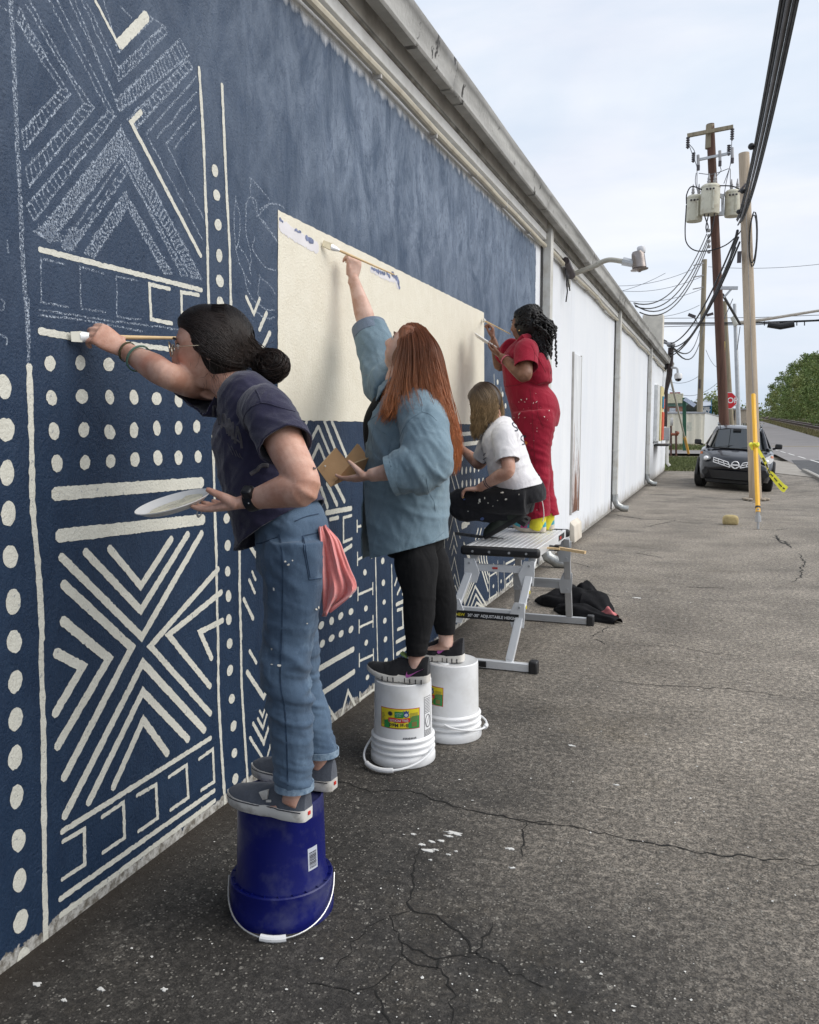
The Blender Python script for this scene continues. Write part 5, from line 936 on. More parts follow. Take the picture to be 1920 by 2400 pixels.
# ---------------------------------------------------------------- stone, paint flakes, cracks in the asphalt, dry leaves
RK = mat('yellow_sandstone', (.44, .35, .17), .9, var=.25, scale=9, bump=.012, bscale=25, dirt=(.2, .15, .08), dirt_amt=.6)
rc = onground(1712, 1230); b = MB(); b.ball((0, 0, 0), (.12, .09, .08), 28, 18); vs = np.array(b.v); nz = vnoise(vs * 9 + 4) - .5; vs = np.sign(vs) * np.abs(vs) ** .6 * np.array([.12, .09, .08]) ** .4; vs *= (1 + .42 * nz)[:, None]
b.v = [tuple(v + np.array([rc.x, rc.y + .06, .07])) for v in vs]; tag(b.build('broken_block', RK), 'rough yellow stone block lying on the asphalt left of the guard', 'stone')
FLK = mat('white_paint_flake', (.66, .65, .62), .8, var=.1)
def blob(name, px, py, r, sq, label=None):
    c = onground(px, py, .006); n = 22; ph = random.random() * 50; pts = []
    for k in range(n): a = 6.283 * k / n; q = r * (.2 + 1.7 * vnoise([[math.cos(a) * 2.4 + ph, math.sin(a) * 2.4, ph]])[0]); pts.append((c.x + q * math.cos(a), c.y + q * sq * math.sin(a), .0025))
    m = MB(); m.add([(c.x, c.y, .003)] + pts + [(p[0], p[1], .0) for p in pts], [(0, 1 + k, 1 + (k + 1) % n) for k in range(n)] + [(1 + k, 1 + n + k, 1 + n + (k + 1) % n, 1 + (k + 1) % n) for k in range(n)]); return m
m = MB()
for px, py, r, s in ((1065, 1950, .032, .5), (1052, 1957, .016, .6), (990, 1977, .014, .8), (1012, 1970, .017, .5), (1034, 1968, .012, .8), (1004, 1990, .026, .5), (1018, 1988, .012, .5), (968, 1952, .013, .5), (1052, 2000, .012, .6), (1069, 1992, .006, 1), (1009, 2012, .006, 1), (1195, 1986, .015, .8), (1203, 2031, .014, .5)):
    q = blob('x', px, py, r * .78, s * .8); m.add(q.v, q.f)
tag(m.build('paint_drips', FLK, smooth=0), 'dried splashes of white paint on the dark asphalt', None, None, 'stuff')
m = MB()
for i in range(300):
    if i < 180: px, py = random.uniform(40, 1900), random.uniform(1750, 2390)
    else: px, py = random.uniform(1250, 1900), random.uniform(1300, 1750)
    g0 = onground(px, py)
    if g0.x < .08: continue
    r = random.choice((.002, .0025, .003, .0045)) * random.uniform(.7, 1.5); a = random.random() * 3; n = 5
    m.add([(g0.x + r * math.cos(a + k * 1.256) * random.uniform(.6, 1.3), g0.y + r * math.sin(a + k * 1.256) * random.uniform(.6, 1.3), .002 + random.uniform(0, .003)) for k in range(n)], [tuple(range(n))])
for px, py, r in ((238, 2315, .009), (385, 2315, .008), (88, 2302, .01), (1340, 1745, .014), (1495, 1400, .03), (1445, 1837, .009), (150, 2340, .008), (1040, 1715, .01)):
    q = blob('x', px, py, r, .6); m.add(q.v, q.f)
tag(m.build('grit', FLK, smooth=0), 'pale stone chips and paint flakes scattered over the asphalt', None, None, 'stuff')
CRK = mat('crack_dirt', (.008, .0075, .0065), 1, var=.3, scale=20)
T2 = lambda x, y: (600 + x / 2.464, 1700 + y / 2.464); T3 = lambda x, y: (1220 + x / 2.464, 1200 + y / 2.464); c5 = lambda x, y: (1500 + x / 4.107, 800 + y / 4.107)
cr = MB()
def crack(f, pts, w):
    P = [onground(*f(*p), .0016) for p in pts]; Q = []
    for a, b_ in zip(P[:-1], P[1:]):
        k = max(2, int((b_ - a).length / .02)); nn = V(-(b_ - a).y, (b_ - a).x, 0).normalized() if (b_ - a).length > 0 else V(0, 0, 0)
        Q += [a.lerp(b_, i / k) + nn * (vnoise([[a.x * 7 + i * .45, a.y * 9, w * 900]])[0] - .5) * .05 + nn * random.gauss(0, .003) for i in range(k)]
    Q.append(P[-1]); vs = []
    for i, q in enumerate(Q): t = Q[min(i + 1, len(Q) - 1)] - Q[max(i - 1, 0)]; s = V(-t.y, t.x, 0).normalized() * w * random.uniform(.2, .95) * (.45 + .6 * math.sin(math.pi * (i + .5) / len(Q))); vs += [q - s, q + s]
    cr.add(vs, [(2 * i, 2 * i + 1, 2 * i + 3, 2 * i + 2) for i in range(len(Q) - 1)])
for pts, w in (([(440, 300), (560, 350), (660, 378), (900, 380), (1060, 440), (1200, 480), (1400, 515), (1580, 550), (1725, 575)], .006), ([(1580, 560), (1560, 620), (1550, 690), (1540, 760)], .004), ([(955, 690), (905, 770), (890, 860), (910, 960), (890, 1020), (910, 1080), (1030, 1105), (1100, 1150), (1190, 1220), (1240, 1310), (1290, 1345), (1400, 1390), (1530, 1440), (1660, 1510)], .005), ([(1290, 1340), (1320, 1250), (1365, 1135)], .004), ([(900, 1075), (760, 1100), (790, 1180), (830, 1260), (825, 1330), (930, 1400), (1040, 1410), (1100, 1500), (1130, 1600), (1130, 1720)], .004), ([(830, 1265), (950, 1300), (1040, 1350), (1240, 1340)], .0045), ([(1040, 1350), (1045, 1410)], .004), ([(820, 1330), (760, 1420), (690, 1520), (560, 1560), (440, 1520), (300, 1490)], .004), ([(690, 1530), (740, 1620), (780, 1720)], .005), ([(760, 1110), (650, 1170), (560, 1250), (470, 1380)], .003)): crack(T2, pts, w)
for pts, w in (([(-20, 1775), (200, 1800), (420, 1850), (640, 1900), (850, 1930), (1080, 1970), (1400, 2000), (1725, 2040)], .006), ([(420, 720), (480, 690), (500, 660)], .007), ([(410, 730), (490, 765)], .007), ([(80, 455), (250, 450), (440, 460), (560, 490)], .011), ([(540, 15), (700, 40), (850, 45), (930, 55)], .04), ([(710, 90), (850, 60), (900, 50)], .02), ([(300, 290), (360, 305), (400, 320)], .012), ([(1470, 130), (1500, 170), (1560, 200)], .02), ([(1610, 240), (1640, 280), (1620, 340), (1620, 375), (1570, 405)], .013), ([(1340, 100), (1400, 100), (1480, 105), (1540, 95)], .025), ([(640, 770), (900, 775), (1060, 810), (1300, 835)], .005), ([(560, 980), (740, 1000), (900, 1005), (1200, 1020), (1450, 1050), (1725, 1105)], .005), ([(900, 430), (1180, 440)], .018), ([(660, 235), (830, 265)], .016)): crack(T3, pts, w)
for pts, w in (([(1000, 1530), (1080, 1545), (1160, 1560)], .04), ([(1270, 1880), (1400, 1930), (1460, 1990)], .02), ([(1320, 1290), (1360, 1300)], .06), ([(1280, 1210), (1340, 1135)], .03), ([(560, 1560), (640, 1570), (760, 1568)], .02)): crack(c5, pts, w)
tag(cr.build('asphalt_cracks', CRK, smooth=0, fix=False), 'dark cracks running across the asphalt', None, None, 'stuff')
# ================================================================ dark parked crossover facing the camera
NAVY = NT('dark_navy_car_paint').fin((.006, .007, .012), .3, **{'Coat Weight': .7, 'Coat Roughness': .08, 'Specular IOR Level': .4})
GLASSD = NT('tinted_car_glass').fin((.012, .015, .017), .04, **{'Specular IOR Level': .9}); CHROME = mat('bright_chrome', (.85, .85, .86), .25, .3, var=.03); BLKT = mat('black_trim', (.008, .008, .009), .5); TYRE = mat('tyre_rubber', (.012, .012, .012), .85); HEADL = NT('headlight_glass').fin((.2, .21, .22), .1, metal=.2, **{'Specular IOR Level': .8}); AMBER = mat('amber_lens', (.45, .12, .03), .2); SILV = mat('alloy_rim', (.4, .4, .42), .3, .8)
CY = 22.5; CX = at(1721, 1050, CY).x
car = thing('parked_car', 'dark navy crossover car parked nose first beyond the tan utility pole', 'car', (CX, CY, -.06)); car.rotation_euler = (0, R(3.6), R(-1.5))
class CM:
    pass
def cbuild(mb, name, m, parent=None, **k):
    o = mb.build(name, m, None, **k); o.parent = parent or car
    return o
def loft(secs, close=True):                     # list of lists of (x,y,z), same length
    m = MB(); n = len(secs[0]); [m.v.extend(s) for s in secs]
    m.f = [(i * n + k, i * n + (k + 1) % n, (i + 1) * n + (k + 1) % n, (i + 1) * n + k) for i in range(len(secs) - 1) for k in range(n if close else n - 1)]; m.f += [tuple(range(n - 1, -1, -1)), tuple((len(secs) - 1) * n + k for k in range(n))] if close else []
    return m
def sec(y, w, zt, zc, zs, zb, bow=0):            # cross section of the lower body
    h = [(0, zc), (w * .35, zc - .004), (w * .62, zt), (w * .84, zt - .03), (w * .965, zs), (w, (zs + zb) / 2 + .05), (w * .985, zb + .12), (w * .93, zb)]
    yb = lambda x: y + bow * (x / .9) ** 2
    return [(x, yb(x), z) for x, z in h] + [(-x, yb(x), z) for x, z in reversed(h[1:])]
S_ = [sec(.0, .74, .60, .62, .56, .30, .22), sec(.02, .78, .70, .72, .62, .26, .26), sec(.06, .82, .79, .80, .70, .25, .30), sec(.2, .85, .855, .865, .77, .25, .26), sec(.45, .88, .93, .945, .84, .25, .12), sec(.8, .895, 1.0, 1.02, .92, .25), sec(1.05, .90, 1.045, 1.06, .96, .25), sec(1.6, .90, 1.06, 1.06, 1.0, .25), sec(3.6, .90, 1.10, 1.1, 1.02, .25), sec(4.3, .86, 1.08, 1.08, 1.0, .3), sec(4.55, .8, 1.0, 1.0, .9, .35)]
cbuild(loft(S_), 'body', NAVY, smooth=45)
def gh(y, w, z, wb, zb): return [(0, y - .02, z), (w * .6, y - .015, z - .008), (w * .92, y, z - .045), (w, y + .01, z - .09), (wb, y, zb), (0, y, zb), (-wb, y, zb), (-w, y + .01, z - .09), (-w * .92, y, z - .045), (-w * .6, y - .015, z - .008)]
rs = [gh(1.62, .53, 1.55, .7, 1.05), gh(1.78, .57, 1.60, .80, 1.05), gh(2.4, .60, 1.64, .84, 1.05), gh(3.4, .58, 1.61, .84, 1.08), gh(4.1, .5, 1.5, .8, 1.08), gh(4.4, .45, 1.3, .76, 1.0)]
cbuild(loft(rs), 'cabin', NAVY, smooth=50)
ws = MB()
def _ws(u, v): w = .69 + (.535 - .69) * v; x = (u * 2 - 1) * w; return (x, .86 + .74 * v + .14 * (x / .7) ** 2, 1.045 + (.50) * v - .05 * (x / .7) ** 2 * (.5 + .5 * v))
ws.grid(_ws, 16, 8); wo = cbuild(ws, 'windshield', GLASSD, smooth=60)
hd = MB(); hd.bar((-.62, .80, 1.035), (.62, .80, 1.035), .1, .03, (0, 1, 0)); cbuild(hd, 'cowl', BLKT, bevel=.01)
for s in (-1, 1):
    p = MB(); p.tube([(s * .71, .88, 1.05), (s * .62, 1.3, 1.34), (s * .55, 1.66, 1.545)], [.045, .04, .035], 8); cbuild(p, 'roof_pillar', NAVY)
    p = MB(); p.prism([(s * .80, 1.2, 1.08), (s * .845, 3.3, 1.1), (s * .63, 3.1, 1.5), (s * .60, 1.85, 1.5)], (s * .012, 0, .006)); cbuild(p, 'side_window', GLASSD)
    p = MB(); p.tube([(s * .53, 1.75, 1.61), (s * .545, 1.9, 1.665), (s * .55, 3.2, 1.66), (s * .54, 3.4, 1.6)], .018, 8); cbuild(p, 'roof_rail', NAVY)
    m = MB(); m.box((s * .97, 1.0, 1.15), (.17, .09, .13)); mo = cbuild(m, 'mirror', BLKT, bevel=.03); m = MB(); m.bar((s * .84, 1.05, 1.08), (s * .95, 1.02, 1.11), .05, .05); cbuild(m, 'mirror_arm', BLKT, mo)
    # headlight: swept teardrop wrapping the wing
    h = MB(); pr = [(s * .86, .47, .94), (s * .80, .40, .945), (s * .68, .26, .88), (s * .60, .19, .80), (s * .60, .16, .745), (s * .72, .20, .70), (s * .82, .30, .73), (s * .875, .42, .80)]
    h.prism([(x, y - .035, z) for x, y, z in pr], (0, .09, 0)); ho = cbuild(h, 'headlight', HEADL, bevel=.012)
    h = MB(); h.prism([(s * .855, .415, .92), (s * .80, .35, .925), (s * .80, .33, .87), (s * .86, .39, .86)], (0, .02, 0)); cbuild(h, 'indicator', AMBER, ho)
    h = MB(); h.ball((s * .70, .165, .775), (.06, .04, .055), 12, 8); cbuild(h, 'lamp_reflector', CHROME, ho)
    # V shaped grille wing with bars
    g_ = MB(); P = lambda u, v: (s * (.175 + .345 * u - .06 * v * (1 - u)), -.035 + .14 * u ** 2, .715 + .085 * u + (-.125 + .02 * u) * v)
    quad = [P(0, 0), P(1, 0), P(1, 1), P(0, 1)]; g_.prism(quad, (0, .03, 0)); go = cbuild(g_, 'grille', BLKT)
    for a, b_ in (((0, 0), (1, 0)), ((0, 1), (1, 1)), ((0, .5), (1, .5)), ((1, 0), (1, 1)), ((.66, 0), (.66, 1)), ((.33, 0), (.33, 1)), ((0, 0), (0, 1))):
        q = MB(); A_, B_ = Vector(P(*a)) + V(0, -.012, 0), Vector(P(*b_)) + V(0, -.012, 0); q.bar(A_, B_, .03 if a[0] in (0, 1) and b_[0] in (0, 1) else .02, .02, (0, 1, 0)); cbuild(q, 'grille_bar', CHROME, go)
    q = MB(); q.bar((s * .02, -.05, .585), (s * .135, -.045, .64), .03, .02, (0, 1, 0)); q.bar((s * .135, -.045, .64), (s * .17, -.04, .715), .03, .02, (0, 1, 0)); cbuild(q, 'chrome_wing', CHROME)
    q = MB(); q.tube([(s * .70, .125, .44), (s * .70, .2, .44)], .07, 16); cbuild(q, 'fog_lamp_recess', BLKT)
    for y in (.92, 3.6):
        w_ = MB(); a = .33 if y < 1 else 0; ax = V(s, -.18 * s if y < 1 else 0, 0).normalized() if s < 0 else V(s, .0, 0); ctr = V(s * .80, y - .1 * 0, .345)
        w_.lathe([(.2, -.11), (.30, -.115), (.34, -.09), (.345, 0), (.34, .09), (.30, .115), (.2, .11)], ctr, 32, axis=ax, cap=(True, True)); wo_ = cbuild(w_, 'wheel', TYRE)
        w_ = MB(); w_.lathe([(.0, .125), (.05, .125), (.06, .118)], ctr, 12, axis=ax); w_.lathe([(.235, .122), (.2, .125), (.195, .11)], ctr, 24, axis=ax); cbuild(w_, 'rim', SILV, wo_)
        for k in range(6): aa, bb_ = frame(ax); q = MB(); d_ = aa * math.cos(k * 1.047) + bb_ * math.sin(k * 1.047); q.bar(ctr + ax * .12 + d_ * .04, ctr + ax * .12 + d_ * .21, .035, .012, ax); cbuild(q, 'spoke', SILV, wo_)
        w_ = MB(); w_.tube([(s * .905, y + .40 * math.cos(t_), .34 + .40 * math.sin(t_)) for t_ in np.linspace(0, math.pi, 18)], .035, 6); cbuild(w_, 'wheel_arch', BLKT)
e = MB(); e.tube([(.085 * math.cos(a), -.062, .655 + .085 * math.sin(a)) for a in np.linspace(0, 6.283, 28)], .012, 6, cap=False); e.bar((-.105, -.066, .655), (.105, -.066, .655), .034, .02, (0, 0, 1)); cbuild(e, 'emblem', CHROME)
q = MB(); q.grid(lambda u, v: ((u * 2 - 1) * (.62 - .1 * v), .24 * ((u * 2 - 1) * .62 / .9) ** 2 - .012 + (.01 * v), .50 - .21 * v), 20, 4); cbuild(q, 'lower_intake', BLKT)
q = MB(); q.prism([(-.70, .2, .28), (.70, .2, .28), (.66, .2, .17), (-.66, .2, .17)], (0, .5, 0)); cbuild(q, 'under_tray', BLKT, bevel=.02)
q = MB(); q.box((0, 2.3, .3), (1.5, 4.0, .12)); cbuild(q, 'chassis', BLKT)
q = MB(); q.box((-.05, 1.5, 1.5), (.2, .06, .06)); cbuild(q, 'inner_mirror', BLKT, wo)
for x0 in (-.45, .1): q = MB(); q.bar((x0, .83, 1.06), (x0 + .42, 1.0, 1.12), .012, .014); cbuild(q, 'wiper', BLKT, wo)
# ================================================================ figures: loft + voxel skin helpers
from mathutils.bvhtree import BVHTree
def lf(mb, pts, ra, rb=None, side=None, k=6, n=20):
    # smooth limb through pts; ra = half width along side, rb = half width across
    rb = rb if rb is not None else ra; sd = side if side is not None else V(0, 1, 0); many = isinstance(sd, (list, tuple))
    rows = [(*p, ra[i] if hasattr(ra, '__len__') else ra, rb[i] if hasattr(rb, '__len__') else rb, *((sd[i] if many else sd))) for i, p in enumerate(pts)]
    q = spline(rows, k); N = len(q); vs = []
    for i in range(N):
        c = Vector(q[i, :3]); t = Vector(q[min(i + 1, N - 1), :3]) - Vector(q[max(i - 1, 0), :3]); a, b = frame(t, q[i, 5:8])
        vs += [c + a * (math.cos(w) * q[i, 3]) + b * (math.sin(w) * q[i, 4]) for w in np.linspace(0, 2 * math.pi, n, endpoint=False)]
    fs = [(i * n + j, i * n + (j + 1) % n, (i + 1) * n + (j + 1) % n, (i + 1) * n + j) for i in range(N - 1) for j in range(n)] + [tuple(range(n - 1, -1, -1)), tuple((N - 1) * n + j for j in range(n))]
    mb.add(vs, fs); return mb
def skin(mb, voxel, smooth=4, factor=.5):        # union of the lofts as one continuous surface
    me = bpy.data.meshes.new('t'); me.from_pydata(mb.v, [], mb.f)
    bm = bmesh.new(); bm.from_mesh(me); bmesh.ops.recalc_face_normals(bm, faces=bm.faces); bm.to_mesh(me); bm.free()
    o = bpy.data.objects.new('t', me); COL.objects.link(o)
    m = o.modifiers.new('r', 'REMESH'); m.mode = 'VOXEL'; m.voxel_size = voxel
    if smooth: s = o.modifiers.new('s', 'SMOOTH'); s.factor = factor; s.iterations = smooth
    out = bpy.data.meshes.new_from_object(o.evaluated_get(bpy.context.evaluated_depsgraph_get()))
    bpy.data.objects.remove(o); bpy.data.meshes.remove(me); return out
def coords(me): a = np.empty(len(me.vertices) * 3, np.float32); me.vertices.foreach_get('co', a); return a.reshape(-1, 3).astype(float)
def normals(me): a = np.empty(len(me.vertices) * 3, np.float32); me.vertex_normals.foreach_get('vector', a); return a.reshape(-1, 3).astype(float)
def setco(me, c): me.vertices.foreach_set('co', np.ascontiguousarray(c, np.float32).ravel()); me.update()
def displace(me, d): setco(me, coords(me) + normals(me) * d[:, None])
def fold(c, dirn, freq, stretch, seed, sharp=3.2):   # folds: noise squeezed along dirn, ridged
    d = Vector(dirn).normalized(); a, b = frame(d); M = np.array([list(d * freq), list(a * stretch), list(b * stretch)])
    n = vnoise(c @ M.T + seed); n2 = vnoise(c @ M.T * 2.1 + seed * 2 + 7); r = 1 - np.abs(2 * n - 1); r2 = 1 - np.abs(2 * n2 - 1)
    return r ** sharp + .45 * r2 ** sharp - .45
def near(c, p, rad): return np.exp(-((c - np.array(p)) ** 2).sum(1) / (2 * rad * rad))
def cut(me, cuts):                               # open hems: (point, outward normal, radius)
    bm = bmesh.new(); bm.from_mesh(me)
    for p, n, r in cuts:
        p, n = Vector(p), Vector(n).normalized()
        def hit(f, k=1.0): q = f.calc_center_median() - p; h = q.dot(n); return abs(h) < .16 * max(1, r / .2) and (q - n * h).length < r * k
        fs = [f for f in bm.faces if hit(f)]
        geo = set(fs); [geo.update(f.edges) for f in fs]; [geo.update(f.verts) for f in fs]
        bmesh.ops.bisect_plane(bm, geom=list(geo), plane_co=p, plane_no=n)
        dead = [f for f in bm.faces if (f.calc_center_median() - p).dot(n) > 1e-4 and hit(f, 1.1)]
        bmesh.ops.delete(bm, geom=dead, context='FACES')
    bm.to_mesh(me); bm.free(); return me
def wear(name, me, m, parent, thick=.004, smooth=True):
    if smooth: me.shade_smooth()
    o = link(name, me, m, parent)
    if thick: s = o.modifiers.new('cloth', 'SOLIDIFY'); s.thickness = thick; s.offset = 0
    return o
def bvh(o): return BVHTree.FromPolygons([tuple(v.co) for v in o.data.vertices], [tuple(p.vertices) for p in o.data.polygons])
def onto(tree, px, py, off=.002):                # a point of the photo carried onto the garment's surface
    c = V(DCAM, 0, HCAM); d = ray(px, py).normalized(); h = tree.ray_cast(c, d)
    if h[0] is None: return None
    n = h[1] if h[1].dot(d) < 0 else -h[1]; return h[0] + n * (off + .0027)
def seam(name, tree, pts, r, m, parent, off=.001, dash=0):
    q = spline([(float(a), float(b)) for a, b in pts], 8); P = [onto(tree, *p, off) for p in q]; P = [p for p in P if p is not None]
    if len(P) < 2: return None
    b = MB(); run = [P[0]]
    for a, c in zip(P[:-1], P[1:]):
        if (c - a).length > .12:
            if len(run) > 1: b.tube(run, r, 6)
            run = []
        run.append(c)
    if len(run) > 1: b.tube(run, r, 6)
    return b.build(name, m, parent) if b.v else None
def marks(b, name, m, par): return tag(b.build(name, m, par), kind='stuff') if b.v else None
def splat(mb, tree, px, py, r, sq=1.0, ang=0, off=.0022):
    c = onto(tree, px, py, off)
    if c is None: return
    pts = []; ph = random.random() * 40
    for k in range(9):
        a = 6.283 * k / 9; q = r * (.5 + vnoise([[math.cos(a) * 1.5 + ph, math.sin(a) * 1.5, ph]])[0]); x, y = q * math.cos(a), q * sq * math.sin(a); p = onto(tree, px + x * math.cos(ang) - y * math.sin(ang), py + x * math.sin(ang) + y * math.cos(ang), off)
        if p is None or (p - c).length > .06: return
        pts.append(p)
    mb.add([c] + pts, [(0, 1 + k, 1 + (k + 1) % 9) for k in range(9)])
def strands(paths, r, taper=.4, n=3):            # paths (N,K,3) -> thin tubes, with an 'along' attribute
    N, K, _ = paths.shape; t = np.gradient(paths, axis=1); t /= np.linalg.norm(t, axis=2, keepdims=True) + 1e-9; ref = np.array([.31, .77, .55]); a = np.cross(t, ref); a /= np.linalg.norm(a, axis=2, keepdims=True) + 1e-9; b = np.cross(t, a)
    s = np.linspace(0, 1, K); rr = (r if np.ndim(r) == 0 else np.asarray(r)[:, None]) * (1 - (1 - taper) * s ** 2)[None, :] * np.ones((N, 1))
    w = np.arange(n) * 2 * math.pi / n; ring = paths[:, :, None, :] + (a[:, :, None, :] * np.cos(w)[None, None, :, None] + b[:, :, None, :] * np.sin(w)[None, None, :, None]) * rr[:, :, None, None]
    v = ring.reshape(-1, 3); base = (np.arange(N) * K * n)[:, None, None] + (np.arange(K - 1) * n)[None, :, None] + np.arange(n)[None, None, :]; nx = (np.arange(n) + 1) % n; base2 = (np.arange(N) * K * n)[:, None, None] + (np.arange(K - 1) * n)[None, :, None] + nx[None, None, :]
    f = np.stack([base, base2, base2 + n, base + n], -1).reshape(-1, 4); al = np.repeat(np.tile(s, N), n); return v, f, al
def hairmesh(name, parts, m, parent):            # parts: list of (verts, faces, along)
    vs, fs, al, o = [], [], [], 0
    for v, f, a in parts: vs.append(np.asarray(v, float)); fs += [tuple(int(i) + o for i in q) for q in f]; al.append(np.broadcast_to(a, (len(v),))); o += len(v)
    me = bpy.data.meshes.new(name); me.from_pydata(np.vstack(vs).tolist(), [], fs); at_ = me.attributes.new('along', 'FLOAT', 'POINT'); at_.data.foreach_set('value', np.concatenate(al).astype(np.float32)); me.shade_smooth(); return link(name, me, m, parent)
def hair_mat(name, root, tip, var=.35, rough=.42, sheen=.5):
    t = NT(name); al = t.node('ShaderNodeAttribute', attribute_name='along').outputs['Fac']; c = t.mix(t.ramp(al, (.25, 0), (.8, 1)), root, tip); rnd = t.node('ShaderNodeNewGeometry').outputs['Random Per Island']
    c = t.mix(t.ramp(rnd, (.3, 0), (1, .9)), c, (1 + var * 2.2, 1 + var * 2.2, 1 + var * 2.2), 'MULTIPLY'); c2 = t.mix(t.math('MULTIPLY', rnd, .55), c, tuple(x * .35 for x in root)); c = t.mix(t.ramp(t.noise(22, 3), (.4, 0), (.6, .6)), c, c2)
    return t.fin(c, rough, **{'Specular IOR Level': sheen})
def skin_mat(name, a, b, lip, sss=.06):
    t = NT(name); c = t.mix(t.ramp(t.noise(14, 5, .6), (.4, 0), (.6, 1)), tuple(x * q for x, q in zip(a, (.93, .84, .8))), b); fr = t.ramp(t.noise(260, 2), (.62, 0), (.72, .25)); c = t.mix(fr, c, tuple(x * .6 for x in a))
    l = t.node('ShaderNodeAttribute', attribute_name='lip').outputs['Fac']; c = t.mix(l, c, lip); r = t.node('ShaderNodeAttribute', attribute_name='flush').outputs['Fac']; c = t.mix(t.math('MULTIPLY', r, .4), c, (b[0] * 1.05, b[1] * .62, b[2] * .55))
    n = t.bump(t.noise(320, 3, .6), .0008, .6); n = t.bump(t.noise(40, 3), .002, .5, n)
    return t.fin(c, t.ramp(t.noise(60, 2), (.3, .42), (.7, .55)), n, **{'Subsurface Weight': sss, 'Subsurface Radius': (.01, .004, .002), 'Subsurface Scale': 1.0, 'Specular IOR Level': .42})
def cloth_mat(name, a, b, rough=.9, scale=5, weave=900, bump=.0012, fuzz=.15, stain=None, samt=.5, sscale=9):
    t = NT(name); c = t.mix(t.ramp(t.noise(scale, 6, .6), (.32, 0), (.68, 1)), a, b); w = t.noise(weave, 2, .7); c = t.mix(t.ramp(w, (.3, .0), (.7, .35)), c, tuple(min(1, x * 1.5 + .004) for x in b))
    if stain: c = t.mix(t.ramp(t.noise(sscale, 7, .65), (.58, 0), (.7, samt)), c, stain)
    n = t.bump(w, bump, .7); n = t.bump(t.noise(38, 4, .6), .004, .5, n); n = t.bump(t.noise(8, 2, .5, t.map((1.5, 1.5, .7), rot=(.3, .5, 0)), .6), .03, .45, n); return t.fin(c, rough, n, **{'Specular IOR Level': .25, 'Sheen Weight': fuzz})
def axes(fwd, up=(0, 0, 1)):
    f = Vector(fwd).normalized(); l = Vector(up).cross(f).normalized(); return f, l, f.cross(l)     # forward, left, up
def head(mb, c, fwd, up, s=1.0, tilt=0):
    f, l, u = axes(fwd, up); nu_, nv_ = 72, 56; vs = []
    G = lambda x, m, sg: math.exp(-((x - m) / sg) ** 2)
    for j in range(nv_ + 1):
        ph = math.pi * j / nv_
        for i in range(nu_):
            th = 2 * math.pi * i / nu_; x, y, z = math.sin(ph) * math.cos(th), math.sin(ph) * math.sin(th), math.cos(ph)
            F, L, U = x * (.096 if x > 0 else .104), y * .077, z * .122
            t = max(0, -U / .122); L *= 1 - .34 * t ** 1.6; F += -.018 * t ** 1.5 if x < 0 else 0
            if x < 0: F *= 1 - .35 * t ** 1.4
            if x > 0:
                F = F * (1 - .10 * G(y, 0, .5)) + .004; k = max(0, x) ** .5
                F += k * (.0255 * G(L, 0, .0125) * (G(U, -.026, .014) if U < -.026 else G(U, -.026, .034)) + .007 * G(L, 0, .04) * G(U, .034, .012) - .0095 * (G(L, .031, .014) + G(L, -.031, .014)) * G(U, .014, .012)
                          + .0075 * G(L, 0, .020) * (G(U, -.058, .0075) + G(U, -.0715, .0075)) - .003 * G(L, 0, .03) * G(U, -.083, .006) + .0125 * G(L, 0, .022) * G(U, -.101, .014) + .005 * (G(L, .042, .02) + G(L, -.042, .02)) * G(U, -.02, .02) + .006 * (G(L, .009, .006) + G(L, -.009, .006)) * G(U, -.034, .007))
            vs.append(c + (f * F + l * L + u * U) * s)
    fs = [(j * nu_ + i, (j + 1) * nu_ + i, (j + 1) * nu_ + (i + 1) % nu_, j * nu_ + (i + 1) % nu_) for j in range(nv_) for i in range(nu_)]
    mb.add(vs, fs)
    for sd in (1, -1):
        R_ = Matrix([f, l * sd, u]).transposed() @ Matrix.Rotation(.35, 3, 'Z'); mb.ball(c + (f * -.012 + l * (sd * .076) + u * -.012) * s, (.018 * s, .007 * s, .031 * s), 14, 10, R_); mb.ball(c + (f * -.006 + l * (sd * .079) + u * -.034) * s, (.008 * s, .005 * s, .009 * s), 8, 6, R_)
    return f, l, u
def face_bits(par, c, f, l, u, s, iris, brow, sides=(1, -1), lash=True):
    EW = bpy.data.materials.get('eye_white') or mat('eye_white', (.62, .58, .55), .15, var=.02); IR = mat(iris[0], iris[1], .1); BR = mat(brow[0], brow[1], .7)
    for sd in sides:
        e = c + (f * .0755 + l * (sd * .031) + u * .0135) * s; b = MB(); b.ball(e, .0125 * s, 16, 12); eo = b.build('eye', EW, par); b = MB(); b.ball(e + (f * .0075 + l * .0005 * sd) * s, .0062 * s, 12, 8); b.build('iris', IR, eo)
        b = MB(); b.tube([c + (f * (.094 - .012 * abs(t)) + l * sd * (.018 + .03 * (t + 1) / 2) + u * (.036 + .004 * (1 - t * t) - .004 * max(0, t))) * s for t in np.linspace(-1, 1, 8)], [.0022 * s] + [.0032 * s] * 6 + [.0014 * s], 6); b.build('eyebrow', BR, par)
        if lash:
            b = MB(); b.tube([c + (f * (.0885 - .010 * abs(t + .2)) + l * sd * (.019 + .026 * (t + 1) / 2) + u * (.018 + .0045 * (1 - t * t))) * s for t in np.linspace(-1, 1, 8)], .0016 * s, 5); b.build('eyelash', IR, par)
def hairline(q):                                 # bring the scalp hair forward over the top of the forehead
    q = q.copy(); q[..., 0] += .034 * np.clip((q[..., 2] - .03) / .055, 0, 1) * (q[..., 0] > -.03); return q
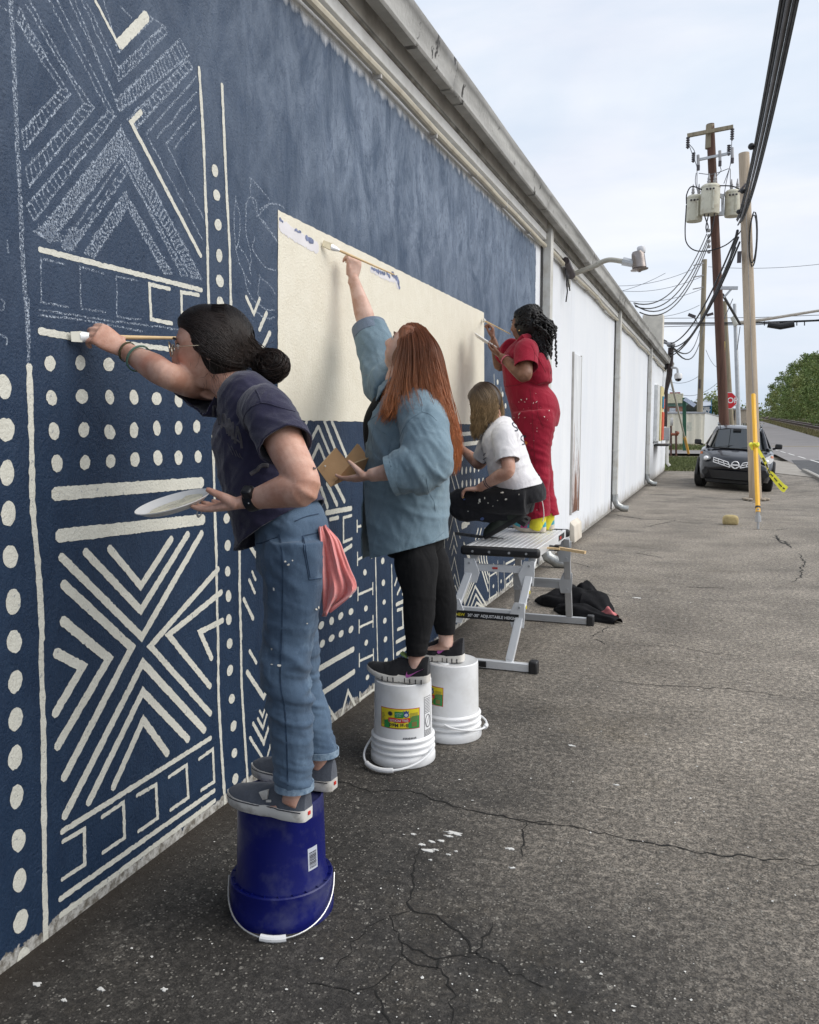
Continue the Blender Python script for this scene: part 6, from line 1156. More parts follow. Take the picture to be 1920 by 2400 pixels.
def hand(mb, w, d, n, th, s=1.0, curl=(.5, .7, .4), tc=(.2, .3), spread=.08, tdir=None, k4=(1, 1, 1, 1)):
    d, n, th = Vector(d).normalized(), Vector(n).normalized(), Vector(th).normalized(); n = (n - d * n.dot(d)).normalized(); th = (th - d * th.dot(d) - n * th.dot(n)).normalized()
    lf(mb, [w - d * .03 * s, w, w + d * .03 * s, w + d * .065 * s, w + d * .092 * s], [.027 * s, .026 * s, .036 * s, .042 * s, .039 * s], [.021 * s, .019 * s, .016 * s, .0145 * s, .011 * s], th, 5, 16)
    for i, (o, L) in enumerate(((.031, .074), (.0105, .083), (-.0105, .077), (-.030, .062))):
        p = w + d * (.084 - .004 * abs(i - 1)) * s + th * o * s; dd = (d + th * spread * (1.5 - i)).normalized(); P = [p - dd * .02 * s, p]; a = 0
        for seg, c in zip((.45, .31, .26), curl): a += c * k4[i]; p = p + (dd * math.cos(a) + n * math.sin(a)) * L * seg * s; P.append(p)
        lf(mb, P, [.0095 * s, .0095 * s, .0087 * s, .0080 * s, .0062 * s], None, th, 5, 10)
    t0 = w + d * .022 * s + th * .024 * s + n * .004 * s; td = Vector(tdir).normalized() if tdir is not None else (d * .62 + th * .72 + n * .25).normalized(); P = [t0 - td * .012 * s, t0 + td * .02 * s]; p = P[-1]; nn = (d - td * d.dot(td)).normalized() * .75 + n * .5
    for L, c in zip((.034, .03), tc): td = (td + nn * c).normalized(); p = p + td * L * s; P.append(p)
    lf(mb, P, [.017 * s, .0145 * s, .0105 * s, .0075 * s], None, n, 5, 10)
def paint_attr(me, name, val): a = me.attributes.new(name, 'FLOAT', 'POINT'); a.data.foreach_set('value', np.asarray(val, np.float32))
def face_attr(me, c, f, l, u, s):
    co = coords(me) - np.array(c); F, L, U = co @ np.array(f) / s, co @ np.array(l) / s, co @ np.array(u) / s
    lip = np.exp(-(L / .021) ** 4) * (np.exp(-((U + .058) / .0065) ** 2) + np.exp(-((U + .0715) / .007) ** 2)) * (F > .07); flush = (np.exp(-((np.abs(L) - .045) / .02) ** 2) * np.exp(-((U + .025) / .022) ** 2) + np.exp(-(L / .012) ** 2) * np.exp(-((U + .028) / .012) ** 2)) * (F > .04)
    paint_attr(me, 'lip', np.clip(lip, 0, 1)); paint_attr(me, 'flush', np.clip(flush, 0, 1))
def shoe(par, heel, toe, z0, mu, ms, w=.043, style='slip', pitch=0, name='shoe'):
    # heel and toe ground points; returns (upper, sole)
    h, t = Vector(heel), Vector(toe); d = (t - h); Ln = d.length; d.normalize(); sd = V(-d.y, d.x, 0).normalized(); upv = d.cross(sd); upv = upv if upv.z > 0 else -upv
    W = lambda f: w * (.72 + .28 * math.sin(min(1, f * 1.5) * 1.57)) * (1 if f < .72 else math.sqrt(max(.03, 1 - ((f - .72) / .30) ** 2))) * (.86 if .3 < f < .5 else 1)
    def ring(f, z, k): return [h + d * (Ln * f + 0) + sd * (W(f) * k * s_) + upv * z for s_ in (-1, 1)]
    fs_ = [0, .02, .06, .14, .25, .38, .5, .62, .74, .84, .92, .97, 1.0]
    ew = [.55, .8, .95, 1, 1, 1, 1, 1, 1, 1, 1, 1, 1]
    def outline(k, z): a = [h + d * Ln * f + sd * W(f) * e * k + upv * z(f) for f, e in zip(fs_, ew)]; b = [h + d * Ln * f - sd * W(f) * e * k + upv * z(f) for f, e in zip(fs_, ew)]; return a + b[::-1]
    if style == 'slip': sole_h, bend = .034, lambda f: .012 * max(0, f - .75) ** 1.5 * 6
    elif style == 'run': sole_h, bend = .034, lambda f: .05 * max(0, f - .6) ** 1.6 * 3 + .01 * max(0, .2 - f) * 3
    else: sole_h, bend = .036, lambda f: .0
    sh = lambda f: sole_h * (1 if style == 'slip' else (1.0 - .3 * f))
    b = MB(); secs = [outline(.93, lambda f: bend(f)), outline(1.03, lambda f: bend(f) + .006), outline(1.04, lambda f: bend(f) + sh(f) * .8), outline(1.0, lambda f: bend(f) + sh(f))]; b2 = loft(secs); so = None
    u_ = MB(); tops = {'slip': [(.0, .075), (.06, .078), (.25, .066), (.4, .062), (.5, .06), (.62, .056), (.78, .045), (.92, .03), (1, .012)], 'run': [(.0, .09), (.06, .092), (.2, .07), (.34, .08), (.46, .085), (.6, .066), (.78, .045), (.92, .032), (1, .014)], 'boot': [(0, .16), (.06, .17), (.2, .17), (.36, .165), (.46, .11), (.6, .08), (.78, .06), (.92, .048), (1, .02)]}[style]
    rows = []; nseg = 22; K = 14
    for i in range(nseg + 1):
        f = .005 + .99 * i / nseg; tz = np.interp(f, [a for a, _ in tops], [c for _, c in tops]); b0 = bend(f) + sh(f) * .7; e = np.interp(f, fs_, ew)
        rows.append([h + d * Ln * f + sd * (W(f) * e * .985 * math.cos(a) * (1 if math.sin(a) < .35 else (.98 - .30 * (math.sin(a) - .35)))) + upv * (b0 + tz * math.sin(a) ** .85) for a in np.linspace(0, math.pi, K)])
    u_.v = [tuple(p) for r in rows for p in r]; u_.f = [(i * K + k, i * K + k + 1, (i + 1) * K + k + 1, (i + 1) * K + k) for i in range(nseg) for k in range(K - 1)] + [tuple(range(K)), tuple((nseg) * K + k for k in range(K - 1, -1, -1))]
    up = u_.build(name, mu, par, smooth=60); sole = b2.build('sole', ms, up, smooth=50); return up, sole, (h, d, sd, upv, Ln, W)
def band(par, name, c, ax, r, w, m, rb=None, side=None, t=.002):
    b = MB(); a, bb = frame(ax, side); rb = rb or r; n = 28; rows = []
    for o, k in ((-w / 2, 0), (-w / 2, t), (w / 2, t), (w / 2, 0)): rows.append([Vector(c) + Vector(ax).normalized() * o + a * (r + k) * math.cos(q) + bb * (rb + k) * math.sin(q) for q in np.linspace(0, 6.2832, n, endpoint=False)])
    b.v = [tuple(p) for r_ in rows for p in r_]; b.f = [(i * n + k, i * n + (k + 1) % n, ((i + 1) % 4) * n + (k + 1) % n, ((i + 1) % 4) * n + k) for i in range(4) for k in range(n)]; return b.build(name, m, par)
def brush(label, cat, tip, end, bristle, ferrule, m_wood, wet, r=.006, flat=V(0, 0, 1)):
    t = thing('paint_brush', label, cat, tip); tip, end = Vector(tip), Vector(end); d = (end - tip).normalized(); a, b_ = frame(d, flat)
    m = MB(); p0, p1 = tip, tip + d * bristle; w0 = .016; m.v = [tuple(p + a * sa * ww + b_ * sb * tt) for p, ww, tt in ((p0, w0 * .9, .003), (p1, w0, .006)) for sa, sb in ((-1, -1), (1, -1), (1, 1), (-1, 1))]; m.f = [(0, 1, 2, 3), (7, 6, 5, 4)] + [(i, 4 + i, 4 + (i + 1) % 4, (i + 1) % 4) for i in range(4)]; m.build('bristles', wet, t)
    m = MB(); q = p1 + d * ferrule; lf(m, [p1 - d * .004, p1 + d * ferrule * .5, q], [w0 * 1.05, w0 * .8, r * 1.15], [.0075, .008, r * 1.15], a, 4, 14); m.build('ferrule', ALU, t)
    m = MB(); L = (end - q).length; m.tube([q + d * L * f for f in (0, .12, .3, .6, .85, .97, 1)], [r, r * 1.25, r * 1.05, r * .85, r * .7, r * .65, r * .3], 10); m.build('handle', m_wood, t); return t
def plate(label, c, n, r, paint_m, cat='plate'):
    t = thing('paper_plate', label, cat, c); b = MB(); n = Vector(n).normalized(); b.lathe([(0, 0), (r * .7, 0), (r * .78, .003), (r * .98, .016), (r, .017), (r, .0145), (r * .98, .0135), (r * .78, .0), (r * .7, -.003), (0, -.003)], c, 40, axis=n); b.build('dish', mat('white_paper_plate', (.74, .73, .71), .6, var=.03), t)
    a, bb = frame(n); b = MB(); vs = [Vector(c) + n * .002]; k = 40
    for i in range(k): an = 6.283 * i / k; q = r * .72 * (.8 + .4 * vnoise([[math.cos(an) * 2 + 3, math.sin(an) * 2, 1]])[0]); vs.append(Vector(c) + n * (.002 + (.006 if q > r * .76 else 0)) + a * q * math.cos(an) + bb * q * math.sin(an))
    b.add(vs, [(0, 1 + i, 1 + (i + 1) % k) for i in range(k)]); b.build('paint_pool', paint_m, t, smooth=0); return t
# ================================================================ painter in the navy shirt, on the blue bucket
FAIR = skin_mat('fair_skin', (.50, .285, .21), (.60, .365, .28), (.42, .13, .12)); DENIM = cloth_mat('mid_blue_denim', (.026, .046, .082), (.082, .130, .195), .88, 4, 700, .0015, .1, (.17, .25, .34), .8, 4.5)
NAVYT = cloth_mat('navy_jersey', (.011, .0105, .030), (.019, .018, .046), .92, 6, 800, .001, .25); GREYCAN = cloth_mat('grey_canvas', (.055, .062, .078), (.09, .1, .122), .9, 8, 600); RUBW = mat('worn_white_rubber', (.60, .585, .55), .7, var=.1, scale=12, dirt=(.17, .14, .11), dirt_amt=.85, dscale=14)
CRUST = mat('dried_cream_paint', (.66, .64, .57), .6, var=.06)
def w1():
    nN, nF = at(634, 966, 2.03), at(482, 898, 2.29)
    neck = at(566, 922, 2.22); chest = at(598, 1000, 2.21); mid = at(622, 1095, 2.2); waist = at(654, 1180, 2.2); pel = at(684, 1262, 2.22)
    hc = at(488, 818, 2.2); fwd = V(-.88, -.44, -.12); s = .98
    elN, wrN = at(713, 1140, 1.93), at(578, 1175, 1.95); elF, wrF = at(394, 880, 2.10), at(290, 820, 2.15)
    hpN, hpF = at(688, 1290, 2.13), at(676, 1285, 2.31); knN, knF = at(676, 1585, 2.11), at(700, 1585, 2.36); anN, anF = at(690, 1852, 2.125), at(752, 1772, 2.35)
    sd_t, sd_m, sd_b = V(.55, -.83, 0), V(.35, -.93, 0), V(.12, -1, 0)
    m = MB()
    lf(m, [pel + V(0, 0, -.06), pel, waist, mid, chest, neck + V(.02, 0, -.03)], [.11, .115, .11, .125, .14, .06], [.08, .085, .085, .10, .11, .055], [sd_b, sd_b, sd_m, sd_t, sd_t, sd_t])
    f, l, u = axes(fwd)
    lf(m, [neck + V(.05, 0, -.05), neck, hc - u * .085 + f * -.03, hc - u * .02 - f * .03], [.062, .056, .052, .055], None, sd_t, 6, 20); head(m, hc, fwd, V(0, 0, 1), s)
    lf(m, [nN + V(-.05, .05, .0), nN, nN.lerp(elN, .5), elN, elN.lerp(wrN, .28), elN.lerp(wrN, .7), wrN], [.06, .058, .053, .043, .0455, .033, .0255], [.06, .06, .05, .043, .042, .029, .021], V(0, -.6, .8), 6)
    lf(m, [nF + V(.06, -.05, 0), nF, nF.lerp(elF, .5) + V(0, 0, -.005), elF, elF.lerp(wrF, .3), wrF.lerp(elF, .3), wrF], [.055, .054, .047, .039, .042, .032, .026], [.055, .056, .047, .039, .038, .029, .022], V(0, 0, 1), 6)
    hand(m, wrN, at(500, 1190, 1.96) - wrN, V(.1, -.15, 1), V(0, -1, -.15), 1.0, (.12, .2, .15), (.25, .2), .05, V(-.85, -.25, .50))
    hand(m, wrF, V(-.42, -.35, .36), V(-.75, .55, -.35), V(.1, -.6, .8), .98, (.75, 1.0, .7), (.3, .4), .02, V(-.72, -.5, .25))
    for hp, kn, an in ((hpN, knN, anN), (hpF, knF, anF)): lf(m, [hp, hp.lerp(kn, .5), kn, kn.lerp(an, .35), an.lerp(kn, .25), an, an + V(-.005, 0, -.035)], [.07, .065, .053, .05, .038, .033, .034], None, V(0, 1, 0)); lf(m, [an + V(.02, 0, -.04), an + V(-.06, 0, -.056), an + V(-.12, 0, -.062)], [.026, .024, .018], [.022, .016, .010], V(0, 1, 0))
    me = skin(m, .0042, 3); face_attr(me, hc, f, l, u, s); me.shade_smooth()
    p = tag(link('person', me, FAIR), 'dark haired person in navy shirt and jeans standing on the blue bucket', 'person')
    face_bits(p, hc, f, l, u, s, ('dark_iris', (.03, .016, .01)), ('dark_brow', (.02, .012, .009)))
    # ---- shirt
    b = MB()
    ha, hb = at(596, 1272, 2.2), at(733, 1180, 2.2); hd_ = hb - ha; hn = V(hd_.z, 0, -hd_.x)
    lf(b, [at(672, 1330, 2.2), at(664, 1245, 2.2), at(646, 1180, 2.2), mid, chest, at(582, 948, 2.2), at(560, 918, 2.22)], [.150, .150, .148, .150, .158, .122, .070], [.135, .132, .130, .130, .124, .092, .066], [sd_b, sd_b, sd_m, sd_t, sd_t, sd_t, sd_t], 7, 32)
    sN = at(668, 1046, 1.97); lf(b, [nN + V(-.08, .07, .0), nN + V(-.01, 0, .005), nN.lerp(sN, .55), sN, sN + (sN - nN) * .2], [.055, .066, .069, .069, .068], [.055, .064, .067, .067, .066], V(0, -.6, .8))
    sF = at(452, 886, 2.22); lf(b, [nF + V(.09, -.06, -.03), nF + V(0, -.01, .0), nF.lerp(sF, .6), sF, sF + (sF - nF) * .25], [.085, .078, .070, .068, .067], [.085, .080, .073, .072, .071], V(0, 0, 1))
    sh = skin(b, .0065, 6); c = coords(sh)
    d = .006 * fold(c, (1, .2, -.75), 16, 4.2, 3) + .003 * fold(c, (.3, 0, 1), 26, 7, 8) + .010 * near(c, waist, .16) * fold(c, (.45, 0, 1), 17, 3.5, 5) + .005 * near(c, sN, .09) * fold(c, (.2, .3, 1), 22, 6, 2); displace(sh, d)
    cut(sh, [(sN, sN - nN, .088), (sF, sF - nF, .11), (at(666, 1226, 2.2), hn, 1.0), (at(566, 924, 2.22), V(-.35, 0, .8), .075)]); o = wear('t_shirt', sh, NAVYT, p, .005); tr_ = bvh(o)
    PRT = mat('faded_shirt_print', (.085, .08, .088), .9, var=.3, scale=60); PRB = mat('faded_blue_print', (.030, .032, .043), .9, var=.45, scale=14, dirt=(.055, .053, .055), dirt_amt=.8, dscale=20)
    # lettering down the chest, following the cloth
    D = lambda x, y: (400 + x / 3.45, 700 + y / 3.45)
    pm_ = MB(); pts = [(345, 1060), (420, 1090), (460, 1180), (520, 1270), (610, 1300), (640, 1390), (665, 1480), (665, 1560), (560, 1585), (470, 1560), (420, 1500), (385, 1350)]; q = [onto(tr_, *D(x, y), .0035) for x, y in [(490, 1380)] + pts]; 
    if all(q): 
        for i in range(1, len(q)):
            j = i % (len(q) - 1) + 1; A_, B_ = pts[i - 1], pts[j - 1]; C_ = (490, 1380); N_ = 5; P_ = [[onto(tr_, *D(C_[0] + (A_[0] * (1 - y) + B_[0] * y - C_[0]) * x, C_[1] + (A_[1] * (1 - y) + B_[1] * y - C_[1]) * x), .0035) for x in np.linspace(0, 1, N_)] for y in np.linspace(0, 1, N_)]
            if all(all(r) for r in P_): pm_.add([v for r in P_ for v in r], [(a * N_ + k, a * N_ + k + 1, (a + 1) * N_ + k + 1, (a + 1) * N_ + k) for a in range(N_ - 1) for k in range(N_ - 1)])
        pm_.build('figure_print', PRB, o)
    seam('print_arm', tr_, [D(650, 1420), D(700, 1385), D(740, 1350), D(790, 1350)], .006, PRT, o, 0)
    for ch, pts in (('D', [(345, 990), (338, 920), (345, 862), (378, 890), (382, 950), (345, 990)]), ('I', [(402, 1020), (396, 900)]), ('A', [(418, 1050), (430, 985), (440, 930), (455, 1010), (466, 1090)]), ('bar', [(428, 1030), (458, 1050)]), ('N', [(482, 1110), (478, 970), (512, 1140), (508, 1000)]), ('A', [(528, 1170), (538, 1090), (546, 1035), (566, 1120), (582, 1210)]), ('bar', [(537, 1140), (572, 1165)])):
        for k in (-1, 1): seam('lettering', tr_, [D(x + k * 5, y) for x, y in pts], .0017, PRT, o, .0012)
    for k in range(4): seam('print_ray', tr_, [D(470 + k * 30, 1165 + k * 28), D(490 + k * 28, 1215 + k * 22), D(510 + k * 27, 1262 + k * 12)], .0009, PRT, o, .0012)
    for a in ([(735, 845), (660, 880), (610, 940), (600, 1010), (640, 1100), (720, 1170), (760, 1195)], [(770, 1195), (860, 1175), (960, 1165), (1070, 1150)], [(735, 845), (715, 780), (690, 740)], [(735, 845), (800, 855), (900, 890), (1000, 920)]): seam('seam', tr_, [D(*x) for x in a], .0014, NAVYT, o, .0005)
    # ---- jeans
    b = MB(); lf(b, [waist + V(.015, 0, .0), at(684, 1235, 2.2), at(688, 1285, 2.21), at(684, 1330, 2.22)], [.118, .128, .135, .135], [.088, .098, .102, .10], sd_b, 6, 28)
    for hp, kn, an, e in ((hpN, knN, anN, 0), (hpF, knF, anF, 0)):
        end = an + V(0, 0, -.005); lf(b, [hp + V(0, 0, .03), hp.lerp(kn, .22), hp.lerp(kn, .55), kn + V(-.008, 0, .02), kn.lerp(an, .2), kn.lerp(an, .55), end, end + V(0, 0, -.05)], [.078, .078, .070, .064, .063, .058, .051, .051], [.085, .087, .077, .070, .067, .061, .053, .053], V(0, 1, 0), 6, 24)
    jn = skin(b, .0062, 5); c = coords(jn); kz = near(c, knN, .11) + near(c, knF, .11); az = near(c, anN, .10) + near(c, anF, .10); hz = near(c, hpN + V(-.06, 0, .03), .1)
    displace(jn, -.003 + .0040 * fold(c, (.3, .1, 1), 13, 4, 6) + .014 * kz * fold(c, (.35, 0, 1), 21, 4.5, 9) + .010 * az * fold(c, (.2, .2, 1), 25, 6, 2) + .012 * hz * fold(c, (.7, 0, 1), 22, 4, 4) + .0018 * fold(c, (1, .3, .2), 28, 6, 11))
    cut(jn, [(anN + V(0, 0, .006), V(0, 0, -1), .085), (anF + V(0, 0, .006), V(0, 0, -1), .085)]); jo = wear('jeans', jn, DENIM, p, .005); tj = bvh(jo); STC = mat('denim_seam', (.022, .045, .085), .9, var=.3, scale=60); HEMD = cloth_mat('frayed_hem', (.05, .1, .17), (.24, .32, .4), .95, 60)
    for an in (anN, anF): band(jo, 'hem', an + V(0, 0, .016), V(0, 0, 1), .0525, .020, HEMD, .0545, V(0, 1, 0), .0035)
    E5 = lambda x, y: (500 + x / 2.155, 1200 + y / 2.155)
    for dx in (-2, 2): seam('side_seam', tj, [E5(335 + dx, 110), E5(352 + dx, 250), E5(352 + dx, 450), E5(346 + dx, 650), E5(340 + dx, 850), E5(362 + dx, 1000), E5(373 + dx, 1200), E5(378 + dx, 1380)], .0011, STC, jo, .0004)
    for pts in ([(447, 122), (540, 100)], [(447, 122), (462, 220), (482, 340)], [(482, 340), (550, 335)], [(455, 130), (470, 220), (488, 330)]): seam('pocket_stitch', tj, [E5(*q) for q in pts], .0016, STC, jo, .0006)
    seam('waist_seam', tj, [(690, 1222), (715, 1212), (745, 1205)], .0016, STC, jo, .0006); seam('front_pocket', tj, [E5(215, 165), E5(270, 150), E5(330, 125)], .0016, STC, jo, .0006)
    sp_ = MB()
    for x, y, r, q in ((245, 365, 5, 1.8), (253, 485, 4, 3), (250, 505, 4, 2.6), (310, 390, 2.5, 2), (335, 775, 5, .5), (300, 770, 3, .5), (380, 265, 4, .6), (365, 250, 3, .6), (515, 490, 3, 1), (525, 480, 2, 2), (300, 690, 2, 2), (400, 245, 2, 1), (470, 560, 1.6, 1)): splat(sp_, tj, *E5(x, y), r * .8, q)
    marks(sp_, 'paint_marks', CRUST, jo)
    # ---- shoes
    zb = BH + .001
    for heel, toe in ((V(at(724, 1905, 2.13).x, 2.13, zb), V(at(541, 1865, 2.16).x, 2.16, zb)), (V(at(786, 1832, 2.35).x, 2.345, zb), V(at(598, 1820, 2.37).x, 2.365, zb))):
        u_, so, (h, d, sd, upv, Ln, W) = shoe(p, heel, toe, zb, GREYCAN, RUBW, .047, 'slip')
        b = MB(); pts = [h + d * Ln * f_ + sd * (s_ * W(f_) * 1.035) + upv * .03 for s_ in (1,) for f_ in (.03, .2, .4, .6, .8)]; pts = [h + d * Ln * f_ + sd * W(f_) * 1.04 + upv * .032 for f_ in np.linspace(.02, .97, 16)]; b.tube(pts, .0016, 5); b.build('foxing_stripe', mat('black_foxing', (.03, .03, .04), .6), u_)
        b = MB(); b.prism([h + d * Ln * f_ + sd * (W(f_) * .93) + upv * z_ for f_, z_ in ((.40, .085), (.50, .074), (.47, .05), (.42, .055))], sd * .006); b.build('elastic_gusset', RUBW, u_); b = MB(); b.prism([h + d * Ln * f_ + sd * (W(f_) + .001) + upv * z_ for f_, z_ in ((.37, .055), (.43, .052), (.43, .045), (.37, .048))], sd * .0015); b.build('side_tag', RUBW, u_)
        b = MB(); b.box(h - d * .001 + upv * .021, (.004, .011, .010), Matrix.Rotation(math.atan2(d.y, d.x), 3, 'Z')); b.build('heel_tab', REDL, u_)
    # ---- hair: smooth, parted, drawn back into a low bun
    HB = hair_mat('near_black_hair', (.0075, .0052, .0045), (.020, .0115, .0085), .6, .42, .3)
    bun = at(634, 858, 2.25); rg = np.random.default_rng(5); C = np.array(hc + u * .012 * s - f * .036); F_, L_, U_ = np.array(f), np.array(l), np.array(u); rad = np.array([.106, .093, .116]) * s
    def surf(d, k): d = d / np.linalg.norm(d, axis=-1, keepdims=True); q = hairline(d * rad * k[..., None]); return C + q[..., :1] * F_ + q[..., 1:2] * L_ + q[..., 2:] * U_
    b = MB(); b.ball((0, 0, 0), 1, 40, 28); cap = hairline(np.array(b.v) * rad * .985); parts = [(C + cap[:, :1] * F_ + cap[:, 1:2] * L_ + cap[:, 2:] * U_, b.f, 0.0)]
    N, K = 3400, 14; t = np.linspace(0, 1, K)[None, :, None]; side = np.where(rg.random(N) < .72, 1, -1)[:, None]; pf = rg.uniform(-.95, .85, (N, 1))
    d0 = np.concatenate([pf, .12 + rg.normal(0, .015, (N, 1)) + side * .01, np.sqrt(np.clip(1 - pf ** 2, .05, 1))], 1); low = rg.uniform(-.62, .75, (N, 1)) ; d1 = np.concatenate([pf * .75 - .05, side * (1.0 + 0 * low), low * .9], 1); d2 = np.concatenate([-np.ones((N, 1)), side * rg.uniform(-.05, .3, (N, 1)), -.42 + rg.normal(0, .12, (N, 1))], 1)
    dd = d0[:, None] * (1 - t) ** 2 + d1[:, None] * 2 * t * (1 - t) * 1.15 + d2[:, None] * t ** 2; pth = surf(dd, np.broadcast_to((1.0 + rg.random((N, 1)) * .04), (N, K))); B = np.array(bun); w_ = np.clip((t - .8) / .2, 0, 1) ** 1.5; pth = pth * (1 - w_ * .75) + (B + rg.normal(0, .02, (N, 1, 3))) * w_ * .75
    parts.append(strands(pth, rg.uniform(.0008, .0018, N)))
    # stray wisps at the temple and nape
    N = 130; d0 = np.stack([rg.uniform(-.9, .42, N), rg.uniform(.2, .8, N), rg.uniform(-.6, .9, N)], 1); e = surf(d0, np.full(N, .97))[:, None]; tt = np.linspace(0, 1, 8)[None, :, None]; pth = e + tt * (np.array([.02, 0, -.07]) * rg.uniform(.4, 1.3, (N, 1, 1)) + rg.normal(0, .012, (N, 1, 3))) + rg.normal(0, .002, (N, 8, 3)); parts.append(strands(pth, .0006))
    b = MB(); b.ball((0, 0, 0), 1, 28, 20); bd = np.array(b.v); nz = vnoise(bd * 3 + 9); parts.append((B + bd * np.array([.044, .037, .038]) * (1 + .6 * (nz - .5))[:, None], b.f, .5))
    N, K = 1100, 16; a0 = rg.uniform(0, 6.283, N)[:, None]; tt = np.linspace(0, 1, K)[None]; turn = rg.choice([-1, 1], N)[:, None] * rg.uniform(1.5, 3.5, (N, 1)); ang = a0 + turn * tt; lat = rg.uniform(-1.2, 1.2, (N, 1)) + .7 * np.sin(tt * 3 + a0); rr = 1.0 + .28 * rg.random((N, 1)) ** 2 + .08 * np.sin(tt * 9 + a0 * 3); pos = np.stack([np.cos(lat) * np.cos(ang), np.sin(lat), np.cos(lat) * np.sin(ang)], -1) * np.array([.046, .039, .040]) * rr[..., None]; parts.append(strands(B + pos, rg.uniform(.0008, .0016, N)))
    N = 320; dv = rg.normal(size=(N, 3)); dv /= np.linalg.norm(dv, axis=1)[:, None]; tt = np.linspace(0, 1, 8)[None, :, None]; parts.append(strands(B + dv[:, None] * np.array([.043, .036, .037]) * (1 + tt * rg.uniform(.05, .45, (N, 1, 1))) + rg.normal(0, .003, (N, 8, 3)), .0005))
    hairmesh('hair', parts, HB, p)
    # ---- glasses, watch, bracelets, ring
    GF = mat('thin_gold_frame', (.5, .42, .3), .25, .9); g = MB()
    for sd in (1, -1): ce = hc + (f * .108 + l * (sd * .034) + u * .008) * s; g.tube([ce + (l * .027 * math.cos(a) + u * .022 * math.sin(a) - f * .004 * abs(math.cos(a))) * s for a in np.linspace(0, 6.283, 24)], .0014, 6); g.tube([ce + (l * sd * .027 - f * .002) * s, hc + (f * .06 + l * sd * .078 + u * .008) * s, hc + (-f * .005 + l * sd * .086 + u * .004) * s], .0014, 6)
    g.tube([hc + (f * .110 + l * .008 + u * .014) * s, hc + (f * .110 - l * .008 + u * .014) * s], .0012, 5); go = g.build('glasses', GF, p)
    LENS = NT('clear_lens').fin((.9, .92, .92), .03, **{'Transmission Weight': 1.0, 'IOR': 1.02}); 
    for sd in (1, -1): ce = hc + (f * .107 + l * (sd * .034) + u * .008) * s; b = MB(); b.add([ce + (l * .026 * math.cos(a) + u * .021 * math.sin(a)) * s for a in np.linspace(0, 6.283, 25)[:-1]], [tuple(range(24))]); b.build('lens', LENS, go)
    wd = (wrN - elN).normalized(); WB = mat('black_watch_strap', (.01, .01, .011), .35); wo = band(p, 'watch', wrN - wd * .022, wd, .0275, .026, WB, .0255, V(0, -.6, .8), .004); b = MB(); b.box(wrN - wd * .022 + V(0, -.024, .02), (.03, .03, .03), Matrix.Rotation(.7, 3, 'X')); b.build('watch_case', WB, wo, bevel=.006)
    for k in (-.012, .012): b = MB(); b.ball(wrN - wd * .022 + V(0, -.0285, .004) + wd * k * .3 + V(0, 0, k), .0022, 8, 6); b.build('strap_stud', STEEL, wo)
    fd = (wrF - elF).normalized(); band(p, 'cord_bracelet', wrF - fd * .018, fd, .0285, .006, mat('olive_cord', (.09, .08, .04), .8), .026, V(0, 0, 1), .003); band(p, 'bead_bracelet', wrF - fd * .075, fd + V(0, .1, .15), .0385, .006, mat('jade_beads', (.10, .2, .15), .4), .036, V(0, 0, 1), .004)
    b = MB(); rr_ = at(467, 1203, 1.955); b.lathe([(.0105, -.002), (.012, 0), (.0105, .002)], rr_, 16, axis=(1, 0, -.2)); b.ball(rr_ + V(0, -.004, -.008), .004, 8, 6); b.build('ring', STEEL, p)
    b = MB(); q = onto(bvh(p), 735, 1098, .0006); 
    seam('arm_tattoo', bvh(p), [(733, 1097), (738, 1100)], .0016, mat('faded_ink', (.08, .07, .08), .8), p, 0); seam('arm_tattoo', bvh(p), [(734, 1101), (740, 1096)], .0013, mat('faded_ink', (.08, .07, .08), .8), p, 0)
    # ---- held and tucked things
    tipb = onwall(166, 789, .012); endb = at(412, 796, 2.05); gripp = at(244, 790, 2.135)
    d_ = (gripp - tipb).normalized(); brush('long handled flat brush laying a cream line on the navy wall', 'paint brush', tipb, tipb + d_ * .40, .03, .05, BRW, mat('cream_wet_paint', (.74, .72, .62), .3, var=.04), .0062, V(0, 0, 1))
    plate('white paper plate of cream paint held by the painter in the navy shirt', at(409, 1188, 1.965), V(-.16, -.25, 1), .104, mat('pooled_cream_paint', (.72, .67, .51), .3, var=.08, scale=30))
    PINKT = cloth_mat('coral_terry', (.60, .165, .16), (.72, .24, .22), .95, 14, 350, .003, .6); b = MB(); n_ = 30; rows = []
    prof_ = [(748, 1233, 770, 1236), (750, 1262, 792, 1262), (753, 1300, 806, 1300), (756, 1340, 820, 1335), (758, 1380, 836, 1368), (757, 1415, 828, 1390), (756, 1444, 775, 1428)]
    q = spline(prof_, 7); K = 22
    for i, (xl, yl, xr, yr) in enumerate(q):
        r = []
        for k in range(K):
            t_ = k / (K - 1); amp = .006 + .012 * i / len(q); dep = amp * math.sin(t_ * 11 + i * .12) * (1 - .3 * t_) + amp * .6 * math.sin(t_ * 23 + 1); r.append(at(xl + (xr - xl) * t_, yl + (yr - yl) * t_ + 3 * math.sin(t_ * 9), 2.165 + .03 * t_ - dep))
        rows.append(r)
    b.v = [tuple(x) for r in rows for x in r]; b.f = [(i * K + k, i * K + k + 1, (i + 1) * K + k + 1, (i + 1) * K + k) for i in range(len(rows) - 1) for k in range(K - 1)]; to = b.build('hand_towel', PINKT, None, smooth=80); tag(to, 'coral pink cloth tucked in the back pocket of the jeans', 'towel'); s_ = to.modifiers.new('cloth', 'SOLIDIFY'); s_.thickness = .006
w1()
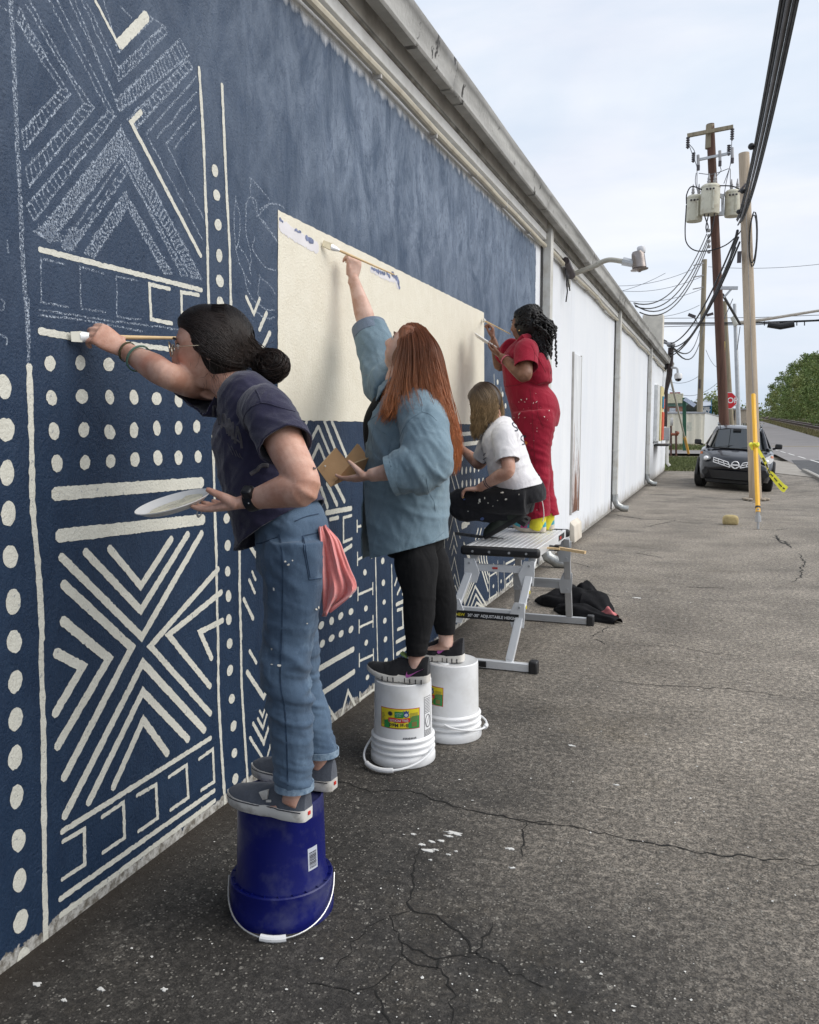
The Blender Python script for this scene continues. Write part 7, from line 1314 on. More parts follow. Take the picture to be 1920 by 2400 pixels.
# ================================================================ red haired painter in the denim shirt, on the white buckets
FAIR2 = skin_mat('pale_skin', (.56, .35, .27), (.66, .44, .355), (.50, .14, .14)); CHAM = cloth_mat('light_chambray', (.110, .170, .215), (.185, .26, .31), .88, 5, 800, .001, .15, (.25, .34, .39), .6, 6); CHAMD = cloth_mat('chambray_wrong_side', (.10, .135, .19), (.17, .21, .27), .9, 8)
BLKC = cloth_mat('black_leggings', (.0055, .0055, .006), (.010, .010, .011), .92, 6, 900, .0006, .0); KNIT = cloth_mat('black_running_mesh', (.010, .010, .012), (.02, .02, .023), .85, 30, 500, .0015); FOAM = mat('off_white_foam', (.66, .63, .58), .7, var=.06, dirt=(.35, .31, .26), dirt_amt=.5, dscale=20); SWSH = mat('orchid_pink_logo', (.50, .12, .40), .45)
CARD = mat('brown_cardboard', (.36, .215, .105), .85, var=.12, scale=10, bump=.001, bscale=120); CARDD = mat('cardboard_edge', (.42, .30, .17), .9, var=.15, scale=30)
def w2():
    nN, nF = at(985, 962, 3.50), at(898, 884, 3.82); neck = at(932, 893, 3.68); chest = at(942, 985, 3.66); mid = at(950, 1085, 3.66); hip = at(958, 1215, 3.68)
    hc = at(955, 823, 3.68); fwd = V(-.79, -.10, .58); s = .99; up = V(.62, 0, .78)
    elF, wrF = at(862, 765, 3.92), at(828, 652, 3.93); elN, wrN = at(1000, 1088, 3.35), at(866, 1115, 3.33)
    hpN, hpF = at(972, 1290, 3.58), at(992, 1290, 3.80); knN, knF = at(985, 1400, 3.53), at(1033, 1392, 3.85); anN, anF = at(976, 1540, 3.50), at(1045, 1490, 3.86)
    m = MB(); sd = V(.25, -.97, 0)
    lf(m, [hip + V(0, 0, -.06), hip, mid, chest, neck + V(.01, 0, -.04)], [.13, .14, .13, .15, .07], [.11, .12, .12, .12, .06], sd); f, l, u = axes(fwd, up)
    lf(m, [neck + V(.03, 0, -.06), neck, hc - u * .085 - f * .03, hc - u * .02 - f * .03], [.066, .058, .055, .055], None, sd); head(m, hc, fwd, up, s)
    lf(m, [nF + V(.08, -.06, -.05), nF, nF.lerp(elF, .5), elF, elF.lerp(wrF, .3), elF.lerp(wrF, .72), wrF], [.06, .062, .055, .047, .047, .034, .027], [.06, .06, .055, .046, .043, .03, .023], V(1, 0, 0)); hand(m, wrF, V(.10, .05, 1), V(-.85, .5, .1), V(.5, -.8, .1), 1.0, (.9, 1.1, .7), (.3, .35), .02, V(.08, -.35, .9))
    lf(m, [nN, nN.lerp(elN, .5), elN, elN.lerp(wrN, .3), elN.lerp(wrN, .75), wrN], [.065, .06, .052, .05, .036, .029], [.065, .06, .05, .046, .031, .0235], V(0, -.5, .85)); hand(m, wrN, at(800, 1128, 3.35) - wrN, V(-.05, .25, 1), V(0, -1, .1), 1.0, (.12, .3, .2), (.2, .2), .05, V(-.55, -.35, .75))
    for hp, kn, an in ((hpN, knN, anN), (hpF, knF, anF)): lf(m, [hp, hp.lerp(kn, .5), kn, kn.lerp(an, .35), an.lerp(kn, .2), an, an + V(0, 0, -.05)], [.06, .065, .058, .056, .045, .036, .038], None, V(0, 1, 0)); lf(m, [an + V(.02, 0, -.045), an + V(-.06, 0, -.065), an + V(-.10, 0, -.075)], [.03, .028, .02], [.024, .016, .01], V(0, 1, 0))
    me = skin(m, .0048, 3); face_attr(me, hc, f, l, u, s); me.shade_smooth(); p = tag(link('person', me, FAIR2), 'person with long red hair in an open light denim shirt reaching up with a brush', 'person')
    face_bits(p, hc, f, l, u, s, ('grey_blue_iris', (.03, .035, .04)), ('auburn_brow', (.09, .045, .025)))
    # ---- black top and leggings
    b = MB(); lf(b, [hip + V(-.02, 0, -.03), hip + V(-.02, 0, .06), mid + V(-.03, 0, 0), chest + V(-.035, 0, 0), at(918, 932, 3.68)], [.165, .172, .155, .165, .10], [.152, .155, .148, .145, .085], sd, 6, 28); tk = skin(b, .008, 5); wear('black_top', tk, BLKC, p, 0)
    b = MB(); lf(b, [hip + V(.02, 0, .03), hip + V(.02, 0, -.06), at(975, 1290, 3.69)], [.17, .175, .15], [.15, .155, .13], sd)
    for hp, kn, an in ((hpN, knN, anN), (hpF, knF, anF)): lf(b, [hp + V(0, 0, .05), hp.lerp(kn, .3), kn + V(-.004, 0, .02), kn.lerp(an, .3), kn.lerp(an, .62), an + V(.0, 0, .012), an + V(0, 0, -.05)], [.07, .088, .070, .068, .055, .043, .043], [.08, .100, .074, .070, .057, .044, .044], V(0, 1, 0))
    lg = skin(b, .0065, 5); c = coords(lg); displace(lg, .002 * fold(c, (.2, .2, 1), 22, 6, 3) + .004 * (near(c, anN, .07) + near(c, anF, .07)) * fold(c, (0, .2, 1), 40, 6, 2)); cut(lg, [(anN + V(0, 0, .012), V(0, 0, -1), .1), (anF + V(0, 0, .012), V(0, 0, -1), .1)]); wear('leggings', lg, BLKC, p, .003)
    # ---- open denim shirt
    b = MB(); lf(b, [at(948, 1320, 3.68), at(950, 1260, 3.68), at(952, 1190, 3.68), at(952, 1110, 3.67), at(953, 1030, 3.66), at(953, 965, 3.66), at(942, 905, 3.68), at(935, 885, 3.68)], [.225, .222, .215, .20, .205, .20, .13, .085], [.192, .196, .196, .188, .185, .165, .105, .075], sd, 7, 40)
    cF = at(866, 772, 3.915); lf(b, [nF + V(.09, -.07, -.07), nF + V(0, 0, -.01), nF.lerp(cF, .5), cF, cF + (cF - nF) * .3], [.115, .098, .088, .078, .074], [.105, .095, .085, .076, .072], V(1, 0, 0))
    cN = at(928, 1112, 3.32); lf(b, [nN + V(-.05, .05, .01), nN, nN.lerp(elN, .5) + V(.02, -.02, 0), elN + V(.01, 0, -.005), elN.lerp(cN, .5), cN, cN + (cN - elN) * .4], [.08, .096, .108, .098, .092, .078, .07], [.08, .098, .102, .095, .088, .076, .07], V(0, -.5, .85))
    sh = skin(b, .008, 6); c = coords(sh); displace(sh, .009 * fold(c, (.8, .2, .55), 9, 3, 4) + .004 * fold(c, (1, 0, -.3), 17, 5, 8) + .016 * near(c, elN, .13) * fold(c, (.9, .3, .6), 20, 5, 3) + .012 * near(c, nF, .15) * fold(c, (.9, 0, .6), 19, 4, 7) + .010 * near(c, at(960, 1160, 3.5), .2) * fold(c, (.25, 0, 1), 11, 2.5, 5))
    ha, hb = at(854, 1298, 3.66), at(1044, 1252, 3.68); d_ = hb - ha; cut(sh, [(at(955, 1283, 3.68), V(d_.z, 0, -d_.x), 1.0), (cF, cF - nF, .12), (cN, cN - elN, .092)])
    # the front is open: remove the strip between the two plackets
    bm = bmesh.new(); bm.from_mesh(sh); camv = V(DCAM, 0, HCAM)
    def pxof(q): x, y, z = q.x - DCAM, q.y, q.z - HCAM; r = x * _ct + y * _st; fh = -x * _st + y * _ct; ff = fh * _cp - z * _sp; uu = fh * _sp + z * _cp; return 960 + FPX * r / ff, 1200 - FPX * uu / ff
    lft = [(868, 1300), (857, 1200), (852, 1100), (850, 1020), (862, 985), (893, 940), (915, 905), (930, 880)]; rgt = [(800, 1300), (812, 1130), (822, 1080), (836, 1010), (862, 950), (890, 905), (905, 885), (912, 870)]
    ly = [y for _, y in reversed(lft)]; lx = [x for x, _ in reversed(lft)]; ry = [y for _, y in reversed(rgt)]; rx = [x for x, _ in reversed(rgt)]
    dead = []
    for fc in bm.faces:
        q = fc.calc_center_median(); 
        if q.x > chest.x + .02 or q.z > 1.80 or (q - cF).length < .16: continue
        x, y = pxof(q); 
        if fc.normal.dot(camv - q) > -.02 * (camv - q).length and np.interp(y, ry, rx) + (14 if y < 1100 else 0) < x < np.interp(y, ly, lx): dead.append(fc)
    bmesh.ops.delete(bm, geom=dead, context='FACES'); bm.to_mesh(sh); bm.free()
    o = wear('denim_shirt', sh, CHAM, p, .006); tr_ = bvh(o); DS = mat('chambray_seam', (.135, .20, .25), .9, var=.3, scale=50); Q = lambda x, y: (700 + x / 3.317, 550 + y / 3.317)
    for pts in ([(600, 1410), (545, 1460), (508, 1540), (500, 1620), (515, 1760), (530, 1900), (515, 2080)], [(960, 1290), (955, 1380), (880, 1430), (820, 1510), (790, 1600), (780, 1690)], [(955, 1380), (1020, 1400), (1070, 1450)], [(960, 1290), (940, 1250)], [(590, 1475), (650, 1530), (728, 1575)], [(590, 1475), (575, 1600), (600, 1720), (680, 1745), (728, 1580)], [(990, 1890), (1010, 2000), (1050, 2080), (1060, 2150)], [(515, 1600), (530, 1760), (545, 1880)]): seam('seam', tr_, [Q(*q) for q in pts], .0016, DS, o, .0003)
    seam('hem_stitch', tr_, [(856, 1288), (900, 1302), (950, 1298), (1000, 1278), (1038, 1248)], .0014, DS, o, .0003)
    for px, py in ((868, 989), (852, 1030), (855, 1090)): b = MB(); c_ = onto(tr_, px, py, .001); 
    band(o, 'cuff', cN - (cN - elN).normalized() * .004, cN - elN, .0815, .060, CHAM, .0795, V(0, -.5, .85), .006); band(o, 'cuff', cF - (cF - nF).normalized() * .012, cF - nF, .080, .055, CHAMD, .078, V(1, 0, 0), .006)
    # collar flaps
    for nm, pts in (('collar', [(880, 888), (905, 905), (862, 965), (850, 955)]),):
        P_ = [onto(tr_, *q, .006) for q in pts]
        if all(P_): b = MB(); b.prism(P_, V(-.004, -.008, .002)); b.build(nm, CHAMD, o)
    b = MB()
    for q in ([(838, 1010), (850, 975), (872, 940), (898, 908)], [(824, 1090), (832, 1040), (838, 1010)]):
        P_ = [at(x, y, 3.53 + .06 * k) for k, (x, y) in enumerate(q)]; b.add([x + V(-.022, 0, 0) for x in P_] + [x + V(.014, -.008, 0) for x in P_], [(i, i + 1, len(P_) + i + 1, len(P_) + i) for i in range(len(P_) - 1)])
    b.v, b.f = [], []
    # ---- shoes with a pink mark
    zb = WH + .001
    for k, (heel, toe) in enumerate(((V(at(1006, 1592, 3.49).x, 3.49, zb), V(at(864, 1580, 3.50).x, 3.50, zb)), (V(at(1087, 1545, 3.87).x, 3.87, zb), V(at(962, 1562, 3.88).x, 3.88, zb)))):
        u_, so, (h, d, sdv, upv, Ln, W) = shoe(p, heel, toe, zb, KNIT, FOAM, .045, 'run'); tb = bvh(u_)
        sw = [(1.0, .0), (.8, .16), (.55, .42), (.3, .75), (.12, .93), (.0, .96), (-.06, .82), (-.02, .5), (.06, .22), (.0, .48), (.03, .68), (.13, .72), (.35, .55), (.62, .30)]; sw = [(1.0, 0), (.7, .27), (.42, .55), (.18, .84), (.06, .90), (-.02, .78), (.0, .52), (.07, .25), (.07, .52), (.14, .60), (.32, .52), (.6, .30)]
        x0, y0, w_, h_ = ((952, 1567, 42, 22) if k == 0 else (1026, 1512, 38, 20)); P_ = [onto(tb, x0 + a * w_, y0 + c_ * h_ + (1 - a) * 2, -.0005) for a, c_ in sw]
        P_ = [q for q in P_ if q is not None]
        if len(P_) > 5: b = MB(); b.prism(P_, -sdv * .0015 if (camv - h).dot(sdv) < 0 else sdv * .0015); b.build('side_mark', SWSH, u_)
        b = MB(); 
        for f_ in np.linspace(.08, .7, 8): q = h + d * Ln * f_ + sdv * W(f_) * 1.045 + upv * .012; b.bar(q - upv * .010, q + upv * .010, .004, .003, d)
        b.build('sole_grooves', KNIT, so)
        if k == 0: b = MB(); q = h + d * Ln * .40 + upv * .118; b.box(q, (.035, .03, .008), Matrix.Rotation(.5, 3, 'Y')); b.build('tongue', mat('lime_tongue', (.22, .32, .10), .7), u_); b = MB(); [b.tube([h + d * Ln * f_ + sdv * .02 + upv * (.112 - .035 * (f_ - .42) / .2), h + d * Ln * (f_ + .01) - sdv * .02 + upv * (.112 - .035 * (f_ - .42) / .2)], .003, 5) for f_ in (.46, .51, .56, .61)]; b.build('laces', KNIT, u_)
    # ---- long auburn hair
    HR = hair_mat('auburn_hair', (.155, .048, .017), (.40, .145, .055), .4, .36, .4); rg = np.random.default_rng(11); C = np.array(hc + u * .002 * s - f * .026); F_, L_, U_ = np.array(f), np.array(l), np.array(u); rad = np.array([.105, .090, .108]) * s
    b = MB(); b.ball((0, 0, 0), 1, 36, 24); cap = hairline(np.array(b.v) * rad); parts = [(C + cap[:, :1] * F_ + cap[:, 1:2] * L_ + cap[:, 2:] * U_, b.f, .1)]
    N = 1900; sdn = np.where(rg.random(N) < .8, 1, -1)[:, None]; pf = rg.uniform(-.9, .95, (N, 1)); tt = np.linspace(0, 1, 12)[None, :, None]; d0 = np.concatenate([pf, sdn * .04, np.sqrt(np.clip(1 - pf ** 2, .04, 1))], 1); d1 = np.concatenate([pf * .8 - .12, sdn, np.full((N, 1), .25)], 1); d2 = np.concatenate([pf * .45 - .45, sdn * .95, np.full((N, 1), -.75)], 1); dd = d0[:, None] * (1 - tt) ** 2 + d1[:, None] * 2 * tt * (1 - tt) * 1.2 + d2[:, None] * tt ** 2; dd /= np.linalg.norm(dd, axis=2, keepdims=True); q = hairline(dd * rad * (1.0 + .05 * rg.random((N, 1, 1)))); parts.append(strands(C + q[..., :1] * F_ + q[..., 1:2] * L_ + q[..., 2:] * U_, rg.uniform(.001, .0019, N)))
    T = lambda pts, Y: np.array([tuple(at(x, y, Y)) for x, y in pts])
    TY = lambda pts, Y: np.array([tuple(at(x, y, Y[min(k, len(Y) - 1)])) for k, (x, y) in enumerate(pts)])
    gs = [TY([(947, 772), (941, 812), (935, 850), (928, 893), (916, 930), (905, 960), (893, 985)], (3.66, 3.61, 3.59, 3.55, 3.50, 3.47, 3.45)), TY([(951, 765), (951, 812), (947, 860), (937, 905), (925, 940), (918, 965), (905, 988)], (3.675, 3.60, 3.565, 3.53, 3.48, 3.44, 3.42)), TY([(955, 759), (966, 808), (971, 860), (970, 905), (975, 940), (990, 965), (1004, 990)], (3.68, 3.592, 3.56, 3.51, 3.45, 3.42, 3.41)), TY([(966, 757), (990, 803), (1001, 855), (1012, 910), (1027, 965), (1040, 1020), (1050, 1080)], (3.685, 3.597, 3.56, 3.51, 3.47, 3.46)), TY([(980, 759), (1009, 802), (1021, 850), (1036, 910), (1052, 975), (1064, 1040), (1062, 1105)], (3.69, 3.61, 3.58, 3.55, 3.52, 3.52)), TY([(995, 768), (1021, 808), (1033, 850), (1046, 915), (1060, 985), (1070, 1045), (1060, 1112)], (3.70, 3.655, 3.65)), TY([(1002, 786), (1023, 812), (1035, 850), (1042, 910), (1055, 975), (1064, 1030), (1058, 1085)], (3.73, 3.73, 3.74))]
    gs = np.array([spline(g_, 5) for g_ in gs]); K = gs.shape[1]
    def bundle(N, lo, hi, lift, r):
        w = rg.uniform(lo, hi, N); i = np.clip(np.floor(w).astype(int), 0, len(gs) - 2); fr = (w - i)[:, None, None]; P_ = gs[i] * (1 - fr) + gs[i + 1] * fr; s_ = np.linspace(0, 1, K)
        off = rg.normal(0, 1, (N, 1, 3)) * np.array([.007, .010, .006]) * (.25 + 1.5 * s_[None, :, None]); ph = rg.uniform(0, 6.28, (N, 1)); grp = np.floor(w * 5)[:, None] * 2.1; wave = np.sin(s_[None] * rg.uniform(10, 15, (N, 1)) + grp + ph * .35) * np.clip(s_[None] - .2, 0, 1) * rg.uniform(.008, .026, (N, 1)); P_ = P_ + off + wave[..., None] * np.array([.8, -.5, .2]) + np.array([0, -1, 0]) * lift * rg.random((N, 1, 1)) * np.sin(s_ * 3.1)[None, :, None]
        end = (rg.uniform(.80, 1.0, N) * (K - 1)); P2 = np.empty_like(P_)
        for k in range(K): x = np.minimum(k / (K - 1) * end, K - 1.001); j = x.astype(int); t_ = (x - j)[:, None]; P2[:, k] = P_[np.arange(N), j] * (1 - t_) + P_[np.arange(N), j + 1] * t_
        return strands(P2, rg.uniform(r * .6, r * 1.3, N), .35)
    parts += [bundle(900, 0, 2.2, .01, .0016), bundle(3300, 1.6, 6, .025, .0018), bundle(900, 2.3, 5, .05, .0011), bundle(420, 0, 6, .10, .0007)]
    # solid under-layer so no light shows through the mass
    ul = MB(); rows = gs[2:, ::3]; ul.grid(lambda a, c_: tuple(rows[min(int(round(c_ * (rows.shape[0] - 1))), rows.shape[0] - 1)][min(int(round(a * (rows.shape[1] - 1))), rows.shape[1] - 1)] + np.array([-.006, .012, 0])), rows.shape[1] - 1, rows.shape[0] - 1); parts.append((np.array(ul.v), ul.f, .4))
    # far side lock under the chin
    N = 420; g0 = T([(925, 842), (912, 868), (896, 880), (880, 888)], 3.80); g0 = spline(g0, 4); k0 = g0.shape[0]; s_ = np.linspace(0, 1, k0); P_ = g0[None] + rg.normal(0, 1, (N, 1, 3)) * np.array([.012, .02, .014]) * (.6 + s_[None, :, None]) + (np.sin(s_[None] * 8 + rg.uniform(0, 6, (N, 1))) * .006)[..., None] * np.array([.3, 0, 1]); parts.append(strands(P_, .0011))
    hairmesh('hair', parts, HR, p)
    # ---- brush and cardboard box lid used as a palette
    tip = onwall(757, 570, .012); gr = at(832, 603, 3.90); d_ = (gr - tip).normalized(); brush('long handled brush touching the top edge of the cream panel', 'paint brush', tip, tip + d_ * .41, .045, .045, BRW, mat('cream_loaded_bristle', (.68, .60, .42), .5, var=.15, scale=50), .0055, V(0, 0, 1))
    cb = thing('cardboard_box', 'torn open brown cardboard box held as a palette by the red haired painter', 'cardboard box', at(810, 1095, 3.390))
    A_ = [at(744, 1098, 3.360), at(787, 1050, 3.440), at(792, 1056, 3.440), at(819, 1090, 3.380), at(775, 1141, 3.300)]; B_ = [at(808, 1078, 3.540), at(838, 1040, 3.600), at(843, 1044, 3.600), at(866, 1076, 3.540), at(820, 1092, 3.440)]; C_ = [at(819, 1090, 3.380), at(864, 1074, 3.520), at(852, 1104, 3.500), at(790, 1134, 3.340), at(776, 1141, 3.302)]; D_ = [at(787, 1052, 3.450), at(808, 1078, 3.540), at(820, 1091, 3.395)]
    for nm, P_ in (('front_flap', A_), ('back_flap', B_), ('bottom', C_), ('side_flap', D_)):
        n_ = (P_[1] - P_[0]).cross(P_[2] - P_[0]).normalized(); n_ = n_ if n_.y > 0 else -n_; b = MB(); b.prism(P_, n_ * .005); fo = b.build(nm, CARD, cb)
        b = MB(); b.tube([P_[0] + n_ * .0025, P_[1] + n_ * .0025, P_[2] + n_ * .0025], .0032, 5); b.build('torn_edge', CARDD, fo)
    b = MB(); q = at(763, 1094, 3.36); n_ = (A_[1] - A_[0]).cross(A_[3] - A_[0]).normalized(); n_ = n_ if n_.y < 0 else -n_; b.ball(q + n_ * .004, .0042, 10, 8); b.build('paint_drip', CRUST, cb)
w2()
# ================================================================ crouching painter in the white T-shirt
WTEE = cloth_mat('white_jersey', (.66, .64, .66), (.74, .72, .74), .9, 5, 800, .001, .2); BJEAN = cloth_mat('black_jeans', (.0065, .0065, .008), (.014, .014, .017), .88, 6, 700, .001, .1, (.05, .05, .06), .25, 9); BOOTM = mat('dark_green_boot', (.018, .024, .016), .65, var=.3, scale=12); BSOLE = mat('black_boot_sole', (.008, .008, .008), .8); INKP = mat('navy_print', (.03, .04, .07), .7)
def w3():
    nN, nF = at(1181, 1020, 5.47), at(1148, 1040, 5.80); neck = at(1160, 985, 5.66); chest = at(1176, 1035, 5.66); waist = at(1200, 1110, 5.67); hip = at(1228, 1160, 5.68); hc = at(1137, 945, 5.66); fwd = V(-.86, .30, -.42); s = 1.0; up = V(-.35, 0, 1)
    elN, wrN = at(1192, 1103, 5.38), at(1122, 1145, 5.47); elF, wrF = at(1124, 1088, 5.88), at(1078, 1048, 6.02)
    knN, knF = at(1072, 1176, 5.57), at(1082, 1172, 5.86); anN, anF = at(1205, 1215, 5.62), at(1212, 1212, 5.86)
    m = MB(); sd = V(.15, -1, 0)
    lf(m, [hip + V(.02, 0, -.04), hip, waist, chest, neck + V(.02, 0, -.02)], [.15, .165, .135, .15, .06], [.11, .125, .105, .105, .055], sd); f, l, u = axes(fwd, up); lf(m, [neck + V(.04, 0, -.04), neck, hc - u * .08 - f * .03, hc - f * .03], [.06, .055, .052, .05], None, sd); head(m, hc, fwd, up, s)
    lf(m, [nN, nN.lerp(elN, .5), elN, elN.lerp(wrN, .3), elN.lerp(wrN, .7), wrN], [.055, .05, .042, .044, .032, .026], None, V(0, -1, 0)); hand(m, wrN, V(-1, -.02, -.08), V(-.1, .0, -1), V(0, .9, .3), .98, (.5, .8, .5), (.3, .3), .03)
    lf(m, [nF, nF.lerp(elF, .5), elF, elF.lerp(wrF, .3), elF.lerp(wrF, .7), wrF], [.055, .048, .04, .042, .031, .025], None, V(0, -1, 0)); hand(m, wrF, V(-.8, .3, .45), V(-.4, .8, -.3), V(0, -.2, 1), .95, (.7, .9, .6), (.3, .3), .02)
    for hp, kn, an in ((hip + V(0, -.1, 0), knN, anN), (hip + V(0, .1, 0), knF, anF)): lf(m, [hp, hp.lerp(kn, .5), kn, kn.lerp(an, .4) + V(0, 0, .0), an], [.08, .075, .056, .052, .04], None, V(0, 1, 0))
    me = skin(m, .0062, 3); face_attr(me, hc, f, l, u, s); me.shade_smooth(); p = tag(link('person', me, FAIR), 'person with wavy two tone hair in a white T-shirt crouching on the platform', 'person'); face_bits(p, hc, f, l, u, s, ('dark_iris', (.03, .016, .01)), ('dark_brow', (.02, .012, .009)), lash=False)
    b = MB(); lf(b, [at(1246, 1185, 5.68), at(1228, 1150, 5.68), waist, at(1186, 1065, 5.66), chest + V(0, 0, .02), at(1170, 1000, 5.66), at(1162, 985, 5.66)], [.185, .19, .175, .175, .175, .13, .07], [.125, .132, .142, .14, .135, .10, .06], sd, 7, 32)
    sN = at(1190, 1080, 5.41); lf(b, [nN + V(.02, .06, .01), nN, nN.lerp(sN, .6), sN, sN + (sN - nN) * .3], [.08, .078, .077, .076, .075], None, V(0, -1, 0)); sF = at(1134, 1074, 5.84); lf(b, [nF + V(.04, -.06, .02), nF, sF, sF + (sF - nF) * .5], [.085, .08, .078, .076], None, V(0, -1, 0))
    sh = skin(b, .009, 5); c = coords(sh); displace(sh, .006 * fold(c, (.7, .1, -.7), 13, 4, 3) + .009 * near(c, at(1235, 1130, 5.55), .16) * fold(c, (.5, 0, -1), 17, 4, 5) + .006 * near(c, sN, .1) * fold(c, (1, .2, .4), 19, 5, 9)); ha, hb = at(1160, 1142, 5.6), at(1252, 1144, 5.68); d_ = hb - ha; cut(sh, [(sN, sN - nN, .095), (sF, sF - nF, .085), (at(1215, 1146, 5.68), V(.25, 0, -1), .42)]); o = wear('t_shirt', sh, WTEE, p, .005); tr_ = bvh(o)
    for ch, pts in (('S', [(1212, 994), (1206, 990), (1201, 994), (1204, 1000), (1210, 1003), (1212, 1009), (1206, 1010)]), ('S', [(1230, 1026), (1224, 1022), (1220, 1028), (1225, 1034), (1229, 1040), (1223, 1042)])): seam('lettering', tr_, pts, .0042, INKP, o, 0)
    for k in range(6): seam('front_lettering', tr_, [(1139 + k % 2 * 2, 1062 + k * 10), (1133, 1067 + k * 10)], .003, INKP, o, 0)
    b = MB(); lf(b, [waist + V(.03, 0, -.02), hip + V(.01, 0, .01), hip + V(.03, 0, -.06)], [.155, .18, .16], [.12, .14, .12], sd)
    for hp, kn, an in ((hip + V(.0, -.1, -.02), knN, anN), (hip + V(.0, .1, -.02), knF, anF)): lf(b, [hp + V(.05, 0, 0), hp, hp.lerp(kn, .5) + V(0, 0, .0), kn + V(.02, 0, .012), kn + V(-.012, 0, -.02), kn + V(.04, 0, -.065), kn.lerp(an, .4) + V(0, 0, -.02), an + V(-.02, 0, .0)], [.11, .115, .10, .082, .07, .072, .072, .062], [.10, .11, .092, .075, .07, .068, .068, .06], V(0, 1, 0))
    jn = skin(b, .008, 5); c = coords(jn); displace(jn, .005 * fold(c, (.8, .1, .5), 14, 5, 6) + .008 * near(c, knN, .12) * fold(c, (1, 0, .5), 20, 5, 2)); jo = wear('jeans', jn, BJEAN, p, 0); tj = bvh(jo); sp_ = MB(); H8 = lambda x, y: (1000 + x / 3.593, 700 + y / 3.593)
    for x, y, r, q in ((640, 1635, 9, .5), (670, 1690, 7, .7), (450, 1700, 6, 1.6), (440, 1720, 4, 1), (490, 1680, 3, 2), (730, 1610, 4, .6), (520, 1720, 3, 1), (600, 1700, 2.5, 1), (410, 1630, 3, 1), (560, 1745, 2.5, 1), (350, 1790, 2.5, 1), (780, 1650, 2, 2)): splat(sp_, tj, *H8(x, y), r / 2.6, q)
    marks(sp_, 'paint_marks', CRUST, jo); sp_ = MB(); splat(sp_, tj, *H8(310, 1675), 3, .6); splat(sp_, tj, *H8(430, 1895), 3, .4); sp_.build('yellow_marks', mat('yellow_paint_mark', (.45, .36, .08), .6), jo); sp_ = MB(); splat(sp_, tj, *H8(320, 1690), 2.5, .6); splat(sp_, tj, *H8(470, 1850), 4, .8); sp_.build('blue_marks', mat('blue_paint_mark', (.06, .10, .26), .6), jo)
    for an, Y in ((anN, 5.62), (anF, 5.86)):
        he, to = V(an.x + .085, Y - .02, PZ + .165), V(an.x - .19, Y - .02, PZ + .004); u_, so, (h, d, sdv, upv, Ln, W) = shoe(p, he, to, PZ, BOOTM, BSOLE, .06, 'boot', name='boot'); b = MB(); b.box(h + d * Ln * .55 - sdv * .0 + upv * .10, (.02, .06, .012)); b.build('red_lace', mat('red_lace', (.4, .03, .03), .7), u_); b = MB(); q = h + d * Ln * .12 - upv * .012; b.box(q, (.07, .09, .03), Matrix.Rotation(math.asin(max(-1, min(1, -d.z))), 3, 'Y')); b.build('boot_heel', BSOLE, so)
    # ---- hair
    HW = hair_mat('brown_to_blond_hair', (.036, .021, .013), (.27, .18, .09), .4, .45, .4); rg = np.random.default_rng(8); C = np.array(hc + u * .012 - f * .016); F_, L_, U_ = np.array(f), np.array(l), np.array(u); rad = np.array([.108, .092, .124]); b = MB(); b.ball((0, 0, 0), 1, 30, 20); cap = hairline(np.array(b.v) * rad); parts = [(C + cap[:, :1] * F_ + cap[:, 1:2] * L_ + cap[:, 2:] * U_, b.f, .1)]
    N, K = 2600, 20; a = rg.uniform(-2.9, 2.9, N); d0 = np.stack([np.cos(a) * .25 + .12, np.sin(a) * .25, np.full(N, .97)], 1); d1 = np.stack([np.cos(a), np.sin(a), rg.uniform(-.25, .1, N)], 1); tt = np.linspace(0, 1, K)[None, :, None]; w = np.clip(tt / .55, 0, 1); dd = d0[:, None] * (1 - w) + d1[:, None] * w; dd /= np.linalg.norm(dd, axis=2, keepdims=True); q = dd * rad * (1.0 + .06 * rg.random((N, 1, 1))); P_ = C + q[..., :1] * F_ + q[..., 1:2] * L_ + q[..., 2:] * U_
    fall = np.clip((tt - .5) / .5, 0, 1); ln = rg.uniform(.13, .205, (N, 1, 1)) * np.where(np.cos(a) < -.2, .8, 1.0)[:, None, None]; P_ = P_ + fall * ln * np.array([.05, 0, -1]); ph = rg.uniform(0, 6.28, (N, 1)); gp_ = np.floor(a * 6)[:, None]; P_ += (np.sin(tt[..., 0] * 34 + gp_ * 1.7 + ph * .3) * fall[..., 0] ** .6 * .012)[..., None] * np.array([.8, .5, .1]) + rg.normal(0, .007, (N, 1, 3)) * fall; parts.append(strands(P_, rg.uniform(.0013, .0026, N), .4)); hairmesh('hair', parts, HW, p)
    fd = (wrN - elN).normalized()
    for k in (.085, .10): band(p, 'tattoo_band', wrN - fd * k, fd, .0395, .005, INKP, None, V(0, -1, 0), .0008)
w3()
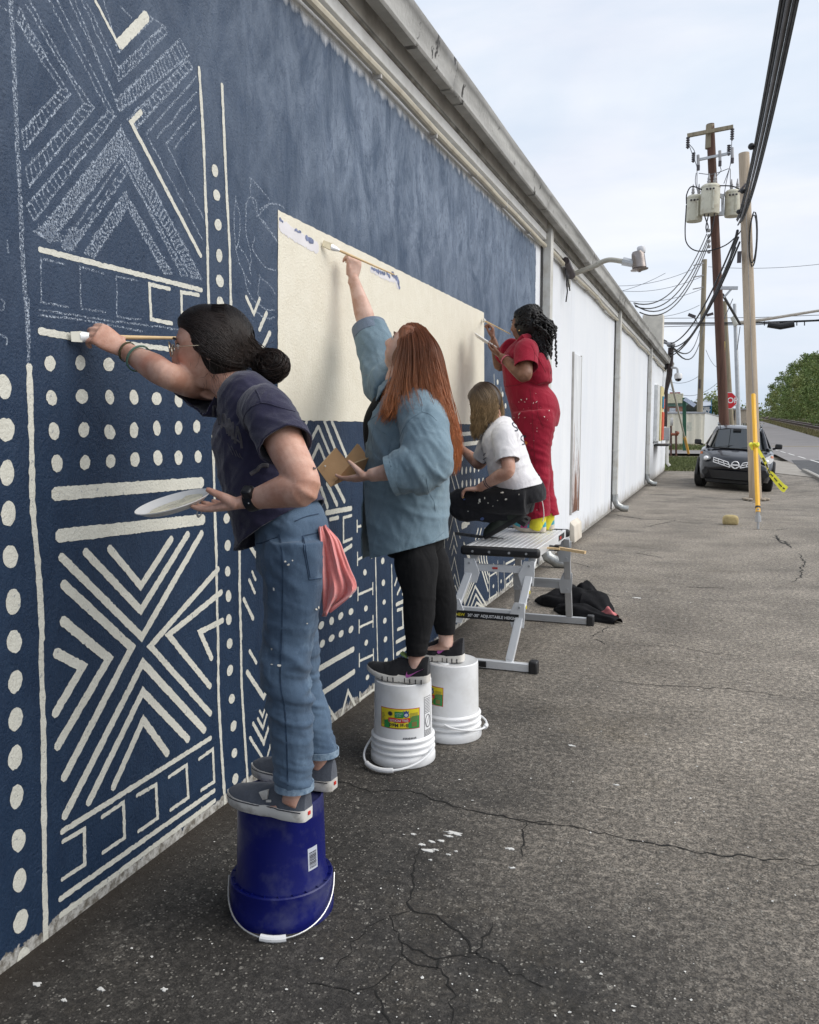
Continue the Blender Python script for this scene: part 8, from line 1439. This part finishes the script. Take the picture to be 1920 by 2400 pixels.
# ================================================================ painter in the red boiler suit at the far end of the platform
BROWN = skin_mat('brown_skin', (.155, .072, .042), (.235, .115, .07), (.13, .045, .04), .04); REDC = cloth_mat('crimson_cotton', (.20, .0045, .018), (.29, .007, .028), .85, 5, 800, .001, .12); YSOCK = cloth_mat('yellow_sock', (.72, .60, .03), (.8, .68, .05), .9); 
def w4():
    nN, nF = at(1232, 822, 6.06), at(1197, 822, 6.42); neck = at(1232, 795, 6.26); chest = at(1226, 850, 6.26); waist = at(1232, 905, 6.26); hip = at(1250, 962, 6.27); hc = at(1229, 764, 6.26); fwd = V(-.93, .25, .05); s = 1.0
    elN, wrN = at(1230, 880, 5.96), at(1176, 836, 6.08); elF, wrF = at(1172, 858, 6.46), at(1156, 795, 6.42)
    hpN, hpF = at(1250, 985, 6.17), at(1248, 985, 6.36); knN, knF = at(1262, 1095, 6.16), at(1268, 1095, 6.37); anN, anF = at(1262, 1215, 6.16), at(1282, 1212, 6.34)
    m = MB(); sd = V(.3, -.95, 0); lf(m, [hip + V(0, 0, -.06), hip, waist, chest, neck + V(0, 0, -.03)], [.16, .175, .13, .15, .055], [.15, .16, .11, .11, .052], sd); f, l, u = axes(fwd); lf(m, [neck + V(.02, 0, -.05), neck, hc - u * .08 - f * .025, hc - f * .03], [.058, .053, .05, .05], None, sd); head(m, hc, fwd, V(0, 0, 1), s)
    lf(m, [nN, nN.lerp(elN, .5), elN, elN.lerp(wrN, .3), elN.lerp(wrN, .7), wrN], [.056, .054, .05, .05, .037, .028], None, V(0, -1, 0)); hand(m, wrN, at(1140, 812, 6.1) - wrN, V(-.3, .2, 1), V(.2, -.7, .5), 1.0, (.3, .5, .4), (.3, .3), .05)
    lf(m, [nF, nF.lerp(elF, .5), elF, elF.lerp(wrF, .3), elF.lerp(wrF, .7), wrF], [.056, .05, .043, .043, .032, .026], None, V(0, -1, 0)); hand(m, wrF, V(-.05, -.02, 1), V(-.8, -.1, .2), V(.6, -.7, 0), .98, (.7, 1.0, .7), (.3, .4), .02, V(-.5, -.3, .7))
    for hp, kn, an in ((hpN, knN, anN), (hpF, knF, anF)): lf(m, [hp, hp.lerp(kn, .5), kn, kn.lerp(an, .4), an, an + V(0, 0, -.08)], [.1, .085, .065, .06, .042, .042], None, V(0, 1, 0))
    me = skin(m, .0062, 3); face_attr(me, hc, f, l, u, s); me.shade_smooth(); p = tag(link('person', me, BROWN), 'person with dark braided hair in a paint spattered red boiler suit', 'person'); face_bits(p, hc, f, l, u, s, ('deep_brown_iris', (.02, .01, .008)), ('black_brow', (.008, .006, .005)), lash=False)
    b = MB(); lf(b, [hip + V(.01, 0, -.10), hip + V(.015, 0, 0), at(1240, 928, 6.26), waist + V(-.01, 0, .01), at(1228, 875, 6.26), chest + V(0, 0, .02), at(1232, 812, 6.26), at(1234, 796, 6.26)], [.185, .20, .18, .165, .175, .175, .12, .072], [.165, .175, .155, .142, .15, .148, .10, .062], sd, 7, 32)
    lf(b, [at(1262, 902, 6.24), at(1258, 872, 6.24), at(1252, 838, 6.25)], [.14, .15, .12], [.10, .105, .09], sd)
    sN = at(1234, 860, 5.99); lf(b, [nN + V(.0, .06, .0), nN, nN.lerp(sN, .6), sN, sN + (sN - nN) * .4], [.082, .08, .08, .082, .082], [.084, .082, .082, .084, .082], V(0, -1, 0)); sF = at(1180, 845, 6.45); lf(b, [nF + V(.03, -.06, 0), nF, sF, sF + (sF - nF) * .5], [.085, .08, .078, .075], None, V(0, -1, 0))
    for hp, kn, an in ((hpN, knN, anN), (hpF, knF, anF)): lf(b, [hp + V(0, 0, .06), hp.lerp(kn, .25), hp.lerp(kn, .65), kn, kn.lerp(an, .5), an + V(0, 0, .03), an + V(0, 0, -.06)], [.135, .125, .092, .078, .074, .083, .086], [.15, .145, .10, .082, .077, .086, .09], V(0, 1, 0))
    sh = skin(b, .009, 5); c = coords(sh); displace(sh, .005 * fold(c, (.6, .1, .8), 13, 4, 3) + .012 * near(c, at(1262, 1010, 6.05), .16) * fold(c, (.5, 0, 1), 16, 3, 6) + .010 * (near(c, knN, .16) + near(c, anN, .12)) * fold(c, (.4, 0, 1), 16, 3.5, 8) + .008 * near(c, at(1240, 885, 6.1), .12) * fold(c, (.3, 0, 1), 20, 4, 5)); cut(sh, [(sN, sN - nN, .10), (sF, sF - nF, .085), (anN + V(0, 0, .005), V(.25, 0, -1), .13), (anF + V(0, 0, .005), V(.2, 0, -1), .13)]); o = wear('boiler_suit', sh, REDC, p, .005); tr_ = bvh(o); RS = mat('dark_red_seam', (.13, .004, .012), .9); H8 = lambda x, y: (1000 + x / 3.593, 700 + y / 3.593)
    for pts in ([(645, 740), (750, 730), (860, 705), (980, 740)], [(880, 390), (905, 450), (905, 560), (885, 640)], [(905, 450), (960, 540), (1000, 620)], [(930, 870), (940, 980), (985, 1090)], [(870, 760), (885, 900), (900, 1150), (920, 1450), (950, 1800)], [(830, 310), (880, 340), (930, 400)]): seam('seam', tr_, [H8(*q) for q in pts], .0018, RS, o, 0)
    sp_ = MB(); random.seed(5)
    for x, y, r, q in ((800, 850, 14, .5), (830, 870, 10, .4), (780, 870, 9, .4), (845, 845, 6, 2), (920, 800, 6, .4), (925, 870, 5, 3), (900, 880, 4, 3), (785, 970, 5, 4), (780, 1000, 4, 3), (740, 1000, 9, .4), (990, 995, 9, .6), (1030, 945, 4, 1.6), (1015, 1020, 3, 1), (930, 1115, 6, .5), (905, 1195, 5, .6), (830, 1000, 3, 3), (930, 1090, 3, 2), (880, 1050, 3, 1), (860, 920, 2.5, 1), (960, 920, 2, 1), (835, 575, 5, 1.5), (820, 590, 3, .5), (640, 740, 2.5, 1), (640, 380, 2.5, 1), (930, 1780, 6, .6), (910, 1700, 3, 1), (950, 1640, 3, 2), (870, 1400, 2.5, 1), (760, 1050, 4, .6), (820, 930, 3, .6)): splat(sp_, tr_, *H8(x, y), r / 6, q, random.random())
    marks(sp_, 'paint_marks', CRUST, o); sp_ = MB(); [splat(sp_, tr_, *H8(x, y), r / 3.0, q) for x, y, r, q in ((940, 1500, 12, 1.3), (830, 1160, 8, 1.6), (925, 1490, 5, 1), (890, 1270, 3, 1), (815, 1200, 5, 1))]; marks(sp_, 'dark_marks', mat('dark_paint_mark', (.03, .012, .025), .7), o); sp_ = MB(); splat(sp_, tr_, *H8(838, 1215), 3.4, 1.2); sp_.build('orange_mark', mat('orange_paint_mark', (.6, .16, .02), .6), o)
    colr = MB(); colr.tube([at(1214, 800, 6.14), at(1226, 790, 6.13), at(1243, 786, 6.2), at(1252, 796, 6.3)], [.012, .022, .024, .016], 8, sq=.5); colr.build('collar', REDC, o)
    # ---- socks and striped shoes
    PNK = mat('pink_sneaker', (.55, .06, .22), .6); TEAL = mat('teal_sneaker', (.06, .36, .42), .6); PUR = mat('purple_sneaker', (.22, .12, .35), .6); CRM = mat('cream_sneaker_sole', (.6, .52, .42), .7)
    for k, (an, Y) in enumerate(((anN, 6.16), (anF, 6.34))):
        b = MB(); lf(b, [an + V(0, 0, .05), an, an + V(-.01, 0, -.05), an + V(-.02, 0, -.085)], [.06, .056, .056, .05], [.062, .058, .06, .06], V(0, 1, 0)); wear('sock', skin(b, .008, 3), YSOCK, p, 0)
        he, to = V(an.x + .055, Y, PZ + .001), V(an.x - .19, Y + .01, PZ + .001); u_, so, (h, d, sdv, upv, Ln, W) = shoe(p, he, to, PZ, TEAL, CRM, .047, 'run')
        for f0, f1, m_ in ((.30, .48, PUR), (.48, .72, PNK)):
            b = MB(); K = 10; b.v = [tuple(h + d * Ln * f_ + sdv * (W(f_) * 1.01 * math.cos(a) * (1 if math.sin(a) < .35 else (.98 - .30 * (math.sin(a) - .35)))) + upv * (.026 + (np.interp(f_, [0, .2, .34, .46, .6, .78], [.09, .07, .08, .085, .066, .045]) + .003) * math.sin(a) ** .85)) for f_ in np.linspace(f0, f1, 6) for a in np.linspace(.05, math.pi - .05, K)]; b.f = [(i * K + j, i * K + j + 1, (i + 1) * K + j + 1, (i + 1) * K + j) for i in range(5) for j in range(K - 1)]; b.build('colour_panel', m_, u_)
        b = MB(); [b.tube([h + d * Ln * f_ + sdv * .025 + upv * .108, h + d * Ln * (f_ + .03) - sdv * .03 + upv * .098], .004, 5) for f_ in (.42, .48, .54)]; b.build('laces', mat('pale_pink_lace', (.7, .35, .5), .7), u_)
    # ---- braids
    HK = hair_mat('black_braided_hair', (.0035, .003, .003), (.007, .006, .006), .4, .5, .35); rg = np.random.default_rng(14); C = np.array(hc + u * .016 - f * .03); F_, L_, U_ = np.array(f), np.array(l), np.array(u); rad = np.array([.108, .092, .122]); b = MB(); b.ball((0, 0, 0), 1, 30, 20); cap = hairline(np.array(b.v) * rad); parts = [(C + cap[:, :1] * F_ + cap[:, 1:2] * L_ + cap[:, 2:] * U_, b.f, .1)]
    def braid(P_, r):                                # knobbly rope
        q = spline(P_, 6); n_ = len(q); seg = np.linalg.norm(np.diff(q, axis=0), axis=1).sum(); m_ = max(14, int(seg / .006)); x = np.linspace(0, n_ - 1.001, m_); i = x.astype(int); t_ = (x - i)[:, None]; q = q[i] * (1 - t_) + q[i + 1] * t_; ph = rg.uniform(0, 6); mb = MB(); q = q + np.stack([np.cos(np.arange(m_) * 1.3 + ph), np.sin(np.arange(m_) * 1.3 + ph), np.zeros(m_)], 1) * r * .45; mb.tube([tuple(v) for v in q], [r * (1 + .35 * math.sin(k * 1.9)) * (1 if k < m_ - 3 else .6) for k in range(m_)], 6); return np.array(mb.v), mb.f, .5
    knot = np.array(at(1274, 768, 6.26))
    for k in range(130):
        a = rg.uniform(-2.9, 2.9) if k > 30 else rg.uniform(.4, 2.6); e = rg.uniform(-.25, 1.45); d0 = np.array([math.cos(a) * math.cos(e) * .8 + .1, math.sin(a) * math.cos(e), math.sin(e)]); p0 = d0 / np.linalg.norm(d0) * rad * 1.03; d1 = np.array([-.45, math.sin(a) * .7, .55 + .3 * math.sin(e)]); p1 = d1 / np.linalg.norm(d1) * rad * 1.08; w_ = lambda q: C + q[0] * F_ + q[1] * L_ + q[2] * U_; parts.append(braid([w_(p0), w_((p0 + p1) / 2 * 1.12), w_(p1), knot + rg.normal(0, .022, 3)], .0085))
    for k in range(60):
        s0 = knot + rg.normal(0, .02, 3); L_n = rg.uniform(.10, .30) if k < 34 else rg.uniform(.05, .12); bx_ = rg.uniform(-.045, .05) if k < 34 else rg.uniform(-.02, .09); pts = [s0, s0 + np.array([rg.uniform(-.02, .05), rg.uniform(-.05, .05), .015]), s0 + np.array([bx_, rg.uniform(-.07, .07), -L_n * .45]), s0 + np.array([bx_ * 1.1 + rg.uniform(-.02, .02), rg.uniform(-.08, .08), -L_n])]; parts.append(braid(pts, .0075))
    for k in range(34):                             # loops piled on the crown and hanging at the neck
        a = rg.uniform(0, 6.28); s0 = knot + np.array([rg.uniform(-.10, .03), rg.uniform(-.06, .06), rg.uniform(-.02, .05)]); parts.append(braid([s0, s0 + np.array([.03 * math.cos(a), .03 * math.sin(a), .03]), s0 + np.array([.06 * math.cos(a), .05 * math.sin(a), -.01]), s0 + np.array([.03, 0, -.06])], .008))
    for k in range(26): s0 = np.array(at(1250 + rg.uniform(-6, 22), 775 + rg.uniform(-6, 10), 6.2)); L_n = rg.uniform(.12, .33); parts.append(braid([s0, s0 + np.array([.02, -.01, -L_n * .4]), s0 + np.array([.05 + rg.uniform(-.02, .03), -.02, -L_n])], .0075))
    hairmesh('hair', parts, HK, p)
    b = MB(); b.ball(np.array(hc + l * .081 - f * .006 - u * .04).tolist(), .007, 8, 6); b.build('earring', mat('gold_stud', (.7, .5, .2), .25, .9), p); fd = (wrN - elN).normalized(); band(p, 'pink_bracelet', wrN - fd * .05, fd, .037, .008, mat('pink_band', (.6, .14, .2), .5), None, V(0, -1, 0), .004)
    tip = onwall(1133, 750, .012); gr = at(1153, 760, 6.4); brush('slim brush held at the right edge of the cream panel by the painter in red', 'paint brush', tip, at(1197, 783, 6.2), .025, .035, BRW, mat('white_bristle', (.7, .68, .62), .5), .0055)
    plate('white paper plate held up by the painter in the red boiler suit', at(1136, 801, 6.14), V(.55, .03, .83), .10, mat('pooled_white_paint', (.72, .70, .64), .3))
    cd = thing('earphone_cord', 'thin white cord looping from the black jeans pocket in front of the red trouser leg', 'cord', at(1255, 1165, 5.6)); b = MB(); q = spline([tuple(at(x, y, 5.9)) for x, y in ((1252, 1166), (1260, 1160), (1268, 1166), (1273, 1185), (1275, 1208), (1272, 1222))], 8); b.tube([tuple(v) for v in q], .0035, 6); b.build('cable', mat('white_cord', (.7, .62, .6), .5), cd); b = MB(); b.box(at(1252, 1167, 5.87), (.022, .012, .045)); b.build('purple_plug', mat('purple_plug', (.3, .1, .45), .5), cd)
w4()
